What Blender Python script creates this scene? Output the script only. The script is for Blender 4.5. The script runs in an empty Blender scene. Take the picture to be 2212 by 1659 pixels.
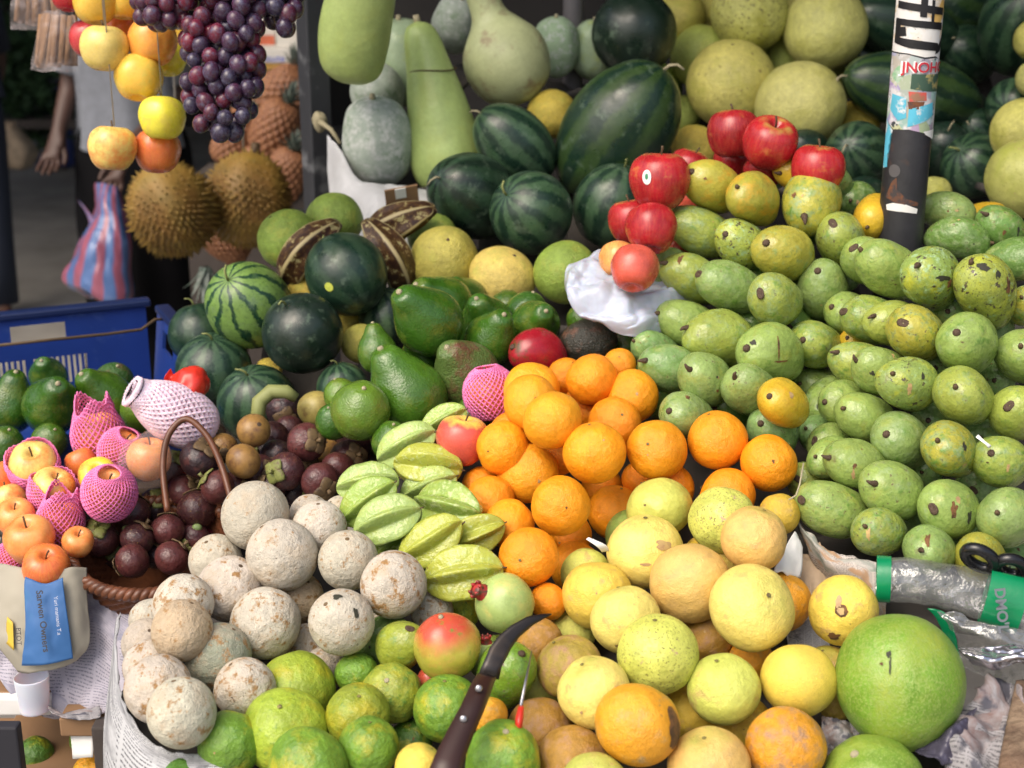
import bpy, bmesh, math, random
from mathutils import Vector, Matrix, noise, Quaternion
random.seed(7)
scene = bpy.context.scene
COL = scene.collection
PI = math.pi
# ------------------------------------------------------------------ camera frame
# photo coordinates are given on a 2212 x 1659 grid; F is the focal length on that grid
PW, PH, F = 2212.0, 1659.0, 3039.0
PITCH = math.radians(17.4)
CAMPOS = Vector((0, 0, 1.6))
RT = Vector((1, 0, 0))
FW = Vector((0, math.cos(PITCH), -math.sin(PITCH)))
UP = Vector((0, math.sin(PITCH), math.cos(PITCH)))

def at(x, y, d):
    return CAMPOS + d * (FW + RT * ((x - PW / 2) / F) + UP * ((PH / 2 - y) / F))

def link(o):
    COL.objects.link(o)
    return o

def tag(o, label=None, cat=None, group=None, kind=None):
    if label: o['label'] = label
    if cat: o['category'] = cat
    if group: o['group'] = group
    if kind: o['kind'] = kind
    return o

def obj(name, mesh, mat=None, parent=None):
    o = bpy.data.objects.new(name, mesh)
    link(o)
    if mat and len(mesh.materials) == 0: mesh.materials.append(mat)
    if parent: o.parent = parent
    return o

def empty(name, loc=(0, 0, 0), rot=None):
    o = bpy.data.objects.new(name, None)
    o.empty_display_size = 0.05
    link(o)
    o.location = loc
    if rot is not None:
        o.rotation_mode = 'QUATERNION'
        o.rotation_quaternion = rot
    return o

def smooth(me):
    for p in me.polygons: p.use_smooth = True
    return me

def mesh_from(name, V, Fc, mat=None, sm=True):
    me = bpy.data.meshes.new(name)
    me.from_pydata([tuple(v) for v in V], [], Fc)
    me.update()
    if sm: smooth(me)
    if mat: me.materials.append(mat)
    return me

# ------------------------------------------------------------------ materials
class NT:
    def __init__(s, name):
        s.m = bpy.data.materials.new(name)
        s.m.use_nodes = True
        s.t = s.m.node_tree
        s.b = s.t.nodes['Principled BSDF']
        s.out = s.t.nodes['Material Output']
        s._co = None
    def n(s, typ, **kw):
        nd = s.t.nodes.new(typ)
        for k, v in kw.items():
            if hasattr(nd, k) and not k.startswith('i_'): setattr(nd, k, v)
        return nd
    def l(s, a, b): s.t.links.new(a, b)
    def put(s, sock, v):
        if isinstance(v, bpy.types.NodeSocket): s.l(v, sock)
        elif isinstance(v, (tuple, list)) and len(v) == 3 and sock.type == 'RGBA': sock.default_value = (*v, 1)
        else: sock.default_value = v
    def obj_co(s, rnd=True):
        if s._co is None:
            tc = s.n('ShaderNodeTexCoord')
            s.raw = tc.outputs['Object']
            if rnd:
                oi = s.n('ShaderNodeObjectInfo')
                s.oi = oi
                mu = s.n('ShaderNodeMath', operation='MULTIPLY'); s.l(oi.outputs['Random'], mu.inputs[0]); mu.inputs[1].default_value = 93.0
                cb = s.n('ShaderNodeCombineXYZ')
                for i in range(3): s.l(mu.outputs[0], cb.inputs[i])
                ad = s.n('ShaderNodeVectorMath', operation='ADD')
                s.l(s.raw, ad.inputs[0]); s.l(cb.outputs[0], ad.inputs[1])
                s._co = ad.outputs[0]
            else:
                s._co = s.raw
        return s._co
    def noise(s, scale, detail=3, rough=0.55, co=None, dist=0.0):
        nd = s.n('ShaderNodeTexNoise')
        s.l(co or s.obj_co(), nd.inputs['Vector'])
        nd.inputs['Scale'].default_value = scale; nd.inputs['Detail'].default_value = detail
        nd.inputs['Roughness'].default_value = rough; nd.inputs['Distortion'].default_value = dist
        return nd.outputs['Fac']
    def voro(s, scale, co=None, feature='F1', out='Distance'):
        nd = s.n('ShaderNodeTexVoronoi', feature=feature)
        s.l(co or s.obj_co(), nd.inputs['Vector']); nd.inputs['Scale'].default_value = scale
        return nd.outputs[out]
    def ramp(s, fac, lo, hi, a=0.0, b=1.0):
        nd = s.n('ShaderNodeMapRange', clamp=True)
        s.put(nd.inputs[0], fac)
        nd.inputs[1].default_value = lo; nd.inputs[2].default_value = hi
        nd.inputs[3].default_value = a; nd.inputs[4].default_value = b
        return nd.outputs[0]
    def math(s, op, a, b=None, c=None):
        nd = s.n('ShaderNodeMath', operation=op)
        s.put(nd.inputs[0], a)
        if b is not None: s.put(nd.inputs[1], b)
        if c is not None: s.put(nd.inputs[2], c)
        return nd.outputs[0]
    def mix(s, fac, a, b, blend='MIX'):
        nd = s.n('ShaderNodeMix', data_type='RGBA', blend_type=blend)
        s.put(nd.inputs[0], fac); s.put(nd.inputs[6], a); s.put(nd.inputs[7], b)
        return nd.outputs[2]
    def bump(s, h, strength, dist=0.02, prev=None):
        nd = s.n('ShaderNodeBump')
        s.put(nd.inputs['Height'], h); nd.inputs['Strength'].default_value = strength
        nd.inputs['Distance'].default_value = dist
        if prev is not None: s.l(prev, nd.inputs['Normal'])
        return nd.outputs[0]
    def set(s, **kw):
        for k, v in kw.items(): s.put(s.b.inputs[k.replace('_', ' ')], v)
        return s.m
    def sep(s, v):
        nd = s.n('ShaderNodeSeparateXYZ'); s.l(v, nd.inputs[0]); return nd.outputs

def fruit_mat(name, col2=None, m2=(1.6, .5, .7), spots=(), pores=None, rough=.38, spec=.5, var=.14,
              lumps=None, pole=None, sheen=None, sss=0.0, coat=0.0, streak=None, col=None, mott=.10):
    """skin whose main colour is the fruit's own colour; patches, specks and pores are procedural"""
    T = NT(name); co = T.obj_co()
    base = T.oi.outputs['Color'] if col is None else col
    br = T.ramp(T.noise(1.3, 4), .3, .7, 1 - var, 1 + var)
    c = T.mix(1.0, base, br, 'MULTIPLY')
    c = T.mix(1.0, c, T.ramp(T.noise(7, 6, .72), .3, .7, 1 - mott, 1 + mott), 'MULTIPLY')
    if col2: c = T.mix(T.ramp(T.noise(m2[0], 5, .66), m2[1], m2[2]), c, col2)
    if streak:   # thin meridian streaks (colour, count, amount)
        x = T.sep(T.raw)
        a = T.math('ARCTAN2', x[1], x[0])
        cb = T.n('ShaderNodeCombineXYZ'); T.l(T.math('MULTIPLY', a, streak[1]), cb.inputs[0]); T.l(x[2], cb.inputs[1]); T.l(T.oi.outputs['Random'], cb.inputs[2])
        c = T.mix(T.ramp(T.noise(2.0, 4, .7, cb.outputs[0]), .45, .7, 0, streak[2]), c, streak[0])
    if pole:     # (colour, z lo, z hi) in the fruit's own axis
        z = T.sep(T.raw)[2]
        zz = T.math('ADD', z, T.math('MULTIPLY', T.noise(2.2, 3), .5))
        c = T.mix(T.ramp(zz, pole[1] + .25, pole[2] + .25), c, pole[0])
    nsp = 0
    for (sc, scale, lo, hi, kind) in spots:
        f = T.noise(scale, 5, .7) if kind == 'n' else T.voro(scale)
        if kind == 'n': nsp += 1; f = T.math('ADD', f, T.math('MULTIPLY', T.math('SUBTRACT', T.math('FRACT', T.math('MULTIPLY', T.oi.outputs['Random'], 7.31 * nsp)), .5), .085))
        if kind == 'v':
            f = T.ramp(f, lo, hi, 1, 0)
            f = T.math('MULTIPLY', f, T.ramp(T.noise(2.5, 2), .45, .6))
        else: f = T.ramp(f, lo, hi)
        c = T.mix(f, c, sc)
    T.put(T.b.inputs['Base Color'], c)
    nrm = None
    if lumps: nrm = T.bump(T.noise(lumps[0], 3), lumps[1], .014)
    if pores: nrm = T.bump(T.noise(pores[0], 2, .5), pores[1], .0028, nrm)
    if nrm is not None: T.l(nrm, T.b.inputs['Normal'])
    rr = T.ramp(T.noise(4, 3), .3, .7, max(.05, rough - .08), rough + .1)
    T.put(T.b.inputs['Roughness'], rr)
    T.set(Specular_IOR_Level=spec)
    if coat: T.set(Coat_Weight=coat, Coat_Roughness=.12)
    if sss: T.set(Subsurface_Weight=sss, Subsurface_Radius=(.3, .25, .08), Subsurface_Scale=.02)
    return T.m

def plain(name, col, rough=.5, metal=0.0, var=.15, scale=6, bump=0.0, spec=.5, col2=None, m2=(3, .5, .65)):
    T = NT(name); T.obj_co()
    c = T.mix(1.0, col, T.ramp(T.noise(scale, 4), .3, .7, 1 - var, 1 + var), 'MULTIPLY')
    if col2: c = T.mix(T.ramp(T.noise(m2[0], 4, .65), m2[1], m2[2]), c, col2)
    T.put(T.b.inputs['Base Color'], c)
    if bump: T.l(T.bump(T.noise(scale * 4, 4), bump, .008), T.b.inputs['Normal'])
    return T.set(Roughness=rough, Metallic=metal, Specular_IOR_Level=spec)

def tinted(name, rough=.5, bump=0.0, scale=8):
    T = NT(name); T.obj_co()
    c = T.mix(1.0, T.oi.outputs['Color'], T.ramp(T.noise(scale, 4), .3, .7, .8, 1.15), 'MULTIPLY')
    T.put(T.b.inputs['Base Color'], c)
    if bump: T.l(T.bump(T.noise(scale * 3, 4), bump, .05), T.b.inputs['Normal'])
    return T.set(Roughness=rough)

def melon_mat(name, dark, n=10, width=.0, edge=.35, jag=.55, rough=.32):
    """watermelon rind: the object colour with darker jagged stripes running pole to pole"""
    T = NT(name); co = T.obj_co()
    x = T.sep(T.raw)
    a = T.math('ARCTAN2', x[1], x[0])
    nz = T.math('SUBTRACT', T.noise(2.2, 5, .7), .5)
    a2 = T.math('ADD', T.math('MULTIPLY', a, float(n)), T.math('MULTIPLY', nz, jag * 9))
    s = T.math('SINE', a2)
    f = T.ramp(s, width - edge, width + edge)
    f = T.math('MULTIPLY', f, T.ramp(T.noise(9, 4, .7), .25, .5, .55, 1))
    base = T.mix(1.0, T.oi.outputs['Color'], T.ramp(T.noise(1.4, 4), .3, .7, .75, 1.25), 'MULTIPLY')
    base = T.mix(T.ramp(T.noise(14, 4, .75), .5, .68, 0, .5), base, dark)   # veins between the stripes
    c = T.mix(f, base, dark)
    c = T.mix(T.ramp(T.noise(3.1, 5, .7), .56, .72, 0, .6), c, (.13, .19, .13))   # waxy bloom
    T.put(T.b.inputs['Base Color'], c)
    T.l(T.bump(T.noise(3, 2), .12, .008), T.b.inputs['Normal'])
    T.put(T.b.inputs['Roughness'], T.ramp(T.noise(4, 3), .3, .7, rough - .08, rough + .14))
    return T.m

M = {}
M['orange'] = fruit_mat('orange_peel', (.86, .36, .012), (1.5, .55, .8), pores=(34, .5), rough=.38, var=.13, lumps=(2, .35), mott=.09, pole=((.80, .30, .02), .8, 1.1),
                        spots=[((.45, .20, .03), 14, .71, .75, 'n')])
M['citrus'] = fruit_mat('grapefruit_peel', (.52, .34, .13), (2.1, .54, .74), pores=(30, .5), rough=.42, var=.12, lumps=(2.2, .3), pole=((.36, .42, .07), .75, 1.15),
                        spots=[((.30, .20, .09), 10, .65, .72, 'n'), ((.16, .11, .04), 26, .69, .73, 'n')])
M['speckled'] = fruit_mat('speckled_peel', (.36, .40, .07), (1.6, .5, .75), pores=(36, .16), rough=.42, lumps=(2.2, .3),
                          spots=[((.17, .15, .04), 17, .60, .66, 'n'), ((.42, .29, .16), 3.0, .66, .70, 'n')])
M['tipcitrus'] = fruit_mat('green_tipped_peel', (.52, .40, .10), (2.1, .56, .8), pores=(30, .5), rough=.42, pole=((.13, .30, .03), 1.02, 1.18), spots=[((.30, .20, .09), 12, .68, .74, 'n')])
M['russet'] = fruit_mat('russet_peel', (.40, .23, .12), (2.6, .46, .66), pores=(30, .5), rough=.48, var=.2, mott=.2, lumps=(2.2, .3),
                        spots=[((.20, .12, .06), 14, .63, .72, 'n')])
M['greenorange'] = fruit_mat('green_orange_peel', (.46, .40, .022), (.95, .50, .72), pores=(30, .3), rough=.38, var=.22, lumps=(2.5, .4),
                             mott=.16, spots=[((.22, .14, .03), 12, .66, .72, 'n'), ((.10, .23, .04), 5, .56, .72, 'n'), ((.40, .42, .12), 30, .66, .72, 'n')])
M['pomelo'] = fruit_mat('pomelo_peel', (.30, .37, .05), (1.1, .48, .72), pores=(38, .32), rough=.36, var=.16, lumps=(2, .3),
                        mott=.14, spots=[((.26, .36, .08), 26, .50, .60, 'n'), ((.22, .16, .06), 9, .74, .78, 'n')])
M['backpomelo'] = fruit_mat('yellow_pomelo_peel', (.42, .42, .07), (1.4, .5, .75), pores=(26, .9), rough=.42, var=.18, mott=.2, lumps=(2, .4),
                            spots=[((.18, .13, .04), 9, .645, .70, 'n'), ((.60, .55, .20), 30, .62, .70, 'n')])
M['spotpomelo'] = fruit_mat('spotted_pomelo_peel', (.34, .34, .05), (1.4, .5, .75), mott=.2, pores=(26, .9), rough=.45, lumps=(2, .4),
                            spots=[((.10, .08, .03), 11, .56, .62, 'n')])
M['mango'] = fruit_mat('mango_skin', (.31, .34, .05), (1.5, .54, .72), pores=(26, .06), rough=.3, var=.18, lumps=(2.4, .25), mott=.16, pole=((.11, .07, .03), 1.46, 1.6),
                       spots=[((.13, .24, .045), 2.4, .52, .68, 'n'), ((.26, .36, .16), 3.0, .52, .70, 'n'), ((.12, .09, .035), 6, .635, .68, 'n'), ((.07, .055, .025), 20, .655, .70, 'n'), ((.045, .03, .015), 9, .04, .09, 'v')])
M['scarmango'] = fruit_mat('scarred_mango_skin', (.40, .44, .05), (1.5, .48, .66), pores=(26, .06), rough=.3, lumps=(2.4, .25),
                           mott=.16, pole=((.11, .07, .03), 1.46, 1.6), spots=[((.33, .48, .24), 3.3, .55, .66, 'n'), ((.07, .055, .035), 3.6, .575, .605, 'n'), ((.06, .05, .02), 20, .62, .66, 'n'), ((.045, .03, .015), 12, .06, .11, 'v')])
M['goldmango'] = fruit_mat('ripening_mango_skin', (.58, .33, .03), (1.0, .50, .66), pores=(26, .06), rough=.32, lumps=(2.4, .2),
                           spots=[((.10, .06, .02), 13, .70, .74, 'n')])
M['blushmango'] = fruit_mat('blushed_mango_skin', (.60, .34, .08), (1.0, .46, .66), pores=(26, .05), rough=.24, pole=((.55, .085, .045), .25, .85),
                            spots=[((.16, .24, .03), 2.0, .56, .66, 'n'), ((.12, .05, .02), 13, .70, .74, 'n')])
M['redmango'] = fruit_mat('dark_red_mango_skin', (.05, .06, .015), (1.2, .52, .7), rough=.25, spots=[((.22, .12, .05), 18, .70, .76, 'n')])
M['avocado'] = fruit_mat('avocado_skin', (.13, .17, .02), (1.2, .5, .75), pores=(18, .35), rough=.2, var=.2, mott=.14, lumps=(2.6, .2), coat=.25,
                         spots=[((.05, .045, .015), 16, .66, .72, 'n'), ((.14, .2, .05), 26, .66, .7, 'n')])
M['dullavocado'] = fruit_mat('brown_green_avocado_skin', (.14, .06, .035), (1.3, .50, .66), pores=(18, .8), rough=.35, mott=.2, lumps=(2.6, .25),
                             spots=[((.05, .05, .02), 15, .62, .70, 'n')])
M['wood_apple'] = fruit_mat('wood_apple_shell', (.47, .385, .275), (1.4, .48, .72), pores=(24, .4), rough=.8, spec=.2, var=.12, lumps=(3, .4), mott=.16,
                            spots=[((.33, .19, .075), 2.6, .55, .64, 'n'), ((.10, .07, .045), 7, .665, .69, 'n'), ((.15, .10, .06), 22, .65, .70, 'n'), ((.62, .57, .49), 40, .60, .70, 'n')])
M['starfruit'] = fruit_mat('star_fruit_skin', (.36, .42, .08), (1.3, .5, .75), rough=.22, var=.12, lumps=(4, .2), pores=(16, .07), sss=.15,
                           spots=[((.24, .14, .03), 7, .645, .70, 'n'), ((.48, .56, .24), 4, .54, .68, 'n')])
M['patchapple'] = fruit_mat('yellow_patched_apple_skin', (.62, .12, .06), (.9, .60, .78), rough=.25, var=.15, pole=((.80, .55, .10), .62, .85))
M['redapple'] = fruit_mat('red_apple_skin', (.62, .30, .07), (.9, .60, .78), rough=.25, var=.25,
                          streak=((.55, .09, .05), 9, .5), spots=[((.6, .28, .16), 42, .69, .73, 'n')], pole=((.42, .30, .07), .80, 1.0))
M['peachapple'] = fruit_mat('peach_apple_skin', (.78, .20, .045), (.85, .47, .66), rough=.27, var=.1,
                            streak=((.80, .34, .06), 7, .5), spots=[((.5, .25, .06), 30, .72, .75, 'n')])
M['goldapple'] = fruit_mat('golden_apple_skin', (.70, .56, .10), (1.1, .5, .7), rough=.28, var=.1,
                           spots=[((.4, .25, .06), 30, .72, .75, 'n')])
M['mangosteen'] = fruit_mat('mangosteen_skin', (.11, .035, .03), (1.6, .50, .72), rough=.32, var=.3, mott=.22, pores=(20, .12), lumps=(2.5, .2),
                            spots=[((.26, .16, .06), 9, .63, .69, 'n'), ((.035, .02, .018), 5, .58, .66, 'n')])
M['tanfruit'] = fruit_mat('tan_fruit_skin', (.13, .06, .03), (1.6, .5, .72), rough=.4, var=.2, spots=[((.10, .05, .03), 9, .64, .7, 'n')])
M['gourd'] = fruit_mat('gourd_skin', (.36, .44, .12), (1.2, .5, .75), rough=.42, var=.1, lumps=(2, .2),
                       spots=[((.25, .18, .07), 9, .69, .74, 'n'), ((.20, .30, .08), 25, .64, .7, 'n')])
M['patchgourd'] = fruit_mat('patchy_gourd_skin', (.27, .22, .12), (1.6, .53, .66), rough=.5, spots=[((.14, .09, .05), 13, .64, .7, 'n')])
M['waxgourd'] = fruit_mat('wax_gourd_skin', (.17, .25, .15), (1.8, .52, .72), rough=.62, spec=.3, var=.12,
                          spots=[((.50, .53, .50), 4, .48, .64, 'n'), ((.22, .20, .10), 9, .70, .76, 'n')])
M['melon_dark'] = melon_mat('dark_watermelon_rind', (.008, .020, .012), 9, .1, .6)
M['melon'] = melon_mat('striped_watermelon_rind', (.010, .030, .018), 10, .05, .45)
M['melon_light'] = melon_mat('light_watermelon_rind', (.010, .045, .022), 11, .52, .20, 1.0)
M['grape'] = fruit_mat('grape_skin', (.10, .10, .16), (1.5, .48, .72), rough=.28, var=.25, sss=.1,
                       spots=[((.16, .13, .18), 4, .60, .75, 'n')])
M['stem'] = plain('stem_brown', (.09, .055, .025), .7, bump=.3)
M['stemgreen'] = plain('stem_green', (.22, .24, .08), .6)
M['stempale'] = plain('stem_pale', (.36, .32, .20), .7, bump=.3)
M['buttonolive'] = plain('stem_button_olive', (.20, .18, .05), .7, col2=(.10, .07, .03), m2=(8, .45, .6))
M['scar'] = plain('stem_scar', (.075, .045, .026), .65, bump=.4)
M['sepal'] = plain('sepal_green', (.18, .20, .05), .6, col2=(.10, .07, .03))
M['seppale'] = plain('sepal_dry', (.14, .09, .04), .7, col2=(.07, .045, .025))
M['nub'] = plain('pale_nub', (.20, .28, .10), .5)
M['crown'] = plain('pomegranate_crown_red', (.40, .03, .03), .45, col2=(.10, .045, .03), m2=(3.5, .46, .58))
M['white'] = plain('white_sticker', (.75, .75, .72), .4, var=.05)
M['green_ink'] = plain('green_ink', (.05, .25, .12), .4)
M['yellowsticker'] = plain('yellow_sticker', (.5, .55, .08), .5)

# ------------------------------------------------------------------ fruit meshes (unit size, stem towards +z)
def lathe(name, prof, nseg=36, nr=26, mod=None, seed=0, amp=0.0, nscale=1.1, bend=0.0):
    V, Fc = [], []
    for i in range(nr + 1):
        t = i / nr
        r, z = prof(t)
        if i in (0, nr):
            V.append(Vector((0, 0, z))); continue
        for j in range(nseg):
            a = 2 * PI * j / nseg
            k = mod(a, t) if mod else 1.0
            V.append(Vector((r * k * math.cos(a), r * k * math.sin(a), z)))
    idx = lambda i, j: 0 if i == 0 else (1 + (nr - 1) * nseg if i == nr else 1 + (i - 1) * nseg + j % nseg)
    for i in range(nr):
        for j in range(nseg):
            q = []
            for v in (idx(i, j), idx(i, j + 1), idx(i + 1, j + 1), idx(i + 1, j)):
                if v not in q: q.append(v)
            Fc.append(q)
    off = Vector((seed * 7.3, seed * 3.1, seed * 5.7))
    for v in V:
        if amp:
            f = noise.noise(v * nscale + off) * amp + noise.noise(v * nscale * 2.3 + off) * amp * .4
            v += v.normalized() * f if v.length > .05 else Vector()
        if bend: v.x += bend * (v.z * v.z)
    return mesh_from(name, V, Fc)

def sph(oblate=1.0, dimple=.0, base=.0, k=1.0, p=1.0):
    def f(t):
        a = PI * t
        r = math.sin(a) ** p
        z = -math.cos(a) * oblate
        if dimple and t > .5: z -= dimple * math.exp(-(r / .22) ** 2)
        if base and t < .5: z += base * math.exp(-(r / .2) ** 2)
        return r, z
    return f

def spline(pts):
    """profile through (r, z) points, Catmull-Rom"""
    P = [Vector((p[0], p[1], 0)) for p in pts]
    P = [P[0] * 2 - P[1]] + P + [P[-1] * 2 - P[-2]]
    n = len(pts) - 1
    def f(t):
        u = min(t * n, n - 1e-6); i = int(u); u -= i
        a, b, c, d = P[i:i + 4]
        v = .5 * ((2 * b) + (c - a) * u + (2 * a - 5 * b + 4 * c - d) * u * u + (3 * b - a - 3 * c + d) * u ** 3)
        return max(v.x, 0), v.y
    return f

def tube(name, pts, rad, seg=8, mat=None, caps=True):
    """tapered tube along points; rad number or list"""
    P = [Vector(p) for p in pts]; n = len(P)
    R = rad if isinstance(rad, (list, tuple)) else [rad] * n
    V, Fc = [], []
    t0 = (P[1] - P[0]).normalized()
    nrm = t0.orthogonal().normalized()
    for i, p in enumerate(P):
        t = (P[min(i + 1, n - 1)] - P[max(i - 1, 0)]).normalized()
        nrm = (nrm - t * nrm.dot(t)).normalized()
        b = t.cross(nrm)
        for j in range(seg):
            a = 2 * PI * j / seg
            V.append(p + (nrm * math.cos(a) + b * math.sin(a)) * R[i])
    for i in range(n - 1):
        for j in range(seg):
            Fc.append((i * seg + j, i * seg + (j + 1) % seg, (i + 1) * seg + (j + 1) % seg, (i + 1) * seg + j))
    if caps:
        Fc.append(tuple(range(seg))[::-1]); Fc.append(tuple((n - 1) * seg + j for j in range(seg)))
    return mesh_from(name, V, Fc, mat)

def join(name, meshes, mats=None, sm=True):
    V, Fc, mi, ml = [], [], [], []
    for me in meshes:
        o = len(V)
        V += [v.co.copy() for v in me.vertices]
        for p in me.polygons:
            Fc.append(tuple(o + i for i in p.vertices))
            m = me.materials[p.material_index] if me.materials else None
            if m not in ml: ml.append(m)
            mi.append(ml.index(m))
    out = mesh_from(name, V, Fc, None, sm)
    if ml and ml != [None]:
        for m in ml: out.materials.append(m)
        for p, i in zip(out.polygons, mi): p.material_index = i
    return out

def box(name, size, loc=(0, 0, 0), mat=None, bevel=0.0):
    bm = bmesh.new()
    bmesh.ops.create_cube(bm, size=1)
    for v in bm.verts: v.co = Vector((v.co.x * size[0] + loc[0], v.co.y * size[1] + loc[1], v.co.z * size[2] + loc[2]))
    if bevel: bmesh.ops.bevel(bm, geom=bm.edges[:], offset=bevel, segments=2, affect='EDGES', profile=.5)
    me = bpy.data.meshes.new(name); bm.to_mesh(me); bm.free()
    if mat: me.materials.append(mat)
    return me

def disc(name, r, z, mat=None, seg=12, h=.03):
    f = spline([(0, z - h * 2), (r, z - h), (r * .9, z + h * .4), (r * .5, z + h), (0, z + h * .8)])
    me = lathe(name, f, seg, 8)
    if mat: me.materials.append(mat)
    return me

def mango_prof(t):
    a = PI * t
    z = -math.cos(a)
    r = math.sin(a) ** .92
    r *= 1 + .07 * z           # a little fuller towards the stem
    return r, z * 1.46

BASE = {}
def reg(kind, meshes, k=1.0, parts=()):
    BASE[kind] = dict(meshes=meshes, k=k, parts=list(parts))

def curl(pts, r0, r1, mat, name='stem'):
    n = len(pts)
    return tube(name, pts, [r0 + (r1 - r0) * i / (n - 1) for i in range(n)], 7, mat)

citrus_m = [lathe('citrus%d' % s, sph(.93 + .02 * s, .05 + .01 * s, .03), 40, 28, lambda a, t, s=s: 1 + .02 * math.cos(2 * a + s), s, .042, 1.0) for s in range(5)]
reg('citrus', citrus_m, 1.0, [('stem_button', disc('stem_button', .055, .935, M['buttonolive'], 10, .008))])
reg('orange', [lathe('orange%d' % s, sph(.94 + .02 * s, .05, .04), 40, 28, lambda a, t, s=s: 1 + .015 * math.cos(2 * a + s), s + 9, .034) for s in range(4)], 1.0,
    [('stem_button', disc('stem_button', .05, .955, M['buttonolive'], 10, .008))])
reg('lumpy', [lathe('lumpy_citrus%d' % s, sph(.98, .08, .0), 44, 30,
     lambda a, t: 1 + .025 * math.cos(8 * a) * math.sin(PI * t) + (.05 * math.cos(5 * a) * max(0, t - .6) * 2), s + 20, .05) for s in range(3)], 1.0,
    [('stem_button', disc('stem_button', .09, .915, M['stempale'], 10, .03))])
pom_prof = spline([(0, -.98), (.30, -.97), (.66, -.80), (.93, -.42), (1.0, -.05), (.93, .36), (.74, .74), (.48, 1.0), (.20, 1.11), (0, 1.10)])
reg('pomelo', [lathe('pomelo%d' % s, pom_prof, 44, 30, None, s + 30, .03) for s in range(2)], 1.05,
    [('stem', tube('stem', [(0, 0, 1.06), (.01, 0, 1.14)], [.06, .045], 8, M['stem']))])
reg('roundpomelo', [lathe('round_pomelo%d' % s, sph(.97, .02, .03), 40, 28, None, s + 33, .035) for s in range(4)], 1.0,
    [('stem_scar', disc('stem_scar', .06, .94, M['scar'], 10, .02))])
reg('mango', [lathe('mango%d' % s, mango_prof, 36, 28, lambda a, t: 1 + .05 * math.cos(2 * a), s + 40, .05, .9, .04 + .03 * s) for s in range(5)], 1.46,
    [('stem_end', tube('stem_end', [(.09, 0, 1.40), (.09, .005, 1.50), (.085, 0, 1.53)], [.165, .12, .06], 9, M['scar']))])
avo = spline([(0, -1.0), (.34, -.96), (.74, -.68), (.96, -.22), (.96, .22), (.78, .66), (.56, 1.02), (.42, 1.30), (.28, 1.46), (0, 1.50)])
reg('avocado', [lathe('avocado%d' % s, avo, 38, 30, None, s + 50, .04, .8, .06) for s in range(4)], 1.25,
    [('stem_end', tube('stem_end', [(.13, 0, 1.44), (.14, 0, 1.56)], [.10, .075], 9, M['stempale']))])
ovalp = spline([(0, -1.05), (.36, -1.0), (.78, -.68), (1.0, -.12), (.95, .35), (.70, .78), (.40, 1.04), (.18, 1.12), (0, 1.12)])
reg('roundavo', [lathe('round_avocado%d' % s, ovalp, 38, 28, None, s + 55, .05) for s in range(3)], 1.1,
    [('stem_end', tube('stem_end', [(0, 0, 1.08), (.01, 0, 1.18)], [.09, .07], 9, M['stempale']))])
reg('wood_apple', [lathe('wood_apple%d' % s, sph(1.03, .02, .02), 40, 28, None, s + 60, .025) for s in range(5)], 1.0,
    [('stem_scar', disc('stem_scar', .08, 1.005, M['seppale'], 10, .015))])
apple_p = spline([(0, -.74), (.16, -.80), (.42, -.90), (.76, -.66), (.97, -.18), (1.0, .22), (.86, .62), (.56, .84), (.30, .84), (.12, .68), (0, .58)])
reg('apple', [lathe('apple%d' % s, apple_p, 40, 30, lambda a, t: 1 + .03 * math.cos(5 * a + .4) * (1 - t), s + 70, .03) for s in range(4)], .9,
    [('stem', curl([(0, 0, .56), (.02, .01, .78), (.07, .02, .98), (.13, .02, 1.12)], .035, .045, M['stem']))])
def star_mod(a, t):
    w = (1 - abs(math.sin(2.5 * a))) ** .85
    return .50 + .50 * w
star_p = spline([(0, -1.42), (.22, -1.38), (.60, -1.08), (.90, -.6), (1.0, -.05), (.95, .45), (.74, .92), (.40, 1.25), (.12, 1.38), (0, 1.38)])
reg('starfruit', [lathe('star_fruit%d' % s, star_p, 80, 30, star_mod, s + 80, .07, .9, .03 * s) for s in range(3)], 1.36,
    [('stem', tube('stem', [(0, 0, 1.32), (.03, 0, 1.52)], [.04, .03], 6, M['stem']))])
reg('melon', [lathe('watermelon%d' % s, sph(1.0, .03, .02), 44, 30, None, s + 90, .02) for s in range(3)], 1.0,
    [('stem', curl([(0, 0, .95), (.03, 0, 1.08), (.12, .03, 1.18), (.25, .04, 1.20)], .035, .022, M['stemgreen']))])
reg('longmelon', [lathe('long_watermelon%d' % s, spline([(0, -1.45), (.32, -1.40), (.74, -1.02), (.98, -.42), (1.0, .2), (.88, .75), (.58, 1.22), (.24, 1.43), (0, 1.45)]), 44, 32, None, s + 95, .03) for s in range(2)], 1.4,
    [('stem', curl([(0, 0, 1.40), (.04, 0, 1.56), (.15, .03, 1.66), (.30, .04, 1.66)], .035, .02, M['stempale']))])

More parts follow.
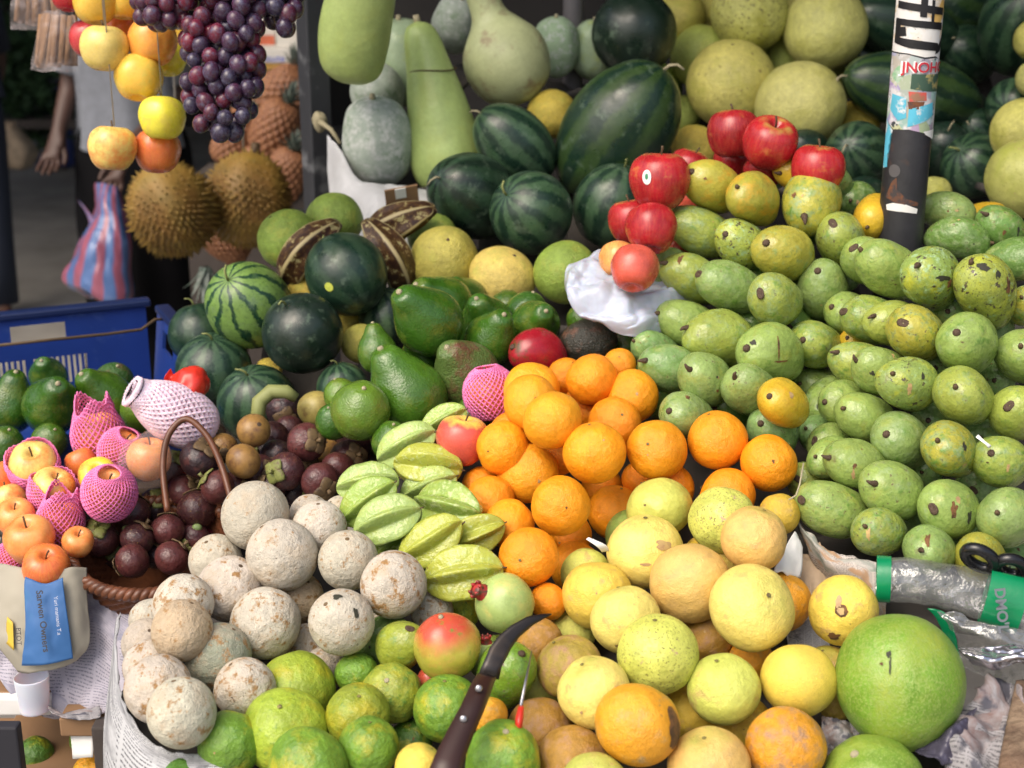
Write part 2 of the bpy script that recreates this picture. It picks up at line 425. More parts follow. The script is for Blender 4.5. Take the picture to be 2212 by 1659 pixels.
def mangosteen_calyx():
    ms = []
    for q in range(4):
        a = q * PI / 2 + .3
        V, Fc = [], []
        n, w = 6, 5
        for i in range(n + 1):
            t = i / n
            half = .36 * math.sin(PI * min(1, .18 + t * .82)) ** .8
            rad = .08 + .62 * t
            zz = math.sqrt(max(.05, 1.0 - rad * rad)) * .93 + .06 + .10 * t * t
            for j in range(w):
                u = (j / (w - 1) - .5) * 2
                x, y = rad, u * half
                V.append((x * math.cos(a) - y * math.sin(a), x * math.sin(a) + y * math.cos(a), zz - .06 * u * u))
        for i in range(n):
            for j in range(w - 1):
                Fc.append((i * w + j, i * w + j + 1, (i + 1) * w + j + 1, (i + 1) * w + j))
        bm = bmesh.new(); me = mesh_from('sep', V, Fc); bm.from_mesh(me)
        r = bmesh.ops.solidify(bm, geom=bm.faces[:], thickness=.05); bm.to_mesh(me); bm.free()
        ms.append(smooth(me))
    ms.append(tube('stub', [(0, 0, .9), (.02, 0, 1.16), (.05, .02, 1.30)], [.11, .10, .12], 8))
    return join('calyx', ms)
cal = mangosteen_calyx(); cal.materials.append(M['sepal'])
cal2 = cal.copy(); cal2.materials.clear(); cal2.materials.append(M['seppale'])
nubm = lathe('blossom_nub', sph(.8), 12, 8)
for v in nubm.vertices: v.co = v.co * .26 + Vector((0, 0, -1.08))
nubm.materials.append(M['nub'])
mst = [lathe('mangosteen%d' % s, sph(.93), 30, 20, None, s + 100, .03) for s in range(3)]
reg('mangosteen', mst, .95, [('calyx', cal)])
reg('drymangosteen', mst, .95, [('calyx', cal2)])
reg('nubmangosteen', mst, .95, [('calyx', cal2), ('blossom_nub', nubm)])
reg('smallround', mst, .95, [('stem_scar', disc('stem_scar', .16, .91, M['scar'], 10, .03))])

def pomegranate_crown():
    ms = [tube('neck', [(0, 0, .88), (0, 0, 1.05), (0, 0, 1.22)], [.30, .24, .27], 14, None, False)]
    for q in range(6):
        a = q * PI / 3
        c, s = math.cos(a), math.sin(a)
        ms.append(tube('tooth', [(.22 * c, .22 * s, 1.15), (.25 * c, .25 * s, 1.24), (.23 * c, .23 * s, 1.30)], [.075, .06, .03], 6))
    ms.append(lathe('core', lambda t: (.22 * math.sin(PI * t), 1.16 - .1 * math.cos(PI * t)), 12, 6))
    me = join('crown', ms)
    for v in me.vertices: v.co = Vector((v.co.x * 1.05, v.co.y * 1.05, .90 + (v.co.z - .88) * 1.05))
    return me
pc = pomegranate_crown(); pc.materials.append(M['crown'])
reg('pomegranate', [lathe('pomegranate%d' % s, spline([(0, -.94), (.4, -.90), (.8, -.58), (1.0, -.05), (.92, .42), (.62, .78), (.32, .93), (.2, 1.0), (0, 1.02)]), 38, 26, lambda a, t: 1 + .02 * math.cos(6 * a), s + 110, .03) for s in range(2)], 1.0, [('crown', pc)])
M['pomegranate'] = fruit_mat('pomegranate_skin', (.55, .50, .16), (1.2, .5, .72), rough=.3, spots=[((.18, .10, .04), 18, .71, .75, 'n')], pole=((.55, .06, .05), .98, 1.12))

bottle = spline([(0, -1.0), (.42, -.96), (.82, -.70), (1.0, -.20), (.97, .35), (.88, 1.05), (.74, 1.85), (.59, 2.6), (.48, 3.2), (.33, 3.52), (0, 3.66)])
reg('bottlegourd', [lathe('bottle_gourd', bottle, 40, 40, None, 3, .04, .6, .015)], 2.3,
    [('stem', tube('stem', [(.2, 0, 3.6), (.22, 0, 3.82)], [.10, .08], 8, M['stempale']))])
reg('neckgourd', [lathe('necked_gourd', spline([(0, -.95), (.42, -.90), (.84, -.58), (1.0, -.05), (.92, .42), (.66, .82), (.42, 1.15), (.36, 1.6), (.38, 2.1), (0, 2.2)]), 40, 34, None, 5, .05)], 1.2, [])
reg('melongourd', [lathe('wax_gourd%d' % s, spline([(0, -1.3), (.4, -1.24), (.82, -.85), (1.0, -.2), (.98, .35), (.78, .95), (.40, 1.24), (0, 1.3)]), 40, 30, lambda a, t: 1 + .02 * math.cos(7 * a), s + 6, .04) for s in range(2)], 1.25,
    [('stem', tube('stem', [(0, 0, 1.24), (.03, 0, 1.42)], [.09, .07], 8, M['stempale']))])
reg('longgourd', [lathe('long_gourd', spline([(0, -2.0), (.45, -1.93), (.85, -1.6), (1.0, -.9), (1.0, 0), (.96, .9), (.84, 1.6), (.45, 1.95), (0, 2.02)]), 40, 34, None, 8, .04, .7, .03)], 1.9,
    [('stem', tube('stem', [(.12, 0, 1.95), (.14, 0, 2.25)], [.08, .06], 8, M['stempale']))])

def recentre(kind, dz):
    for me in BASE[kind]['meshes'] + [p[1] for p in BASE[kind]['parts']]:
        for v in me.vertices: v.co.z -= dz
MSTEM = [BASE['mango']['parts'][0][1],
 tube('stem_end', [(.09, 0, 1.38), (.10, .02, 1.50), (.16, .06, 1.62), (.26, .08, 1.70)], [.15, .10, .07, .035], 8, M['scar']),
 lathe('stem_end', spline([(0, 1.40), (.15, 1.42), (.20, 1.445), (.12, 1.475), (.05, 1.46), (0, 1.45)]), 14, 8, lambda a, t: 1 + .25 * math.sin(2 * a + 1)),
 tube('stem_end', [(.05, 0, 1.38), (.06, .03, 1.51), (.03, .06, 1.58)], [.11, .09, .07], 8, M['stem'])]
MSTEM[2].materials.append(M['scar'])
recentre('bottlegourd', 1.33); recentre('avocado', .25)

# ridged overripe pod: curved, five ridges
def pod_mesh(s):
    me = lathe('ridged_pod%d' % s, spline([(0, -2.1), (.50, -2.02), (.88, -1.4), (1.0, -.4), (1.0, .4), (.88, 1.3), (.58, 1.9), (.36, 2.2), (0, 2.25)]), 60, 34,
               lambda a, t: .80 + .20 * math.pow(abs(math.cos(2.5 * a)), 3), s + 120, .06, .8)
    for v in me.vertices: v.co.x += -.22 * v.co.z ** 2
    return me
T = NT('overripe_pod_skin'); T.obj_co(); x = T.sep(T.raw)
xx = T.math('ADD', x[0], T.math('MULTIPLY', T.math('MULTIPLY', x[2], x[2]), .22))
rad = T.math('SQRT', T.math('ADD', T.math('MULTIPLY', xx, xx), T.math('MULTIPLY', x[1], x[1])))
aa = T.math('COSINE', T.math('MULTIPLY', T.math('ARCTAN2', x[1], xx), 5.0))
c = T.mix(T.ramp(T.noise(2.6, 5, .7), .42, .62), (.035, .014, .008), (.13, .065, .018))
c = T.mix(T.ramp(T.noise(2.6, 4, .7), .56, .63), c, (.36, .32, .14))
c = T.mix(T.ramp(aa, .78, .95), c, (.40, .33, .16))
T.put(T.b.inputs['Base Color'], c); T.set(Roughness=.45); M['pod'] = T.m
reg('pod', [pod_mesh(0), pod_mesh(1)], 1.9, [])
EXPOSURE = 0.56
# ------------------------------------------------------------------ the fruit, pile by pile
ITEMS = []
rnd = random.Random(11)
def lin(a, y0, b): return lambda x, y: a + b * (y0 - y) / 1000
C = dict(
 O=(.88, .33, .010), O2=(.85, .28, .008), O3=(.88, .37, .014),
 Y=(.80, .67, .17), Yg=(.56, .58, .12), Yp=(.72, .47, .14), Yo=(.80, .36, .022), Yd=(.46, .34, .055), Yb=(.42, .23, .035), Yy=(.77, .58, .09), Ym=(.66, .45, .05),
 W=(0.5580, 0.5162, 0.4232), W2=(0.4929, 0.4511, 0.3627), Wg=(.31, .32, .24), Wb=(.47, .36, .24),
 G=(.15, .29, .03), Gy=(.30, .40, .035), Gd=(.07, .17, .022), Gk=(.28, .33, .04), Go=(.24, .30, .03),
 P=(.16, .30, .025), P2=(.14, .25, .025),
 S=(.29, .42, .085), S2=(.35, .47, .14), S3=(.39, .42, .06), S4=(.22, .34, .06),
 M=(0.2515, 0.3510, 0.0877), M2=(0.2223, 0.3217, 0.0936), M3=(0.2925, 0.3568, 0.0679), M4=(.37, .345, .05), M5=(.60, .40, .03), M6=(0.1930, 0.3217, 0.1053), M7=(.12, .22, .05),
 R=(.37, .014, .022), R2=(.29, .011, .020), R3=(.60, .10, .07), Ry=(.70, .35, .10),
 A=(0.0351, 0.1053, 0.0094), A2=(0.0585, 0.1404, 0.0125), A3=(.035, .10, .014), A4=(0.1014, 0.1872, 0.0187), Ab=(.09, .15, .035), Ap=(.028, .030, .022),
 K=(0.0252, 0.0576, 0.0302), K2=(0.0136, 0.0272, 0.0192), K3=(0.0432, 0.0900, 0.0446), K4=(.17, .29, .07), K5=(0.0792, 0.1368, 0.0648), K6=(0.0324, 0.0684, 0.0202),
 B=(0.564, 0.528, 0.144), B2=(0.480, 0.492, 0.132), B3=(0.324, 0.396, 0.084), B4=(0.600, 0.456, 0.072), B5=(0.672, 0.528, 0.132), B6=(0.456, 0.408, 0.084), B7=(0.240, 0.348, 0.054), B8=(0.528, 0.516, 0.168),
 H=(.80, .62, .18), H2=(.80, .50, .07), H3=(.82, .38, .07), H4=(.72, .66, .06), H5=(.80, .33, .10), H6=(.72, .16, .05), H7=(.50, .05, .06),
 N=(.055, .018, .020), N2=(.028, .015, .018), N3=(.085, .024, .024), N4=(.30, .17, .05), N5=(.33, .27, .075), N6=(.22, .035, .05),
 V=(0.369, 0.481, 0.154), V2=(0.267, 0.369, 0.143), V3=(.33, .39, .33), V4=(0.410, 0.451, 0.226), V5=(0.287, 0.389, 0.246),
)
def pile(name, kind, mat, cat, group, dfn, rows, ang=(50, 130), tilt=(-25, 45), noun=None):
    """rows: x, y, radius, depth change (cm), colour, label [, dict of changes]"""
    for r in rows:
        x, y, b, dd, ck, label = r[:6]
        o = r[6] if len(r) > 6 else {}
        k = o.get('kind', kind); K = BASE[k]['k']; kz = o.get('kz', 1.0)
        a = o.get('ang', rnd.uniform(*ang)); t = o.get('tilt', rnd.uniform(*tilt))
        if 's' in o:
            kk = K * kz; s = min(max(o['s'], 1.0), kk * .999)
            t = math.degrees(math.acos(math.sqrt((s * s - 1) / (kk * kk - 1))))
        ITEMS.append(dict(name=o.get('name', name), kind=k, mat=o.get('mat', mat), cat=o.get('cat', cat), group=o.get('group', group), x=x, y=y, b=b,
                          d=dfn(x, y) + dd / 100, col=C[ck], label=label, ang=a, tilt=t, kz=kz, K=K * kz, fix=o.get('fix', False), roll=o.get('roll', rnd.uniform(0, 6.28)),
                          v=o.get('v', rnd.randrange(len(BASE[k]['meshes']))), noparts=o.get('np', False), net=o.get('net'), extra=o.get('extra')))

pile('orange', 'orange', 'orange', 'orange', 'bright oranges heaped in the middle', lin(1.93, 970, .55), ang=(20, 200), tilt=(-60, 75), rows=[
 (1284, 977, 68, -3, 'O', 'large bright orange at the centre of the heap, wholly uncovered'),
 (1419, 971, 65, -2, 'O', 'orange with a pale navel ring facing out, right of the central orange', dict(ang=150, tilt=62)),
 (1550, 951, 65, -2, 'O', 'orange with a stem scar on top, alone below the green mangoes', dict(ang=110, tilt=12)),
 (1661, 1000, 64, -2, 'O', 'rightmost orange, touching the green mango stack'),
 (1193, 908, 65, -3, 'O3', 'orange above and left of the central orange, fully in view'),
 (1140, 1022, 66, -1, 'O3', 'orange on the left flank with a small dry scar, below the tall pair'),
 (1211, 1092, 65, -3, 'O', 'large orange directly under the central orange'),
 (1330, 1108, 62, 0, 'O', 'orange wedged beside the yellow-green citrus, right of the lowest large orange'),
 (1364, 856, 59, 0, 'O', 'orange at the upper right of the heap, before the green mangoes'),
 (1278, 820, 58, 0, 'O2', 'orange at the very top of the heap, below the purple avocado'),
 (1148, 843, 62, 3, 'O3', 'rear orange of the pair beside the pink netted fruit'),
 (1148, 872, 64, 0, 'O3', 'front orange of the pair beside the pink netted fruit'),
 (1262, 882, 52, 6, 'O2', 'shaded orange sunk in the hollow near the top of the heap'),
 (1328, 914, 57, 3, 'O2', 'glossy dark orange behind the central orange'),
 (1338, 788, 36, 5, 'O', 'small orange showing its stem button behind the topmost orange', dict(ang=100, tilt=60)),
 (1222, 812, 40, 7, 'O2', 'sliver of orange left of the topmost orange'),
 (1086, 968, 60, 0, 'O', 'orange touching the red apple with a yellow patch'),
 (1105, 936, 48, 6, 'O2', 'orange half hidden above the red apple and the left flank'),
 (1042, 1052, 46, 6, 'O2', 'orange under the red apple, mostly covered'),
 (1058, 1082, 54, 2, 'O2', 'orange beside the star fruit on the left edge of the heap'),
 (1100, 1132, 55, 1, 'O', 'orange above the lowest big orange at the star fruit edge'),
 (1142, 1204, 65, -2, 'O2', 'lowest big orange, beside the ripest star fruit'),
 (1245, 1226, 60, 2, 'O', 'orange half behind the yellow citrus, next to a white paper scrap'),
 (1184, 1300, 42, 1, 'O2', 'small orange with its stem end down, by the tip of the curved knife'),
 (1571, 1075, 64, 0, 'O2', 'orange half behind the speckled yellow-green citrus on the right'),
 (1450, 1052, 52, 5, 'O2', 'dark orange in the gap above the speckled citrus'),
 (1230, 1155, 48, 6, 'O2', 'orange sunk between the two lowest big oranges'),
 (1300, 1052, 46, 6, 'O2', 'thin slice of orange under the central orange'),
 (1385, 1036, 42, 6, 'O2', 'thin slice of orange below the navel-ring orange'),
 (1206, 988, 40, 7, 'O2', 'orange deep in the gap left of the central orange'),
])

pile('grapefruit', 'citrus', 'citrus', 'citrus fruit', 'yellow citrus heaped at the front', lin(1.70, 1312, .45), [
 (1424, 1098, 71, 0, 'Yg', 'yellow-green citrus with grey flecks at the top left of the yellow heap', dict(mat='speckled')),
 (1561, 1123, 73, 0, 'Yg', 'heavily speckled yellow-green citrus before the right oranges', dict(mat='speckled')),
 (1628, 1164, 72, -1, 'Yp', 'peach-tinted citrus right of the heavily speckled one'),
 (1394, 1190, 84, -2, 'Y', 'large yellow citrus with a brown rubbed patch', dict(extra='rub')),
 (1368, 1160, 60, 4, 'S', 'pale green citrus peeping from behind the brown-patched one'),
 (1491, 1260, 88, -2, 'Yp', 'large dusty peach citrus in the middle of the yellow heap'),
 (1625, 1312, 94, -3, 'Y', 'largest smooth bright yellow citrus, with a tiny stem dot', dict(ang=60, tilt=60)),
 (1290, 1286, 76, 1, 'Yy', 'yellow citrus left of the dusty peach one'),
 (1266, 1240, 56, 5, 'Yg', 'greenish citrus beside the white paper scrap'),
 (1351, 1338, 76, -1, 'Y', 'plain bright yellow citrus below the left shoulder of the heap'),
 (1422, 1413, 88, -3, 'Yg', 'large citrus half green half yellow at the heart of the heap', dict(mat='speckled')),
 (1563, 1488, 80, -2, 'Yg', 'lime-green citrus under the smooth bright yellow one'),
 (1726, 1470, 83, -2, 'Yy', 'yellow citrus with a green tip, touching the big green pomelo', dict(mat='tipcitrus', ang=262, tilt=22)),
 (1377, 1564, 92, -4, 'Yo', 'big orange-yellow citrus with a dark brown gouge on its side', dict(extra='gouge')),
 (1284, 1496, 80, -2, 'Y', 'lemon-yellow citrus left of the gouged one'),
 (1230, 1440, 72, 0, 'Yd', 'olive-brown citrus with russet skin under the knife tip', dict(mat='russet')),
 (1163, 1388, 53, 2, 'Yb', 'brown russet citrus just behind the curved knife blade', dict(mat='russet')),
 (1697, 1612, 86, -2, 'Yo', 'orange citrus mottled with pink at the bottom right', dict(mat='russet')),
 (1531, 1660, 90, -2, 'Yp', 'orange-peach citrus cut by the bottom edge'),
 (1822, 1318, 75, 0, 'Yy', 'yellow citrus with a brown bruise ring, by the foil bag', dict(ang=60, tilt=-60, extra='bruise')),
 (1692, 1300, 62, 6, 'Yo', 'orange citrus behind the smooth bright yellow one'),
 (1684, 1110, 46, 3, 'Ym', 'dull orange citrus under the rightmost orange'),
 (1166, 1578, 72, 0, 'Yb', 'brown citrus behind the red-handled spike', dict(mat='russet')),
 (1236, 1642, 76, -1, 'Yb', 'mottled brown citrus near the bottom, right of the lumpy green one', dict(mat='russet')),
 (1284, 1702, 77, -2, 'Yg', 'pale yellow-green citrus rising from the bottom edge'),
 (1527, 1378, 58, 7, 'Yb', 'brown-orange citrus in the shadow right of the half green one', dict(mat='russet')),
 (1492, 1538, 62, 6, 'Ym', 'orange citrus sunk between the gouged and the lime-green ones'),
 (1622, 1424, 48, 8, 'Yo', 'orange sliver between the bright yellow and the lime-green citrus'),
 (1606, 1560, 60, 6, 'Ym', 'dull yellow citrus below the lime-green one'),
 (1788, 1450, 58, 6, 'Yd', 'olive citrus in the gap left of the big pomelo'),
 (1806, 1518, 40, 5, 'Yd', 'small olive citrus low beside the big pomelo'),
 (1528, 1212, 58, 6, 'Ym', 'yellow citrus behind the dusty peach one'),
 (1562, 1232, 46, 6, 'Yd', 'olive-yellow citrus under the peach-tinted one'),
 (904, 1656, 52, -4, 'Yy', 'small yellow citrus at the bottom among the green oranges'),
 (1236, 1368, 50, 6, 'Yg', 'greenish-yellow citrus right of the knife tip'),
 (1163, 1484, 54, 6, 'Yg', 'yellow-green citrus between spike and olive-brown one'),
 (1056, 1546, 42, 1, 'Yo', 'small orange citrus peeping behind the knife handle'),
], tilt=(-75, 25))

pile('pomelo', 'pomelo', 'pomelo', 'pomelo', 'green pomelos at the front right', lambda x, y: 1.60, [
 (1943, 1474, 136, -1, 'P', 'huge green pomelo with a dark dried stem, front right', dict(kind='roundpomelo', ang=100, tilt=5, v=0, kz=1.13, np=True, extra='pomstem')),
 (1885, 1702, 112, -6, 'P2', 'lumpy green pomelo cut by the bottom edge', dict(kind='lumpy', ang=120, tilt=20)),
])
pile('custard_lime', 'lumpy', 'greenorange', 'green citrus', None, lambda x, y: 1.54, [
 (1087, 1640, 82, 0, 'G', 'lumpy green citrus with puckered stem end, right of the knife handle', dict(ang=85, tilt=28, kz=1.05, name='lumpy_citrus')),
])
pile('green_orange', 'citrus', 'greenorange', 'green orange', 'green oranges at the front left', lin(1.63, 1560, .4), [
 (640, 1491, 86, 0, 'Gy', 'yellow-green orange at the back left of the green heap'),
 (617, 1579, 95, -2, 'Gy', 'largest yellow-green orange, in the middle of the left row'),
 (666, 1658, 88, -3, 'G', 'green orange with a pale stem dot cut by the bottom edge', dict(ang=210, tilt=45)),
 (773, 1546, 70, 0, 'Go', 'green orange with an orange blush on its lower side'),
 (797, 1613, 66, -2, 'G', 'plain green orange below the orange-blushed one'),
 (966, 1531, 75, -1, 'G', 'deep green orange lying against the knife handle'),
 (770, 1453, 42, 3, 'G', 'small green lime below the wood apples', dict(kz=1.25, ang=20, tilt=10)),
 (846, 1498, 66, 1, 'Gk', 'knobbly yellow-green citrus with dark pits', dict(kind='lumpy', ang=100, tilt=50)),
 (888, 1600, 48, 5, 'Gd', 'dark green orange in the shadow between its neighbours'),
 (497, 1606, 70, -1, 'G', 'leftmost green orange, against the newspaper wrap'),
 (398, 1690, 58, -1, 'Gd', 'dark green orange low at the newspaper wrap'),
 (1000, 1322, 40, 10, 'Gy', 'small green fruit between star fruit and pomegranate'),
 (1076, 1410, 40, 4, 'S', 'pale green fruit behind the knife blade'),
])
pile('green_mango', 'mango', 'mango', 'mango', None, lin(1.66, 1450, .4), [
 (1090, 1456, 62, 0, 'P', 'smooth green mango right of the curved knife', dict(ang=60, tilt=40)),
 (966, 1397, 73, -3, 'M4', 'red and green blushed mango below the ripest star fruit', dict(kind='roundavo', mat='blushmango', ang=100, tilt=22, kz=.92, name='blushed_mango')),
 (830, 1388, 58, 5, 'M7', 'olive green mango behind the scarred one', dict(ang=30, tilt=40)),
 (862, 1398, 50, 1, 'Gk', 'green mango with a pale scraped scar, left of the blushed mango', dict(ang=60, tilt=40)),
 (928, 1472, 30, 4, 'R3', 'reddish mango tip under the blushed mango', dict(mat='blushmango')),
])
pile('pomegranate', 'pomegranate', 'pomegranate', 'pomegranate', 'pale pomegranates by the knife', lambda x, y: 1.73, [
 (1090, 1303, 65, 0, 'S2', 'pale yellow-green pomegranate with a red crown pointing left', dict(ang=150, tilt=28)),
 (1056, 1428, 44, -2, 'S2', 'pomegranate behind the knife with only its crown and shoulder showing', dict(ang=98, tilt=10)),
])

pile('wood_apple', 'wood_apple', 'wood_apple', 'wood apple', 'wood apples heaped in newspaper', lin(1.74, 1300, .5), [
 (552, 1114, 74, 0, 'W2', 'wood apple at the top of the heap, densely flecked'),
 (610, 1199, 77, -3, 'W', 'clean pale wood apple with black specks below the topmost one'),
 (690, 1142, 60, 1, 'W', 'wood apple behind the star fruit edge with a brown scrape'),
 (752, 1210, 65, -1, 'W2', 'smooth wood apple beside the star fruit'),
 (850, 1263, 72, -3, 'W', 'rightmost large wood apple, fully in view'),
 (738, 1344, 71, -3, 'W', 'wood apple with a long black scar and brown stains', dict(extra='blackscar')),
 (574, 1346, 76, -4, 'W', 'large pale wood apple in the middle of the front face'),
 (496, 1272, 71, -2, 'W', 'pale wood apple left of centre with sparse pits'),
 (396, 1305, 65, -1, 'W', 'wood apple on the left shoulder beside the basket'),
 (393, 1362, 66, -3, 'Wb', 'wood apple with brown crusty stains on the left side'),
 (472, 1418, 71, -3, 'Wg', 'grey-green wood apple, the only one of that tint'),
 (466, 1212, 58, 1, 'W2', 'wood apple half hidden under the topmost one on the left'),
 (530, 1489, 67, -2, 'W', 'wood apple above the leftmost green orange'),
 (393, 1540, 75, -4, 'W', 'lowest wood apple, on the newspaper rim'),
 (342, 1488, 73, -2, 'W2', 'broad wood apple left of the lowest one'),
 (326, 1442, 60, 1, 'W', 'wood apple squeezed against the newspaper on the left'),
 (318, 1392, 56, 1, 'W2', 'grey wood apple at the far left edge of the heap'),
 (327, 1342, 48, 2, 'W', 'upper left edge wood apple below the basket'),
 (645, 1292, 55, 6, 'Wb', 'brown wood apple in the hollow under the clean pale one', dict(mat='wood_apple')),
 (660, 1396, 48, 6, 'W2', 'wood apple in the gap left of the black-scarred one'),
 (700, 1446, 48, 4, 'W2', 'wood apple low behind the yellow-green orange'),
 (668, 1112, 44, 5, 'W', 'wood apple at the back, below the mangosteens'),
 (736, 1106, 36, 6, 'W', 'back wood apple touching the star fruit'),
 (934, 1322, 46, 5, 'W2', 'stained wood apple under the ripest star fruit'),
 (815, 1342, 44, 6, 'W', 'wood apple deep behind the black-scarred one'),
])

pile('star_fruit', 'starfruit', 'starfruit', 'star fruit', 'star fruits between wood apples and oranges', lin(1.88, 1080, .5), [
 (880, 965, 43, 1, 'S2', 'topmost green star fruit, beside the red apple', dict(ang=28, s=1.4)),
 (924, 1008, 46, 0, 'S3', 'star fruit under the red apple, yellowish ribs', dict(ang=-6, s=1.55)),
 (795, 1046, 42, 1, 'S2', 'star fruit at the left with notched end', dict(ang=10, s=1.55)),
 (926, 1054, 40, -1, 'S2', 'pale star fruit with bright upper rib', dict(ang=24, s=1.5)),
 (967, 1098, 53, -3, 'S', 'plump green star fruit in front of the oranges', dict(ang=-8, s=1.25)),
 (797, 1086, 44, -1, 'S', 'star fruit with a thin upright fin, left of centre', dict(ang=38, s=1.55)),
 (836, 1126, 48, -4, 'S2', 'large pale star fruit right of the wood apples', dict(ang=22, s=1.45)),
 (866, 1166, 40, 3, 'S4', 'dark shaded star fruit beneath the large pale one', dict(ang=24, s=1.4)),
 (934, 1174, 46, -4, 'S3', 'star fruit with brown spots along its ribs', dict(ang=33, s=1.62, kz=1.05)),
 (1030, 1154, 40, -1, 'S3', 'yellow star fruit with a pointed tip at the oranges', dict(ang=22, s=1.5)),
 (1000, 1240, 54, -5, 'S3', 'ripest yellow star fruit, lowest of the heap', dict(ang=10, s=1.4)),
 (1010, 1120, 36, 4, 'S', 'star fruit half hidden beside the left flank orange', dict(ang=0, s=1.4)),
 (960, 912, 34, 3, 'S', 'pale star fruit behind the red apple', dict(ang=30, s=1.4)),
], ang=(0, 30))
for it in ITEMS:
    if it['name'] == 'star_fruit': it['b'] *= 1.17

pile('red_apple', 'apple', 'redapple', 'apple', 'red apples piled above the white bag', lambda x, y: 2.18 + .45 * (430 - y) / 1000 + .1 * (x - 1420) / 1000, [
 (1425, 390, 66, -2, 'R', 'red apple with a white oval sticker', dict(ang=88, tilt=12, extra='sticker')),
 (1407, 494, 56, -2, 'R', 'shiny red apple under the stickered one', dict(ang=85, tilt=-20)),
 (1366, 478, 52, 3, 'R', 'red apple with a yellow flash at the left of the pile', dict(ang=100, tilt=10)),
 (1371, 580, 52, -3, 'R3', 'lowest red apple, resting in the white bag', dict(ang=80, tilt=-25)),
 (1336, 562, 42, 4, 'Ry', 'yellow-red apple behind the lowest one', dict(ang=80, tilt=-20)),
 (1584, 288, 56, 0, 'R2', 'topmost red apple with upright stem', dict(ang=90, tilt=8)),
 (1663, 309, 59, -2, 'R', 'red apple showing a greenish stem hollow', dict(ang=75, tilt=42)),
 (1766, 366, 58, -2, 'R', 'red apple lying behind the orange-tipped mango', dict(ang=85, tilt=15)),
 (1585, 348, 45, 5, 'R', 'red apple under the topmost one'),
 (1652, 366, 45, 3, 'R2', 'dark red apple in shade under the stem-hollow one'),
 (1488, 366, 46, 4, 'R2', 'dark red apple behind the stickered one', dict(ang=70, tilt=15)),
 (1502, 428, 46, 4, 'R3', 'pink-red apple against the mango stack'),
 (1462, 536, 36, 5, 'R3', 'pink apple peeping between bag and mangoes'),
 (998, 951, 57, 3, 'R3', 'red apple with a bright yellow patch on top, beside the oranges', dict(ang=80, tilt=12, mat='patchapple', group='x')),
])

def mrow(stack, row, n, total, extra=''):
    pass
ORD = ['first', 'second', 'third', 'fourth', 'fifth', 'sixth', 'seventh', 'eighth', 'ninth']
ROWN = {1: 'top', 2: 'second', 3: 'third', 4: 'fourth', 5: 'fifth', 6: 'lowest', 7: 'lowest'}
def mangoes(stack, dfn, rows):
    for rn, row in rows:
        vis = [r for r in row if 'back' not in r[5]]
        n = len(vis)
        for i, (x, y, b, dd, ck, look, ang, s) in enumerate(row):
            mt = 'goldmango' if ck in ('M5', 'M4') and 'gold' in look else ('scarmango' if 'scar' in look else 'mango')
            look2 = look.replace('back ', '').replace('gold ', '')
            if 'back' in look: lb = look2
            else:
                j = vis.index(row[i])
                lb = '%s, %s from left, %s row, %s stack' % (look2, ORD[j], rn, stack)
            pile('mango', 'mango', mt, 'mango', 'mangoes in the %s stack' % stack, dfn, [(x, y, b * .96, dd, ck, lb, dict(ang=rnd.uniform(148, 166) if ang in (200, 205, 210, 195, 196) else (rnd.uniform(152, 172) if ang in (215, 220, 225) else ang), s=1 + (s - 1) * 1.15 + .15, kz=1.1, extra='greyscar' if 'grey-blotched' in look else 'blotch' if 'scar-b' in look else 'sap' if 'sap marks' in look else None))])
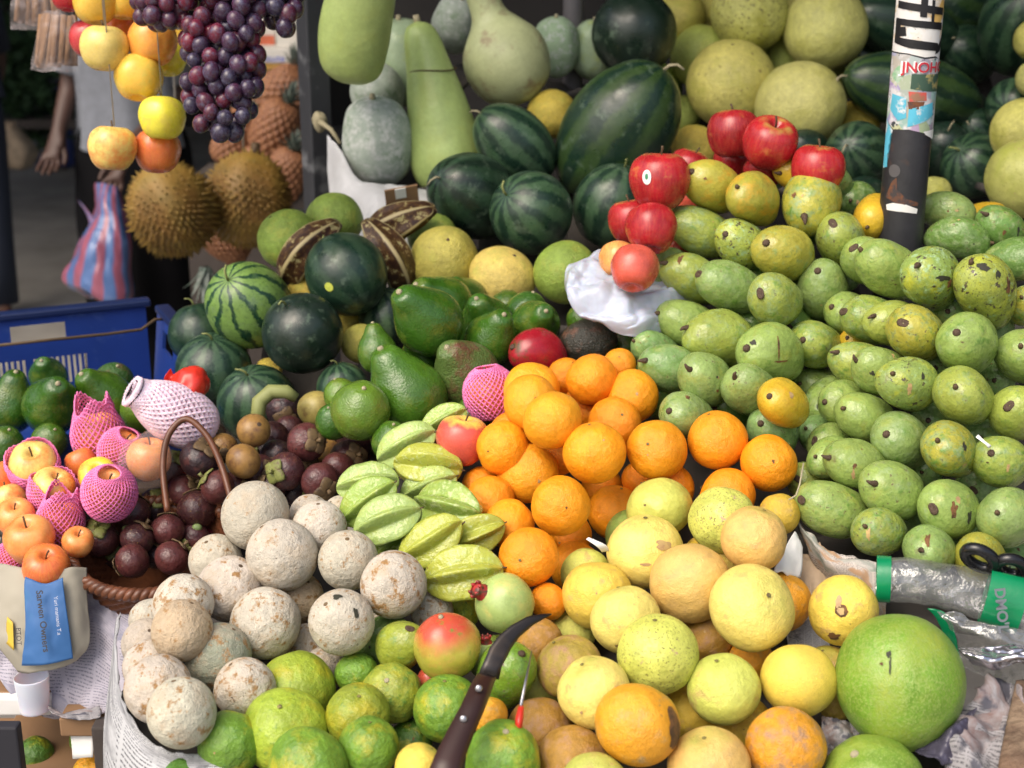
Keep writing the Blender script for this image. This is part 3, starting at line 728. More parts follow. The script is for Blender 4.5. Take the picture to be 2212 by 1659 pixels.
mangoes('left', lambda x, y: 2.10 + .4 * (650 - y) / 1000 + .5 * ((x - 1640) / 1000) ** 2, [
 ('top', [(1543, 404, 56, -1, 'M4', 'gold orange-green mango', 195, 1.15), (1628, 428, 55, -2, 'M4', 'gold yellow mango with a brown stem mark', 200, 1.08), (1755, 430, 68, -2, 'M4', 'large yellow-green mango', 230, 1.05),
          (1727, 374, 42, 4, 'M5', 'back gold orange-tipped mango resting on top of the left stack', 190, 1.2), (1795, 386, 38, 5, 'M6', 'back pale green mango behind the orange-tipped one', 200, 1.2), (1650, 378, 34, 6, 'M7', 'back green mango just under the stem-hollow apple', 200, 1.3)]),
 ('second', [(1466, 496, 46, 3, 'M3', 'green mango with a pointed dark tip', 195, 1.2), (1520, 503, 55, -1, 'M3', 'long green mango', 196, 1.34), (1606, 531, 55, -2, 'M3', 'green mango with an eye-like stem scar', 200, 1.08), (1697, 549, 61, -2, 'M4', 'yellow-green mango', 205, 1.08), (1817, 521, 57, -1, 'M3', 'round green mango', 140, 1.04), (1888, 466, 45, 0, 'M5', 'gold orange-cheeked mango against the pole', 230, 1.1)]),
 ('third', [(1456, 583, 46, 3, 'M', 'light green mango', 205, 1.2), (1500, 602, 52, 1, 'M3', 'brown-flecked green mango', 205, 1.3), (1578, 620, 58, -2, 'M2', 'broad green mango', 200, 1.3), (1676, 652, 57, -2, 'M3', 'green mango facing out', 200, 1.06), (1779, 632, 58, -2, 'M2', 'green mango with an ochre stain', 130, 1.05)]),
 ('fourth', [(1452, 680, 48, 3, 'M', 'pale green mango with a black tip', 215, 1.2), (1492, 702, 54, 1, 'M', 'slender green mango', 215, 1.32), (1562, 730, 60, -2, 'M3', 'long yellow-green mango', 205, 1.34), (1668, 762, 64, -2, 'M', 'green mango with branching sap marks', 215, 1.15), (1760, 745, 56, -2, 'M3', 'green mango with a large grey stem mark', 215, 1.05)]),
 ('fifth', [(1415, 760, 42, 3, 'M6', 'bluish green mango', 215, 1.25), (1457, 798, 56, 0, 'M6', 'glossy bluish green mango', 220, 1.22), (1527, 822, 58, -2, 'M2', 'green mango with a round brown stem spot', 200, 1.06), (1618, 844, 56, -2, 'M2', 'grey-green mango', 210, 1.1), (1692, 871, 54, -9, 'M5', 'gold orange-centred mango', 200, 1.08)]),
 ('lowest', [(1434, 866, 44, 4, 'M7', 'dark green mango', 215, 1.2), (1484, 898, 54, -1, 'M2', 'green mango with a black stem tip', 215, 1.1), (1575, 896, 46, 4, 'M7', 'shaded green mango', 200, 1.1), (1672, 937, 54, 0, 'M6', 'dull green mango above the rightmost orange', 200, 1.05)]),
])
mangoes('right', lambda x, y: 1.90 + .35 * (850 - y) / 1000 + .6 * ((x - 2020) / 1000) ** 2, [
 ('loose', [(2046, 455, 42, 18, 'M2', 'back green mango lying right of the pole with its stem end right', -18, 1.34), (2068, 512, 46, 14, 'M7', 'back long dark green mango lying behind the top row', -12, 1.35), (2168, 500, 50, 14, 'M7', 'back green mango with a white glint, upper right', 150, 1.2), (2120, 470, 34, 26, 'M5', 'back gold yellowing mango under the right edge pomelos', 10, 1.3), (2190, 560, 48, 10, 'M7', 'back dark mango in the shadow at the right edge', 0, 1.2)]),
 ('top', [(1872, 566, 50, 3, 'M', 'green mango half hidden', 200, 1.12), (1922, 584, 62, 0, 'M', 'pale green mango with a brown beak', 200, 1.3), (2013, 600, 64, -1, 'M', 'scar-blotched green mango', 215, 1.08), (2131, 625, 66, -2, 'M3', 'scar-covered grey-blotched mango', 135, 1.2), (2218, 664, 44, 0, 'M4', 'yellowish mango cut by the right edge', 200, 1.05)]),
 ('second', [(1838, 680, 50, 3, 'M', 'light green mango with a grey stem', 225, 1.2), (1886, 692, 56, 1, 'M3', 'green mango with a ridge along it', 220, 1.3), (1935, 700, 52, 0, 'M3', 'narrow green mango', 210, 1.2), (1978, 720, 62, -2, 'M4', 'yellow mango with two dark spots', 215, 1.06), (2091, 742, 66, -3, 'M', 'green mango with a stem dot and short streak', 200, 1.05), (2212, 772, 60, -2, 'M', 'green mango cut by the right edge', 200, 1.02), (1850, 748, 38, 4, 'M5', 'back gold small yellow mango under the second row', 200, 1.1)]),
 ('third', [(1774, 838, 46, 4, 'M', 'light green mango', 220, 1.2), (1866, 792, 52, 1, 'M3', 'green mango with a pointed stem', 195, 1.3), (1905, 806, 52, 0, 'M', 'green mango with a brown stem spike', 200, 1.3), (1966, 830, 60, -2, 'M', 'green mango with a grey stem scar', 205, 1.12), (2080, 855, 65, -3, 'M3', 'round green mango', 200, 1.03), (2200, 893, 62, -3, 'M3', 'yellow-green mango at the right edge', 160, 1.05)]),
 ('fourth', [(1775, 868, 44, 3, 'M', 'pale green mango', 235, 1.2), (1828, 872, 50, 1, 'M', 'green mango with a broad brown stem patch', 220, 1.2), (1876, 905, 56, -1, 'M', 'broad green mango', 210, 1.22), (1947, 950, 62, -2, 'M2', 'green mango with dark sap runs', 215, 1.1), (2050, 970, 61, -3, 'M4', 'yellow mango with a central stem eye', 215, 1.08), (2163, 1000, 60, -3, 'M3', 'green mango with a white scrap on its stem', 200, 1.05)]),
 ('fifth', [(1772, 942, 44, 3, 'M6', 'small green mango', 225, 1.15), (1803, 962, 48, 1, 'M', 'green mango with a brown streak', 215, 1.2), (1800, 990, 48, 0, 'M', 'light green mango with a glossy tip', 215, 1.15), (1852, 1003, 56, -2, 'M', 'green mango with a bent stem', 215, 1.25), (1932, 1062, 66, -3, 'M', 'large flecked green mango', 200, 1.1), (2052, 1102, 64, -3, 'M', 'green mango with a dark stem beak', 170, 1.1), (2178, 1120, 66, -4, 'M2', 'big green mango at the right edge', 200, 1.06)]),
 ('lowest', [(1752, 1046, 46, 3, 'M3', 'green mango with a straw across it', 215, 1.1), (1804, 1104, 62, -1, 'M', 'long green mango on the newspaper tray', 205, 1.32), (1900, 1150, 55, -2, 'M3', 'yellow-green mango on the newspaper rim', 200, 1.1), (2008, 1189, 57, -3, 'M2', 'green mango above the plastic bag roll', 200, 1.04), (2120, 1212, 58, -3, 'M4', 'yellow-green mango behind the scissors', 200, 1.05)]),
])
GAP = 'pale green mango glimpsed in a gap between the front mangoes'
pile('mango', 'mango', 'mango', 'mango', 'mangoes glimpsed in gaps of the stacks', lambda x, y: 1.99 + .35 * (850 - y) / 1000, [
 (x, y, b, 0, 'M6', GAP, dict(ang=200, s=1.1)) for x, y, b in [(2052, 668, 44), (2148, 700, 44), (2030, 790, 44), (2150, 815, 44), (2012, 895, 42), (2120, 935, 46), (2110, 1045, 44), (2000, 1010, 42), (2095, 1160, 42), (1960, 1130, 40), (2180, 1215, 50)]])
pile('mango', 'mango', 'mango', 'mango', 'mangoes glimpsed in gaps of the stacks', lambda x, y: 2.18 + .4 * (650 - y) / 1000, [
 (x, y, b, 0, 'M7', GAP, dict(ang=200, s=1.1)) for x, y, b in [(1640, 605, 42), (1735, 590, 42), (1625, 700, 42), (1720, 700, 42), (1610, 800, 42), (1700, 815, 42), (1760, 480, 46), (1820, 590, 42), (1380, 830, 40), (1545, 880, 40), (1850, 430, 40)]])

pile('avocado', 'avocado', 'avocado', 'avocado', 'avocados in the middle of the stall', lin(2.13, 800, .5), [
 (918, 684, 76, -5, 'A', 'big glossy avocado, topmost of the middle heap', dict(ang=128, s=1.15)),
 (950, 650, 64, 4, 'A', 'avocado behind the topmost glossy one', dict(ang=140, s=1.15)),
 (1000, 640, 50, 8, 'A3', 'dark avocado before the yellow pomelo', dict(ang=120, s=1.1)),
 (876, 842, 84, -6, 'A2', 'largest pear-shaped avocado, leaning left', dict(ang=118, s=1.22)),
 (814, 752, 44, -2, 'A2', 'slim avocado neck with pale stem on the left', dict(ang=96, s=1.3)),
 (1003, 800, 74, -2, 'Ab', 'brownish green avocado behind the oranges', dict(ang=118, s=1.12, mat='dullavocado')),
 (1050, 690, 60, 3, 'A', 'round avocado right of the topmost one', dict(ang=110, s=1.12)),
 (1064, 728, 60, 1, 'A', 'avocado above the brownish green one', dict(ang=60, s=1.1)),
 (1160, 700, 56, 3, 'A', 'avocado behind the dark red mango', dict(ang=40, s=1.05)),
 (1135, 682, 48, 7, 'A3', 'dark avocado touching the green pomelo', dict(kind='roundavo')),
 (1166, 762, 50, 0, 'R2', 'dark red mango right behind the oranges', dict(kind='mango', mat='redmango', ang=165, s=1.34, name='red_mango', cat='mango', group='x')),
 (1270, 738, 50, 1, 'Ap', 'purple-black avocado under the white bag', dict(kind='roundavo', mat='dullavocado', ang=10, tilt=5, kz=1.15)),
 (1258, 694, 34, 7, 'A2', 'small green avocado under the edge of the white bag', dict(kind='roundavo')),
 (1348, 752, 36, 6, 'A3', 'dark avocado between white bag and mangoes', dict(kind='roundavo')),
 (778, 888, 64, -4, 'A4', 'yellow-green folded avocado above the mangosteens', dict(kind='roundavo', ang=75, tilt=42, kz=.95)),
 (846, 955, 43, -4, 'A2', 'small green avocado above the star fruit', dict(kind='roundavo', ang=80, tilt=35)),
 (1095, 672, 42, 8, 'A3', 'dark avocado in the shade behind the round pair', dict(kind='roundavo')),
 (738, 858, 38, 1, 'A4', 'light green avocado above the tan fruit', dict(kind='roundavo')),
 (908, 776, 52, 4, 'A', 'avocado between the topmost glossy one and the largest one', dict(ang=110, s=1.1)),
 (958, 892, 46, 3, 'A', 'avocado at the lower right of the largest one', dict(ang=60, s=1.1)),
 (990, 728, 46, 5, 'A3', 'shaded avocado above the brownish green one', dict(ang=100, s=1.1)),
 (720, 912, 38, 3, 'A', 'avocado peeping left of the folded one', dict(kind='roundavo')),
 (920, 890, 40, 3, 'A3', 'dark avocado under the largest one', dict(kind='roundavo')),
 (1020, 900, 40, 2, 'A', 'green avocado behind the red apple by the oranges', dict(kind='roundavo')),
])
pile('avocado', 'avocado', 'avocado', 'avocado', 'avocados in the blue crate', lin(2.28, 870, .4), [
 (22, 868, 58, 0, 'A', 'avocado at the left photo edge in the blue crate', dict(ang=70, s=1.2)),
 (112, 870, 64, -3, 'A', 'big dark green avocado in the middle of the crate', dict(ang=60, s=1.1)),
 (220, 856, 62, 0, 'A2', 'upright avocado on the right in the crate', dict(ang=125, s=1.15)),
 (102, 808, 42, 7, 'A3', 'small avocado against the crate back wall', dict(ang=90, s=1.1)),
 (310, 888, 48, -2, 'A4', 'light green avocado left of the white foam net', dict(kind='roundavo', ang=90, tilt=20)),
 (106, 955, 40, -2, 'A2', 'avocado behind the pink netted apple', dict(kind='roundavo')),
 (8, 965, 44, -3, 'A', 'avocado low at the left photo edge', dict(kind='roundavo')),
 (246, 826, 42, 4, 'A3', 'brownish avocado behind the upright one', dict(kind='roundavo', mat='dullavocado')),
])

pile('pomelo', 'roundpomelo', 'backpomelo', 'pomelo', 'pomelos behind the avocados', lin(2.45, 590, .5), [
 (1085, 600, 74, 0, 'B5', 'yellow knobbly pomelo behind the avocados', dict(kz=.9)),
 (960, 566, 76, 2, 'B6', 'olive-yellow pomelo with a pale nub', dict(kind='pomelo', ang=75, tilt=60)),
 (934, 512, 54, 8, 'B7', 'green pomelo behind the olive-yellow one'),
 (1222, 588, 70, -2, 'B7', 'green pomelo leaning on the white bag', dict(kind='roundpomelo')),
 (622, 517, 66, 0, 'B7', 'green pomelo below the durians', dict(mat='backpomelo')),
 (722, 476, 62, 5, 'B7', 'green pomelo before the white sack'),
 (662, 630, 44, 3, 'B4', 'orange-yellow fruit between the striped watermelons'),
 (745, 702, 46, 4, 'B4', 'orange fruit under the stickered watermelon'),
 (580, 802, 30, 3, 'B4', 'small yellow fruit in the gap of the left watermelons'),
 (780, 742, 44, 0, 'B6', 'brownish yellow melon hidden behind the slim avocado'),
], ang=(40, 140))
pile('ridged_pod', 'pod', 'pod', 'ridged pod', 'brown ridged pods among the melons', lin(2.42, 550, .4), [
 (652, 548, 42, 1, 'N4', 'brown ridged pod left of the stickered watermelon', dict(ang=48, s=1.85, roll=2.8)),
 (836, 496, 44, 6, 'N4', 'brown ridged pod below the cardboard piece', dict(ang=35, s=1.7, roll=2.8)),
 (850, 560, 42, 0, 'N4', 'brown ridged pod right of the stickered watermelon', dict(ang=118, s=1.8, roll=0.2)),
])
pile('watermelon', 'melon', 'melon', 'watermelon', 'small watermelons on the left', lin(2.35, 700, .5), [
 (537, 660, 92, 0, 'K4', 'light green watermelon with dark jagged stripes and blossom scar', dict(mat='melon_light', ang=120, tilt=55, kz=1.1)),
 (654, 720, 88, -2, 'K2', 'nearly black plain watermelon, front left', dict(mat='melon_dark', ang=115, tilt=40)),
 (748, 592, 88, -1, 'K', 'dark striped watermelon with a yellow sticker', dict(ang=125, tilt=-15, kz=1.06, extra='sticker_y')),
 (462, 800, 82, -2, 'K3', 'grey-green watermelon with an upright stem above the white net', dict(ang=85, tilt=35)),
 (432, 722, 68, 4, 'K', 'dark watermelon with curly stem beside the crate', dict(ang=100, tilt=10)),
 (556, 872, 86, -4, 'K3', 'striped watermelon behind the mangosteens', dict(ang=100, tilt=42)),
 (836, 684, 62, 6, 'K5', 'pale striped watermelon hidden by the avocados', dict(ang=100, tilt=20)),
 (740, 838, 56, 2, 'K3', 'small watermelon above the folded avocado', dict(ang=100, tilt=20)),
])
pile('watermelon', 'melon', 'melon', 'watermelon', 'watermelons in the middle', lin(2.62, 430, .5), [
 (1024, 424, 88, -3, 'K', 'dark watermelon with a thin stem at its left', dict(kind='longmelon', mat='melon_dark', ang=158, s=1.12, kz=.9)),
 (1147, 460, 90, -4, 'K3', 'round finely striped watermelon with a pale curved stem', dict(ang=150, tilt=45)),
 (1112, 312, 74, 4, 'K3', 'oblong watermelon with bold dark bands', dict(kind='longmelon', ang=140, s=1.3, kz=.95)),
 (1333, 284, 114, 4, 'K6', 'very large oblong watermelon beside the dark thin post', dict(kind='longmelon', mat='melon', ang=52, s=1.36)),
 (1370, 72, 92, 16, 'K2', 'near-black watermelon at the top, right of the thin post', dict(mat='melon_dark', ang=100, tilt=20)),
 (1322, 444, 84, 2, 'K3', 'watermelon with a long hooked stem behind the red apples', dict(ang=72, tilt=25, kz=1.1)),
])
pile('watermelon', 'longmelon', 'melon', 'watermelon', 'watermelons at the back right', lin(2.95, 200, .55), [
 (1955, 58, 68, 0, 'K', 'oblong watermelon behind the pole at the top', dict(ang=170, s=1.85, kz=1.4)),
 (1974, 200, 80, -4, 'K6', 'big oblong watermelon crossing behind the pole', dict(ang=172, s=1.98, kz=1.5)),
 (2200, 62, 84, -4, 'K3', 'watermelon in the top right corner', dict(ang=120, s=1.1)),
 (2192, 230, 62, -6, 'K3', 'radial striped watermelon at the right edge', dict(kind='melon', ang=200, tilt=50)),
 (2104, 358, 70, -8, 'K3', 'round striped watermelon right of the pole', dict(kind='melon', ang=150, tilt=40)),
 (1856, 336, 70, -6, 'K3', 'dark watermelon above the mango stack, left of the pole', dict(ang=170, s=1.1)),
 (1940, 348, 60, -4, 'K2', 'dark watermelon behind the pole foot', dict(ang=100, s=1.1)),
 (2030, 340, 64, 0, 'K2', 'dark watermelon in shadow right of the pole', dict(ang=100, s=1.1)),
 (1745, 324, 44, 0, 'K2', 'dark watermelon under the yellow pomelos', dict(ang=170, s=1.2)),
 (1872, 428, 46, -8, 'K2', 'small dark watermelon at the back of the mango stack', dict(ang=170, s=1.2)),
 (2064, 14, 72, 4, 'K6', 'green watermelon at the top, right of the pole', dict(ang=170, s=1.3)),
 (1880, 130, 46, 12, 'K6', 'shaded watermelon between the two oblong ones left of the pole', dict(ang=170, s=1.3)),
 (2120, 290, 52, 6, 'K', 'shaded watermelon above the round striped one', dict(ang=160, s=1.2)),
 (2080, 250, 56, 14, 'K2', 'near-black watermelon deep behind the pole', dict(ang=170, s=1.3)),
 (1800, 330, 40, 14, 'K6', 'dark green watermelon end right of the red apples', dict(ang=170, s=1.2)),
 (2090, 118, 60, 8, 'K', 'dark watermelon between the pole and the right edge', dict(ang=170, s=1.2)),
])
pile('pomelo', 'roundpomelo', 'backpomelo', 'pomelo', 'yellow pomelos at the back', lin(2.97, 200, .55), [
 (1580, 183, 98, -3, 'B', 'large yellow pomelo left of its twin, above the red apples'),
 (1729, 228, 97, -5, 'B8', 'large clean yellow pomelo right above the red apples'),
 (1783, 62, 90, -3, 'B8', 'yellow pomelo at the top with brown rub marks', dict(kz=1.05)),
 (1620, 30, 84, -2, 'B2', 'black-spotted yellow pomelo at the top', dict(mat='spotpomelo')),
 (1520, 124, 72, 4, 'B3', 'green-yellow pomelo behind the left twin'),
 (1466, 36, 58, 8, 'B6', 'olive pomelo at the top beside the near-black watermelon'),
 (1500, 318, 50, -4, 'B4', 'orange-yellow pomelo left of the topmost apple'),
 (1192, 246, 54, -6, 'B4', 'yellow melon behind the thin dark post'),
 (1700, 132, 46, 8, 'B3', 'green pomelo wedged among the yellow ones'),
 (1858, 258, 46, 2, 'B4', 'yellow melon under the big oblong watermelon'),
 (2216, 286, 76, -30, 'B', 'upper yellow pomelo at the right photo edge'),
 (2214, 388, 86, -38, 'B2', 'lower speckled pomelo at the right photo edge', dict(mat='speckled')),
 (1655, 112, 56, 14, 'B3', 'green-yellow pomelo deep between the top ones'),
 (1840, 165, 50, 18, 'B3', 'shaded pomelo left of the upper oblong watermelon'),
 (1420, 190, 56, 20, 'B7', 'green pomelo in shade right of the near-black watermelon'),
 (1560, 20, 56, 14, 'B6', 'olive pomelo in shade at the top behind the spotted one'),
 (1690, -10, 70, 8, 'B', 'yellow pomelo cut by the top edge between two others'),
 (1470, 250, 44, 16, 'B3', 'shaded pomelo between the large watermelon and the left twin'),
 (2236, 86, 46, -20, 'B', 'yellow pomelo barely inside the top right edge'),
 (2020, 416, 36, -30, 'B2', 'small yellow pomelo right of the pole foot'),
 (2234, 170, 40, -20, 'B8', 'small yellow pomelo barely inside the right edge'),
])
pile('gourd', 'bottlegourd', 'gourd', 'gourd', 'pale gourds at the back', lin(2.85, 250, .3), [
 (770, 45, 76, -28, 'V', 'thick pale gourd hanging at the top beside the post', dict(kind='longgourd', ang=76, s=1.6, fix=True, kz=.9)),
 (948, 232, 80, -4, 'V', 'long bottle gourd with a cut ring near its top', dict(ang=99, s=2.28)),
 (1096, 136, 94, 0, 'V4', 'necked gourd with brown patches', dict(kind='neckgourd', mat='patchgourd', ang=112, s=1.19)),
 (872, 135, 72, 8, 'V5', 'smooth pale green gourd behind the bottle gourd', dict(kind='melongourd', ang=95, s=1.2, mat='gourd')),
 (816, 308, 76, -2, 'V3', 'ash-white wax gourd in the white sack', dict(kind='melongourd', ang=95, s=1.2, mat='waxgourd')),
 (816, 204, 58, 10, 'V3', 'small ash-white wax gourd behind the larger one', dict(kind='melongourd', ang=95, s=1.05, mat='waxgourd')),
 (985, 52, 52, 16, 'V3', 'grey-green wax gourd left of the necked gourd', dict(kind='melongourd', ang=70, s=1.1, mat='waxgourd')),
 (1200, 102, 50, 14, 'V5', 'pale wax gourd behind the thin post, left side', dict(kind='melongourd', ang=90, s=1.2, mat='waxgourd')),
 (1284, 108, 50, 18, 'V5', 'pale wax gourd behind the thin post, right side', dict(kind='melongourd', ang=90, s=1.2, mat='gourd')),
])
def mg(x, y, r, dd, ck, lb, **k): return (x, y, r, dd, ck, lb, k)
pile('mangosteen', 'drymangosteen', 'mangosteen', 'mangosteen', 'mangosteens in the wicker basket', lin(2.08, 1150, .45), [
 mg(215, 1164, 42, 0, 'N', 'mangosteen with upright calyx at the left basket rim', kind='mangosteen', ang=85, tilt=45),
 mg(286, 1108, 39, 1, 'N', 'mangosteen with pale nub below the netted apple', kind='nubmangosteen', ang=80, tilt=-38),
 mg(340, 1094, 42, 1, 'N2', 'dark mangosteen under the left foot of the handle', ang=80, tilt=20),
 mg(426, 1102, 44, -1, 'N', 'big maroon mangosteen with green nub inside the handle arch', kind='nubmangosteen', ang=100, tilt=-40),
 mg(296, 1164, 37, -2, 'N', 'small mangosteen in the middle of the basket', ang=60, tilt=-10),
 mg(362, 1146, 37, -2, 'N3', 'maroon mangosteen left of the green-nubbed one', ang=60, tilt=-20),
 mg(371, 1206, 38, -4, 'N3', 'mangosteen at the front rim touching the wood apples', ang=50, tilt=-20),
 mg(286, 1212, 38, -4, 'N3', 'mangosteen with a yellow fleck at the front rim', ang=200, tilt=-20),
 mg(420, 1162, 34, 1, 'N', 'mangosteen turned to show its leafy calyx', kind='mangosteen', ang=230, tilt=40),
 mg(472, 1140, 36, 3, 'N6', 'rosy mangosteen against the topmost wood apple', ang=80, tilt=10),
 mg(340, 1200, 32, 2, 'N2', 'dark mangosteen deep in the basket', ang=80, tilt=10),
 mg(250, 1200, 32, 2, 'N2', 'dark mangosteen in the left hollow of the basket', ang=80, tilt=10),
])
for it in ITEMS:
    if it['group'] == 'mangosteens in the wicker basket' and it['kind'] == 'drymangosteen' and rnd.random() < .8:
        it['kind'] = rnd.choice(('nubmangosteen', 'mangosteen')); it['ang'] = rnd.uniform(50, 130); it['tilt'] = rnd.uniform(-55, -25) if it['kind'] == 'nubmangosteen' else rnd.uniform(25, 60)
pile('mangosteen', 'drymangosteen', 'mangosteen', 'mangosteen', 'loose mangosteens behind the basket', lin(2.10, 1000, .5), [
 mg(432, 992, 44, 0, 'N2', 'blackish mangosteen under the basket handle', ang=80, tilt=-20),
 mg(376, 1014, 38, 2, 'N3', 'dusty maroon mangosteen left inside the handle', kind='mangosteen', ang=95, tilt=20),
 mg(470, 1052, 38, 0, 'N3', 'mangosteen with yellow flecks right inside the handle', kind='mangosteen', ang=250, tilt=20),
 mg(396, 1062, 36, 3, 'N3', 'mangosteen behind the dark ones in the basket', ang=80, tilt=0),
 mg(548, 930, 37, 2, 'N4', 'tan round fruit with a black spot, upper', kind='smallround', mat='tanfruit', ang=40, tilt=50, name='tan_fruit', cat='fruit'),
 mg(526, 996, 39, -1, 'N4', 'golden tan round fruit, lower', kind='smallround', mat='tanfruit', ang=40, tilt=-20, name='tan_fruit', cat='fruit'),
 mg(612, 887, 38, 3, 'N2', 'black shiny mangosteen inside the green curved stalk', ang=80, tilt=-20),
 mg(684, 884, 42, 2, 'N5', 'yellowish tan fruit with a brown base', kind='smallround', mat='tanfruit', ang=260, tilt=20, name='tan_fruit', cat='fruit'),
 mg(662, 955, 43, -1, 'N3', 'reddish clean mangosteen in the middle of the loose ones', ang=250, tilt=-20),
 mg(769, 944, 45, -1, 'N', 'maroon mangosteen in front of the folded avocado', ang=250, tilt=-20),
 mg(590, 945, 36, 3, 'N', 'brown mangosteen between the tan fruits and the reddish one', kind='mangosteen', ang=300, tilt=30),
 mg(576, 970, 32, 4, 'N2', 'mangosteen with yellow blossom bits', kind='mangosteen', ang=250, tilt=30),
 mg(618, 1018, 42, 0, 'N', 'mangosteen above the back wood apples, calyx left', kind='mangosteen', ang=220, tilt=20),
 mg(692, 1040, 42, -1, 'N3', 'purple mangosteen left of the star fruit', ang=330, tilt=10),
 mg(752, 992, 42, 1, 'N', 'mangosteen with a dry calyx above the left star fruit', ang=330, tilt=30),
 mg(640, 1064, 34, 3, 'N2', 'dark mangosteen just above the wood apples', kind='mangosteen', ang=250, tilt=20),
 mg(702, 978, 34, 3, 'N4', 'small tan fruit among the mangosteens', kind='smallround', mat='tanfruit', name='tan_fruit', cat='fruit'),
 mg(480, 968, 34, 4, 'N4', 'dry brown mangosteen right of the handle top', ang=120, tilt=30),
 mg(560, 1018, 38, 1, 'N', 'mangosteen just above the topmost wood apple'),
 mg(598, 984, 36, 1, 'N2', 'blackish mangosteen below the lower tan fruit'),
 mg(655, 1008, 36, 2, 'N', 'mangosteen between the purple and the reddish ones'),
 mg(722, 938, 38, 3, 'N2', 'dark mangosteen left of the maroon one by the folded avocado'),
 mg(730, 1010, 36, 1, 'N3', 'small maroon mangosteen at the top of the star fruit heap'),
 mg(506, 1052, 34, 2, 'N', 'mangosteen half behind the right foot of the basket handle'),
 mg(455, 940, 34, 5, 'N', 'mangosteen behind the top of the handle arch'),
 mg(625, 930, 34, 4, 'N', 'mangosteen under the black shiny one'),
 mg(590, 1050, 34, 2, 'N2', 'dark mangosteen right above the back wood apple'),
 mg(798, 1000, 30, 4, 'N2', 'dark mangosteen at the edge of the star fruit', ang=0, tilt=10),
])
pile('netted_apple', 'apple', 'peachapple', 'apple', 'apples in pink foam nets at the left', lin(2.08, 1050, .5), [
 mg(214, 944, 54, 2, 'H5', 'apple in a pink net with torn pointed top', ang=95, tilt=25, net='tall'),
 mg(72, 1004, 50, 0, 'H', 'yellow apple with pink net pushed off to the right', ang=75, tilt=48, net='half'),
 mg(262, 975, 46, 2, 'H5', 'apple in a tight pink net left of the clear bag', ang=60, tilt=30, net='full'),
 mg(113, 1056, 46, -2, 'H', 'yellow apple with pink net around its far side', ang=60, tilt=30, net='half'),
 mg(212, 1030, 42, -1, 'H4', 'yellow apple without net showing its hollow', ang=80, tilt=55, net=None),
 mg(236, 1066, 54, -4, 'H5', 'apple in a pink net with a round open mouth', ang=78, tilt=38, net='full'),
 mg(152, 1076, 36, 2, 'H6', 'apple in a deep pink net between its neighbours', ang=100, tilt=10, net='full'),
 mg(130, 1130, 48, -3, 'H6', 'apple in a crumpled pink net at the front', ang=80, tilt=20, net='tall'),
 mg(64, 1166, 54, -3, 'H5', 'orange-yellow apple with dark stem at the left front', ang=90, tilt=35),
 mg(100, 1226, 50, -4, 'H6', 'orange-red apple at the front edge, stem hollow up', ang=75, tilt=42),
 mg(20, 1082, 38, 0, 'H', 'pale apple at the left photo edge, upper'),
 mg(34, 1118, 42, 0, 'H5', 'peach apple at the left photo edge, lower', ang=80, tilt=40),
 mg(6, 1034, 38, 2, 'H6', 'orange apple at the left photo edge beside the avocado'),
 mg(168, 1172, 34, -2, 'H5', 'orange apple at the basket rim'),
 mg(322, 992, 48, 0, 'H5', 'apple inside the clear plastic bag', ang=80, tilt=20),
 mg(176, 1000, 34, 4, 'H6', 'red-orange apple behind the bare yellow one'),
 mg(28, 1212, 38, 2, 'H6', 'apple in a pink net at the lower left edge', net='full'),
 mg(384, 896, 56, -2, 'R3', 'pink mango in a white foam net', kind='roundavo', mat='redapple', ang=148, s=1.15, kz=1.08, net='white', np=True, name='netted_mango', cat='mango', group='x'),
 mg(1060, 852, 54, -12, 'H5', 'fruit in a pink net beside the oranges', ang=100, tilt=10, net='full'),
])
ITEMS = [it for it in ITEMS]
for it in ITEMS:
    if it['group'] == 'x': it['group'] = None

for it in ITEMS:
    if it['kind'] in ('drymangosteen', 'mangosteen') and it['group'] == 'loose mangosteens behind the basket': it['tilt'] = rnd.uniform(10, 60); it['ang'] = rnd.uniform(0, 360)
# hanging apples (they hang on strings from the canopy: never pushed about)
n0 = len(ITEMS)
pile('hanging_apple', 'apple', 'peachapple', 'apple', 'apples hanging on strings', lambda x, y: 2.3, [
 mg(207, 6, 48, 0, 'H2', 'yellow hanging apple at the top, left', ang=90, tilt=0, mat='goldapple'),
 mg(268, -2, 46, 2, 'H2', 'yellow hanging apple at the top, right', ang=90, tilt=0, mat='goldapple'),
 mg(225, 104, 52, -2, 'H', 'pale yellow hanging apple with long stem, front left', ang=88, tilt=8, mat='goldapple'),
 mg(330, 90, 53, 0, 'H3', 'orange-blushed hanging apple under the small grapes', ang=90, tilt=-10),
 mg(299, 167, 52, 0, 'H2', 'amber hanging apple, lowest of the upper bunch', ang=90, tilt=-10, mat='goldapple'),
 mg(350, 254, 50, -1, 'H4', 'lemon-yellow hanging apple above the orange-red one', ang=90, tilt=5, mat='goldapple'),
 mg(243, 320, 52, 0, 'H', 'peach hanging apple with bent stem, lowest left', ang=86, tilt=8),
 mg(340, 326, 50, 4, 'H6', 'orange-red hanging apple, lowest right', ang=90, tilt=0),
 mg(192, 84, 42, 8, 'H7', 'crimson hanging apple behind the pale yellow one', ang=90, tilt=0, mat='redapple'),
 mg(365, 128, 38, 8, 'H4', 'yellow hanging apple behind the orange-blushed one', ang=90, tilt=0, mat='goldapple'),
 mg(262, 62, 42, 9, 'H6', 'red-orange hanging apple deep inside the upper bunch', ang=90, tilt=0),
 mg(148, -12, 38, 4, 'R', 'red hanging apple at the top edge with a sticker', ang=90, tilt=0, mat='redapple'),
 mg(385, 100, 36, 10, 'H2', 'amber hanging apple behind the grapes', ang=90, tilt=0, mat='goldapple'),
])
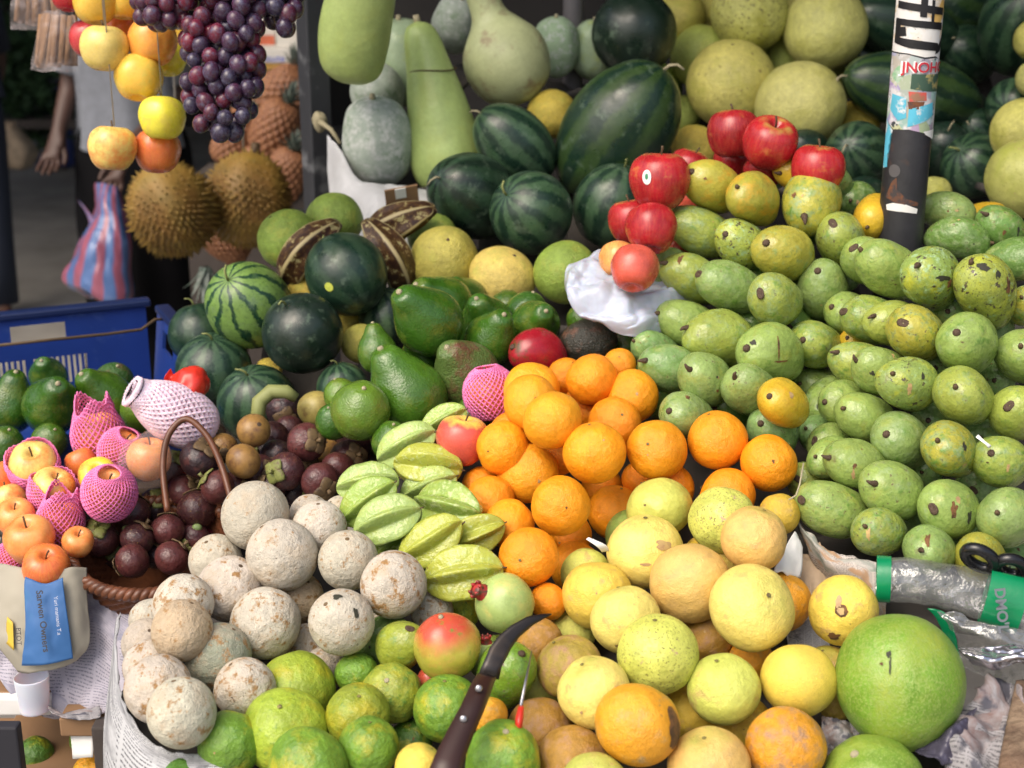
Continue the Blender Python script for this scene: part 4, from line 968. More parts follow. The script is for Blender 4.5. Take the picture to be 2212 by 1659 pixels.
for it in ITEMS[n0:]: it['fix'] = True; it['hang'] = True

# ------------------------------------------------------------------ settle: push overlapping fruit apart along the line of sight
def axis_of(it):
    a, t = math.radians(it['ang']), math.radians(it['tilt'])
    return (RT * math.cos(a) + UP * math.sin(a)) * math.cos(t) - FW * math.sin(t)

for it in ITEMS:
    it['ax'] = axis_of(it)
    K = it['K']
    e = max(0, K - 1)
    it['sph'] = [(0, .97)] if e < .12 else [(-e * .8, .86), (0, .97), (e * .8, .86)]
    it['d0'] = it['d']
def spheres(it):
    c = at(it['x'], it['y'], it['d']); u = it['b'] * it['d'] / F
    return [(c + it['ax'] * (o * u), r * u) for o, r in it['sph']]
N = len(ITEMS)
pairs = []
for i in range(N):
    for j in range(i + 1, N):
        a, b = ITEMS[i], ITEMS[j]
        if a.get('hang') or b.get('hang'): continue
        R = a['b'] * max(1, a['K']) + b['b'] * max(1, b['K'])
        if math.hypot(a['x'] - b['x'], a['y'] - b['y']) < R and abs(a['d'] - b['d']) < .45: pairs.append((i, j))
S = [spheres(it) for it in ITEMS]
for itn in range(30):
    mv = [0.0] * N
    for i, j in pairs:
        p = 0
        for c1, r1 in S[i]:
            for c2, r2 in S[j]:
                q = (r1 + r2) * .97 - (c1 - c2).length
                if q > p: p = q
        if p > .0015:
            a, b = (i, j) if ITEMS[i]['d0'] <= ITEMS[j]['d0'] else (j, i)
            if not ITEMS[b]['fix']: mv[b] = max(mv[b], min(p * .6, .015))
            if not ITEMS[a]['fix']: mv[a] = min(mv[a], -min(p * .12, .003))
    for i in range(N):
        if mv[i]:
            it = ITEMS[i]
            it['d'] = min(max(it['d'] + mv[i], it['d0'] - .04), it['d0'] + .16)
            S[i] = spheres(it)

# ------------------------------------------------------------------ pink and white foam nets
def net_mesh(name, prof, nu, nv, mat, thick, tear=0.0):
    """diamond lattice of foam strands over a lathe profile"""
    V, Fc = [], []
    for i in range(nv + 1):
        r, z = prof(i / nv)
        for j in range(nu):
            a = 2 * PI * (j + .5 * (i % 2)) / nu
            w = 1 + (.06 * math.sin(3 * a + i * .3) if i > nv * .75 else 0)
            zz = z + (tear * math.sin(2.5 * a) * max(0, i / nv - .7) / .3)
            V.append(Vector((r * w * math.cos(a), r * w * math.sin(a), zz)))
    for i in range(nv - 1):
        for j in range(nu):
            if i % 2 == 0: q = (i * nu + j, (i + 1) * nu + j, (i + 2) * nu + j, (i + 1) * nu + (j - 1) % nu)
            else: q = (i * nu + j, (i + 1) * nu + (j + 1) % nu, (i + 2) * nu + j, (i + 1) * nu + j)
            Fc.append(q)
    bm = bmesh.new(); me = mesh_from(name, V, Fc); bm.from_mesh(me)
    bmesh.ops.wireframe(bm, faces=bm.faces[:], thickness=thick, use_replace=True, use_boundary=True, use_even_offset=False)
    bm.to_mesh(me); bm.free(); smooth(me)
    me.materials.append(mat)
    return me
def foam(name, col):
    T = NT(name); T.obj_co(); T.put(T.b.inputs['Base Color'], T.mix(1.0, col, T.ramp(T.noise(4, 3), .3, .7, .8, 1.15), 'MULTIPLY'))
    return T.set(Roughness=.55, Subsurface_Weight=.15, Subsurface_Scale=.02)
M['pinkfoam'] = foam('pink_foam', (.82, .20, .44)); M['whitefoam'] = foam('white_foam', (.88, .66, .76))
NETS = {
 'full': net_mesh('foam_net_full', spline([(.35, -.98), (.80, -.82), (1.05, -.3), (1.08, .2), (.94, .66), (.62, .98), (.44, 1.12)]), 30, 24, M['pinkfoam'], .085),
 'tall': net_mesh('foam_net_tall', spline([(.5, -.95), (.90, -.72), (1.06, -.2), (1.05, .3), (.86, .85), (.74, 1.25), (.66, 1.55)]), 26, 24, M['pinkfoam'], .085, .35),
 'half': net_mesh('foam_net_half', spline([(.3, -1.02), (.74, -.92), (1.02, -.55), (1.10, -.12), (1.10, .2), (1.07, .4)]), 30, 18, M['pinkfoam'], .085, .18),
 'white': net_mesh('foam_net_white', spline([(.5, -1.36), (.86, -1.05), (1.05, -.5), (1.07, .1), (.98, .6), (.78, 1.1), (.55, 1.5), (.50, 1.75), (.56, 1.85)]), 26, 30, M['whitefoam'], .21),
}

# ------------------------------------------------------------------ make the fruit objects
def frame_quat(ax, roll):
    q = ax.to_track_quat('Z', 'Y')
    return q @ Quaternion((0, 0, 1), roll)
def first_mat(me, mat):
    key = me.name.split('.')[0] + '|' + mat
    if key in MM: return MM[key]
    m = me.copy(); m.name = me.name; m.materials.clear(); m.materials.append(M[mat])
    MM[key] = m
    return m
MM = {}
for it in ITEMS:
    B = BASE[it['kind']]
    me = first_mat(B['meshes'][it['v']], it['mat'])
    o = bpy.data.objects.new(it['name'], None); link(o); o.empty_display_size = .5
    bd = bpy.data.objects.new('skin', me); link(bd); bd.parent = o; it['body'] = bd
    u = it['b'] * it['d'] / F
    off = 0.0
    if it['kind'] == 'bottlegourd': off = -.0
    c = at(it['x'], it['y'], it['d'])
    o.location = c
    o.rotation_mode = 'QUATERNION'; o.rotation_quaternion = frame_quat(it['ax'], it['roll'])
    o.scale = (u, u, u * it['kz'])
    lum = rnd.uniform(.90, 1.08); bd.color = (*[max(.004, v * lum * rnd.uniform(.975, 1.025)) for v in it['col']], 1)
    tag(o, it['label'], it['cat'], it['group'])
    it['obj'] = o; it['r'] = u
    for pn, pm in ([] if it['noparts'] else ([('stem_end', rnd.choice(MSTEM))] if it['kind'] == 'mango' else B['parts'])):
        ch = bpy.data.objects.new(pn, pm); link(ch); ch.parent = o
    if it['net']:
        ch = bpy.data.objects.new('foam_net', NETS[it['net']]); link(ch); ch.parent = o
LIFT_N = [0]
def face_sticker(o, body, name, w, h, mat, pos_img, irr=0.0, lv=None):
    """little sticker lying on the skin, at an image-plane offset from the fruit's centre (in radii)"""
    n = (RT * pos_img[0] + UP * pos_img[1] - FW * math.sqrt(max(.05, 1 - pos_img[0] ** 2 - pos_img[1] ** 2))).normalized()
    q = o.rotation_quaternion
    nl = q.inverted() @ n
    ul = q.inverted() @ UP
    t = ul - nl * nl.dot(ul); t.normalize(); s = t.cross(nl)
    # find the skin along nl
    bm = bmesh.new(); bm.from_mesh(body.data)
    from mathutils.bvhtree import BVHTree
    tree = BVHTree.FromBMesh(bm)
    LIFT = .009 + .002 * (LIFT_N[0] % 4 if lv is None else lv + 4)
    V, Fc = [], []
    for i in range(5):
        for j in range(20):
            a = 2 * PI * j / 20; rr = i / 4 * (1 + irr * noise.noise(Vector((math.cos(a) * 1.7, math.sin(a) * 1.7, w * 37 + pos_img[0] * 9))) * 1.6)
            p = nl * 2.5 + s * (w * rr * math.cos(a)) + t * (h * rr * math.sin(a))
            loc, nr, ix, ds = tree.ray_cast(p, -nl)
            V.append((loc + nl * LIFT) if loc else nl)
    LIFT_N[0] += 1
    bm.free()
    for i in range(4):
        for j in range(20):
            Fc.append((i * 20 + j, i * 20 + (j + 1) % 20, (i + 1) * 20 + (j + 1) % 20, (i + 1) * 20 + j))
    me = mesh_from(name, V, Fc, mat)
    ch = bpy.data.objects.new(name, me); link(ch); ch.parent = o
    return ch
BLOT = plain('brown_blemish', (.20, .09, .03), .7, col2=(.07, .035, .015), m2=(3, .45, .6), bump=.4)
BLOT2 = plain('tan_rub_mark', (.42, .27, .13), .6, col2=(.50, .36, .14), m2=(3, .45, .6))
BLOT3 = plain('dark_blemish', (.03, .03, .018), .7)
MARKS = {'sticker': [('sticker', .16, .24, M['white'], (-.50, -.02), 0), ('sticker_print', .06, .10, M['green_ink'], (-.50, .0), 0)],
 'sticker_y': [('sticker', .11, .11, M['yellowsticker'], (-.32, -.36), 0)],
 'gouge': [('gouge', .30, .42, BLOT, (.84, -.02), .25)],
 'bruise': [('bruise', .20, .17, BLOT, (-.30, .12), .3), ('bruise', .11, .10, BLOT2, (-.30, .12), .3), ('bruise', .09, .17, BLOT2, (-.33, .38), .3), ('stem_end', .16, .13, BLOT, (-.42, -.62), .35)],
 'rub': [('rub_mark', .22, .12, BLOT2, (.38, .26), .4), ('rub_mark', .10, .16, BLOT, (.60, -.12), .4), ('rub_mark', .14, .04, BLOT2, (-.10, -.22), .4)],
 'pomstem': [('dried_mark', .045, .055, BLOT3, (-.36, .52), .5), ('dried_mark', .016, .10, BLOT3, (-.37, .36), .5), ('dried_mark', .03, .02, BLOT, (-.48, .38), .4)],
 'blackscar': [('scar', .16, .11, BLOT3, (-.05, .84), .4), ('scar', .08, .17, BLOT3, (.52, .40), .35)],
 'crust': [('crust', .62, .42, BLOT2, (.1, .28), .5), ('crust', .30, .22, BLOT2, (.25, -.45), .5)],
 'greyscar': [('scar', .20, .16, BLOT3, (-.35, .42), .5), ('scar', .10, .30, BLOT, (.42, .05), .5), ('scar', .10, .14, BLOT3, (.0, .30), .5)],
 'sap': [('sap_mark', .035, .40, BLOT, (.05, .10), .4), ('sap_mark', .22, .04, BLOT, (.12, -.30), .4), ('sap_mark', .13, .08, BLOT3, (-.55, .22), .4)],
 'blotch': [('scar', .24, .10, BLOT3, (.05, -.12), .5), ('scar', .10, .13, BLOT, (.30, -.25), .5)],
}
for it in ITEMS:
    if it['kind'] == 'mango' and it['mat'] in ('mango', 'scarmango', 'goldmango') and it['extra'] is None and rnd.random() < .6:
        for q in range(rnd.randrange(1, 4)):
            a, r = rnd.uniform(0, 6.28), rnd.uniform(.15, .72)
            w_ = rnd.uniform(.03, .11); h_ = w_ * rnd.choice((.5, .8, 1.2, 2.6))
            face_sticker(it['obj'], it['body'], 'blemish', w_, h_, rnd.choice((BLOT, BLOT3, BLOT2)), (r * math.cos(a), r * math.sin(a)), .55)
    if it['name'] in ('grapefruit', 'green_orange', 'orange') and rnd.random() < .45:
        a, r = rnd.uniform(0, 6.28), rnd.uniform(.1, .75); w_ = rnd.uniform(.02, .06)
        face_sticker(it['obj'], it['body'], 'blemish', w_, w_ * rnd.uniform(.5, 1.4), rnd.choice((BLOT, BLOT2)), (r * math.cos(a), r * math.sin(a)), .55)
for it in ITEMS:
    for q, (nm, w_, h_, mt, ps, ir) in enumerate(MARKS.get(it['extra'], ())):
        face_sticker(it['obj'], it['body'], nm, w_, h_, mt, ps, ir, q)
# ------------------------------------------------------------------ sheets: paper, plastic, cloth laid over control points
def sheet(name, rows, mat, nu=40, nv=30, crumple=0.0, cs=18.0, thick=.0012, seed=0, world=False, tear=0.0):
    """rows of (x, y, depth) photo points (or world points), smoothed and crumpled"""
    P = [[Vector(p) if world else at(*p) for p in r] for r in rows]
    def cr(a, t):
        n = len(a) - 1
        u = min(t * n, n - 1e-6); i = int(u); u -= i
        g = lambda k: a[k] if 0 <= k <= n else (a[0] * 2 - a[1] if k < 0 else a[n] * 2 - a[n - 1])
        p0, p1, p2, p3 = g(i - 1), g(i), g(i + 1), g(i + 2)
        return .5 * ((2 * p1) + (p2 - p0) * u + (2 * p0 - 5 * p1 + 4 * p2 - p3) * u * u + (3 * p1 - p0 - 3 * p2 + p3) * u ** 3)
    V, Fc = [], []
    off = Vector((seed * 3.7, seed * 1.9, seed * 5.3))
    for i in range(nv + 1):
        cols = [cr([r[k] for r in P], i / nv) for k in range(len(P[0]))]
        for j in range(nu + 1):
            u = j / nu
            if tear and (i in (0, nv) or j in (0, nu)):
                pass
            p = cr(cols, u)
            if crumple:
                q = p * cs + off
                f = abs(noise.noise(q)) * 1.0 + abs(noise.noise(q * 2.1 + off)) * .5 + abs(noise.noise(q * 4.3)) * .22
                g = Vector((noise.noise(q * .7 + Vector((5, 0, 0))), noise.noise(q * .7 + Vector((0, 9, 0))), noise.noise(q * .7)))
                p = p + (-FW * .7 + UP * .5).normalized() * (f - .4) * crumple + g * crumple * .7
            if tear and i in (0, nv): p = p + (UP * noise.noise(p * 90) + RT * noise.noise(p * 70)) * tear
            V.append(p)
    w = nu + 1
    for i in range(nv):
        for j in range(nu):
            Fc.append((i * w + j, i * w + j + 1, (i + 1) * w + j + 1, (i + 1) * w + j))
    me = mesh_from(name, V, Fc, mat)
    uv = me.uv_layers.new(name='uv')
    for p in me.polygons:
        for li in p.loop_indices:
            vi = me.loops[li].vertex_index
            uv.data[li].uv = ((vi % w) / nu, 1 - (vi // w) / nv)
    o = bpy.data.objects.new(name, me); link(o)
    if thick:
        m = o.modifiers.new('thickness', 'SOLIDIFY'); m.thickness = thick; m.offset = 0
    return o

def paper_mat(name, base, ink, line=70.0, amt=.75, col2=None, rough=.75, photo=None):
    """newsprint: columns of broken text lines plus printed picture blocks"""
    T = NT(name)
    tc = T.n('ShaderNodeTexCoord'); T._co = tc.outputs['UV']; T.raw = tc.outputs['UV']
    x = T.sep(T._co)
    dx = T.math('ADD', x[1], T.math('MULTIPLY', T.noise(3, 2), .03))
    ln = T.math('SINE', T.math('MULTIPLY', dx, line * 6.28))
    mp = T.n('ShaderNodeMapping'); T.l(T._co, mp.inputs[0]); mp.inputs['Scale'].default_value = (150, line, 1)
    words = T.ramp(T.noise(1.0, 2, .5, mp.outputs[0]), .44, .50)
    colm = T.ramp(T.math('ABSOLUTE', T.math('SINE', T.math('MULTIPLY', x[0], 16.0))), .14, .18)
    blk = T.ramp(T.voro(4.5, out='Color'), .30, .32)
    f = T.math('MULTIPLY', T.math('MULTIPLY', T.ramp(ln, .1, .5), words), T.math('MULTIPLY', colm, amt))
    c = T.mix(T.math('MULTIPLY', f, blk), base, ink)
    ph = T.math('MULTIPLY', T.math('SUBTRACT', 1.0, blk), T.ramp(T.noise(7, 5, .7), .35, .65))
    c = T.mix(T.math('MULTIPLY', ph, .8), c, photo or ink)
    if col2: c = T.mix(T.ramp(T.noise(3.3, 4), .52, .60), c, col2)
    T.put(T.b.inputs['Base Color'], c)
    return T.set(Roughness=rough, Specular_IOR_Level=.25)
M['news'] = paper_mat('newsprint', (.46, .47, .48), (.05, .05, .06), 26, .9)
M['news2'] = paper_mat('colour_newsprint', (.50, .46, .42), (.06, .06, .07), 40, .8, photo=(.12, .20, .16), col2=(.40, .26, .16))
M['newsdark'] = paper_mat('dark_newsprint', (.30, .29, .30), (.05, .05, .06), 40, .8, col2=(.08, .08, .10), photo=(.17, .09, .075))
M['mag'] = paper_mat('magazine_sheet', (.42, .40, .46), (.12, .12, .16), 45, .7, photo=(.16, .17, .24))
M['card'] = plain('cardboard', (.26, .15, .075), .85, bump=.1)
M['cardpale'] = plain('pale_cardboard', (.42, .32, .22), .85, bump=.1, col2=(.25, .20, .14))
M['wood'] = plain('rough_wood', (.13, .08, .05), .8, bump=.8, var=.5, scale=22, col2=(.24, .17, .11), m2=(14, .45, .6))
M['darkwood'] = plain('dark_wood', (.05, .04, .035), .8, bump=.4)
M['darkboard'] = plain('dark_board', (.018, .018, .025), .7)
M['bed'] = plain('bed_lining', (.045, .04, .035), .9, bump=.3)
M['gunny'] = plain('white_sack', (.50, .51, .52), .7, bump=.3, scale=9)
def thin_plastic(name, col, alpha, rough=.15, trans_noise=0.0):
    T = NT(name); T.obj_co(False)
    T.put(T.b.inputs['Base Color'], (*col, 1)); T.set(Roughness=rough)
    T.put(T.b.inputs['Alpha'], T.ramp(T.noise(30, 5, .7), .45, .62, alpha * .45, alpha * 1.7))
    return T.m
M['clearfilm'] = thin_plastic('clear_film', (.70, .62, .62), .16, .1)
M['whitebag'] = plain('white_plastic_bag', (.66, .64, .72), .38, var=.06); M['whitebag'].node_tree.nodes['Principled BSDF'].inputs['Subsurface Weight'].default_value = .25
M['whitebag'].node_tree.nodes['Principled BSDF'].inputs['Subsurface Scale'].default_value = .03
M['foil'] = plain('silver_foil', (.55, .54, .58), .16, metal=.9, var=.3, scale=20)
M['black_plastic'] = plain('black_plastic', (.012, .012, .014), .22)
M['blade'] = plain('knife_steel', (.035, .03, .028), .33, metal=.6, var=.4, scale=14, col2=(.10, .075, .055), m2=(9, .58, .72))
M['handle'] = plain('knife_handle_wood', (.035, .014, .010), .42, var=.3, scale=10)
M['rivet'] = plain('rivet_metal', (.4, .4, .42), .35, metal=.9)
M['redplastic'] = plain('red_plastic', (.62, .035, .02), .3)
M['blue'] = plain('blue_plastic', (.012, .040, .215), .42, var=.2, scale=4, col2=(.045, .085, .25), m2=(14, .56, .70), bump=.1)
M['bluedark'] = plain('blue_rim_plastic', (.008, .018, .075), .4)
M['wicker'] = plain('wicker_cane', (.12, .042, .018), .4, var=.35, scale=30)
M['wickerdark'] = plain('wicker_inside', (.05, .02, .01), .7)
M['string'] = plain('string_fibre', (.35, .33, .30), .8)
M['steel'] = plain('painted_steel_pole', (.022, .022, .026), .5, var=.3, scale=12, col2=(.09, .045, .025), m2=(8, .60, .70), bump=.15)
M['pole2'] = plain('grey_post_paint', (.10, .095, .10), .6, col2=(.05, .045, .045), bump=.15)
M['postgrey'] = plain('worn_post_paint', (.030, .032, .038), .55, col2=(.20, .21, .22), m2=(5, .55, .66), bump=.2)
M['concrete'] = plain('dark_concrete', (.27, .255, .23), .85, var=.25, scale=3, bump=.15)
M['wall'] = plain('dim_wall', (.022, .02, .019), .9)
M['roof'] = plain('roof_underside', (.045, .042, .04), .9)
M['frame'] = plain('bench_timber', (.12, .08, .05), .85, bump=.3)

T = NT('translucent_white_film'); T.obj_co(False); T.put(T.b.inputs['Base Color'], (.66, .64, .74, 1)); T.set(Roughness=.35, Subsurface_Weight=.3, Subsurface_Scale=.02)
T.put(T.b.inputs['Alpha'], T.ramp(T.noise(14, 4), .35, .65, .48, .85)); M['bagfilm'] = T.m
# ------------------------------------------------------------------ the sloping display bed under the fruit
heap = [it for it in ITEMS if it['group'] not in ('avocados in the blue crate',) and not it.get('hang') and it['y'] > -50 and not (it['name'] == 'gourd' and it['fix'])]
ST = .035
cells = {}
X0, X1, Y0, Y1 = -1.15, 1.45, 1.15, 3.45
nx, ny = int((X1 - X0) / ST), int((Y1 - Y0) / ST)
cen = [(at(it['x'], it['y'], it['d']), it['r'] * (1 + .25 * (it['K'] - 1))) for it in heap]
H = [[None] * (nx + 1) for _ in range(ny + 1)]
for j in range(ny + 1):
    for i in range(nx + 1):
        X, Y = X0 + i * ST, Y0 + j * ST
        best, near = 9, 9
        for c, r in cen:
            dd = math.hypot(c.x - X, c.y - Y)
            if dd < .30:
                near = min(near, dd - r)
                h = c.z - r * 1.02 + max(0, dd - r * .6) * 1.15
                if h < best: best = h
        if near < .022: H[j][i] = best - .045
for _ in range(2):
    G = [row[:] for row in H]
    for j in range(ny + 1):
        for i in range(nx + 1):
            if H[j][i] is None: continue
            nb = [H[b][a] for a, b in ((i - 1, j), (i + 1, j), (i, j - 1), (i, j + 1)) if 0 <= a <= nx and 0 <= b <= ny and H[b][a] is not None]
            if nb: G[j][i] = min(H[j][i], .5 * H[j][i] + .5 * sum(nb) / len(nb))
    H = G
V, Fc, ix = [], [], {}
for j in range(ny + 1):
    for i in range(nx + 1):
        if H[j][i] is not None:
            ix[i, j] = len(V); V.append(Vector((X0 + i * ST, Y0 + j * ST, max(.3, H[j][i] - .004))))
for j in range(ny):
    for i in range(nx):
        q = [(i, j), (i + 1, j), (i + 1, j + 1), (i, j + 1)]
        if all(k in ix for k in q): Fc.append(tuple(ix[k] for k in q))
bench = empty('display_bench', (0.2, 2.2, 0))
tag(bench, 'wooden display bench with dark lining, hidden under the heaps of fruit', 'bench')
par = list(range(len(V)))
def find(a):
    while par[a] != a: par[a] = par[par[a]]; a = par[a]
    return a
for f in Fc:
    for k in f[1:]: par[find(k)] = find(f[0])
comps = {}
for f in Fc: comps.setdefault(find(f[0]), []).append(f)
for fs in comps.values():
    if len(fs) < 6: continue
    ids = sorted({k for f in fs for k in f}); mp = {k: q for q, k in enumerate(ids)}
    bed = obj('bed', mesh_from('bed', [V[k] - Vector((.2, 2.2, 0)) for k in ids], [tuple(mp[k] for k in f) for f in fs], M['bed']), None, bench)
    sm = bed.modifiers.new('thickness', 'SOLIDIFY'); sm.thickness = .012; sm.offset = -1
for (X, Y, h) in ((-.45, 1.75, .45), (.75, 1.55, .42), (-.6, 2.9, .8), (.95, 2.95, .85), (.15, 2.2, .6)):
    l = obj('leg', box('leg', (.06, .06, h), (0, 0, h / 2), M['frame'], .004), None, bench)
    l.location = (X - .2, Y - 2.2, 0)

# ------------------------------------------------------------------ newspaper, bags, plastic
o = sheet('newspaper', [
 [(262, 1325, 1.80), (252, 1400, 1.73), (262, 1495, 1.66), (308, 1585, 1.60), (372, 1622, 1.575), (448, 1628, 1.57), (520, 1640, 1.58)],
 [(252, 1345, 1.79), (243, 1440, 1.71), (254, 1545, 1.64), (300, 1625, 1.58), (372, 1660, 1.555), (448, 1665, 1.55), (520, 1670, 1.56)],
 [(245, 1400, 1.78), (234, 1530, 1.70), (240, 1650, 1.63), (290, 1720, 1.57), (372, 1740, 1.545), (448, 1740, 1.54), (520, 1740, 1.55)],
 [(240, 1480, 1.78), (222, 1680, 1.70), (232, 1800, 1.63), (290, 1840, 1.57), (372, 1860, 1.545), (448, 1860, 1.54), (520, 1860, 1.55)]],
 M['news'], 60, 34, .006, 16, seed=1, tear=.004)
tag(o, 'grey newspaper wrapped round the bottom of the wood apple heap', 'newspaper')
o = sheet('newspaper', [
 [(1712, 1108, 1.86), (1760, 1165, 1.80), (1850, 1205, 1.765), (1935, 1240, 1.745)],
 [(1722, 1130, 1.835), (1775, 1195, 1.775), (1860, 1228, 1.745), (1930, 1262, 1.73)],
 [(1750, 1190, 1.82), (1800, 1240, 1.77), (1870, 1270, 1.74), (1915, 1300, 1.73)],
 [(1790, 1260, 1.83), (1830, 1300, 1.78), (1880, 1320, 1.75), (1910, 1345, 1.74)]], M['news2'], 44, 24, .012, 26, seed=2, tear=.008)
tag(o, 'crumpled colour newspaper forming the rim under the right mango stack', 'newspaper')
o = sheet('newspaper', [
 [(1690, 1180, 1.86), (1740, 1200, 1.83), (1800, 1250, 1.80)],
 [(1700, 1240, 1.82), (1745, 1255, 1.80), (1800, 1290, 1.78)],
 [(1720, 1300, 1.80), (1760, 1310, 1.78), (1820, 1330, 1.76)]], M['cardpale'], 26, 22, .014, 26, seed=3)
o.name = 'torn_cardboard'; tag(o, 'torn brownish cardboard strip left of the mango newspaper rim', 'cardboard')
o = sheet('paper_scrap', [
 [(1714, 1150, 1.80), (1724, 1160, 1.80), (1732, 1180, 1.80)],
 [(1694, 1190, 1.775), (1712, 1200, 1.775), (1732, 1215, 1.78)],
 [(1672, 1232, 1.75), (1695, 1238, 1.75), (1728, 1245, 1.77)]], M['white'], 14, 14, .004, 40, seed=4, tear=.004)
tag(o, 'white torn paper scrap standing between yellow citrus and mangoes', 'paper scrap')
o = sheet('paper_scrap', [[(1266, 1164, 1.72), (1272, 1160, 1.72)], [(1290, 1182, 1.72), (1308, 1178, 1.72)], [(1300, 1192, 1.73), (1316, 1190, 1.73)]], M['white'], 8, 8, .001, 40, seed=5)
tag(o, 'tiny white paper scrap between orange and yellow citrus', 'paper scrap')
# white bag under the red apples
o = sheet('plastic_bag', [
 [(1340, 522, 2.22), (1318, 528, 2.20), (1300, 545, 2.19), (1330, 580, 2.20), (1400, 600, 2.19), (1530, 560, 2.22)],
 [(1290, 545, 2.22), (1258, 560, 2.17), (1248, 590, 2.13), (1320, 612, 2.13), (1388, 640, 2.13), (1520, 600, 2.19)],
 [(1240, 572, 2.21), (1232, 590, 2.15), (1222, 630, 2.11), (1300, 655, 2.10), (1380, 650, 2.10), (1510, 640, 2.18)],
 [(1226, 610, 2.20), (1220, 640, 2.14), (1240, 672, 2.10), (1320, 690, 2.09), (1390, 690, 2.09), (1500, 690, 2.17)],
 [(1240, 650, 2.20), (1240, 668, 2.15), (1290, 690, 2.11), (1340, 725, 2.10), (1385, 738, 2.10), (1490, 740, 2.16)]], M['bagfilm'], 90, 70, .022, 17, seed=6, thick=.0008)
tag(o, 'thin white plastic bag spread under the red apples', 'plastic bag')
# white sack behind the gourds and its cardboard piece
o = sheet('sack', [
 [(712, 300, 2.86), (735, 330, 2.80), (790, 395, 2.74), (860, 405, 2.72), (930, 420, 2.74)],
 [(712, 390, 2.82), (745, 410, 2.74), (800, 430, 2.68), (870, 440, 2.66), (935, 450, 2.68)],
 [(716, 470, 2.76), (755, 470, 2.70), (820, 490, 2.62), (880, 500, 2.60), (945, 505, 2.62)],
 [(725, 540, 2.70), (770, 545, 2.64), (830, 560, 2.58), (890, 570, 2.56), (955, 570, 2.58)]], M['gunny'], 44, 34, .02, 9, seed=7)
tag(o, 'white plastic sack holding the pale gourds', 'sack')
cb = empty('cardboard_piece', at(868, 424, 2.60)); tag(cb, 'small brown cardboard piece with white label above the ridged pods', 'cardboard')
cb.rotation_euler = (.5, -.15, .2)
obj('board', box('board', (.062, .004, .042), (0, 0, 0), M['card'], .001), None, cb)
obj('label', box('label', (.020, .002, .022), (-.002, -.0035, .010), M['white']), None, cb)
obj('flap', box('flap', (.060, .022, .003), (0, -.012, -.022), M['darkboard']), None, cb)
# left table: grey plastic and magazine sheets hanging
o = sheet('plastic_sheet', [
 [(-40, 1235, 2.02), (60, 1240, 2.02), (170, 1240, 2.02), (250, 1300, 1.98), (330, 1330, 1.95)],
 [(-40, 1330, 1.99), (60, 1330, 1.99), (180, 1340, 1.99), (250, 1380, 1.96), (330, 1400, 1.93)],
 [(-40, 1420, 1.98), (60, 1430, 1.98), (180, 1450, 1.975), (250, 1465, 1.95), (330, 1480, 1.92)],
 [(70, 1530, 1.97), (110, 1545, 1.97), (190, 1535, 1.965), (250, 1535, 1.945), (330, 1545, 1.92)]], M['mag'], 60, 40, .018, 18, seed=8)
tag(o, 'crumpled grey printed sheet hanging over the left table edge', 'paper sheet')
# paper carrier bag with blue panel
bag = empty('paper_bag', at(95, 1340, 1.93)); tag(bag, 'cream paper bag with blue panel and printed words, hanging below the netted apples', 'paper bag')
def under(o, p):
    mw = o.matrix_world.copy() if o.matrix_world else Matrix()
    o.parent = p
    o.matrix_parent_inverse = Matrix.LocRotScale(p.location, p.rotation_euler.to_quaternion() if p.rotation_mode != 'QUATERNION' else p.rotation_quaternion, p.scale).inverted()
    return o
M['cream'] = plain('cream_paper', (.33, .305, .24), .7, var=.12); M['bluepanel'] = plain('blue_print', (.03, .115, .30), .6, var=.15, scale=3, col2=(.035, .17, .32), m2=(6, .5, .7))
M['ink'] = plain('black_print', (.03, .03, .035), .6); M['pale_ink'] = plain('pale_print', (.45, .47, .55), .6); M['yellowprint'] = plain('yellow_print', (.55, .38, .04), .6)
bs = sheet('bag_front', [
 [(-20, 1215, 1.96), (40, 1225, 1.945), (100, 1245, 1.94), (150, 1225, 1.94), (185, 1225, 1.955)],
 [(-20, 1300, 1.945), (40, 1300, 1.93), (100, 1310, 1.925), (160, 1310, 1.93), (190, 1310, 1.945)],
 [(-12, 1380, 1.94), (40, 1395, 1.925), (100, 1390, 1.92), (160, 1385, 1.925), (190, 1390, 1.94)],
 [(40, 1455, 1.945), (60, 1456, 1.93), (100, 1450, 1.925), (140, 1440, 1.93), (165, 1425, 1.945)]], M['cream'], 40, 34, .007, 16, seed=9)
under(bs, bag)
pn = sheet('blue_panel', [
 [(58, 1246, 1.928), (100, 1262, 1.924), (136, 1246, 1.924)],
 [(54, 1340, 1.916), (100, 1345, 1.911), (146, 1340, 1.914)],
 [(48, 1440, 1.918), (100, 1434, 1.909), (155, 1420, 1.917)]], M['bluepanel'], 30, 30, .006, 16, seed=9, thick=.0006)
under(pn, bag)
yl = sheet('yellow_panel', [[(14, 1330, 1.931), (28, 1345, 1.921)], [(14, 1390, 1.927), (30, 1405, 1.917)]], M['yellowprint'], 6, 6, 0, 20, thick=.0006); under(yl, bag)
def text_mesh(txt, mat, extrude=.0, bold=0.0):
    cu = bpy.data.curves.new('lettering', 'FONT'); cu.body = txt; cu.size = 1.0; cu.align_x = 'CENTER'; cu.align_y = 'CENTER'
    cu.extrude = extrude; cu.offset = bold; cu.resolution_u = 3
    ob = bpy.data.objects.new('lettering', cu); link(ob)
    dg = bpy.context.evaluated_depsgraph_get(); dg.update()
    me = bpy.data.meshes.new_from_object(ob.evaluated_get(dg), depsgraph=dg)
    bpy.data.objects.remove(ob); bpy.data.curves.remove(cu)
    me.materials.clear(); me.materials.append(mat)
    return me
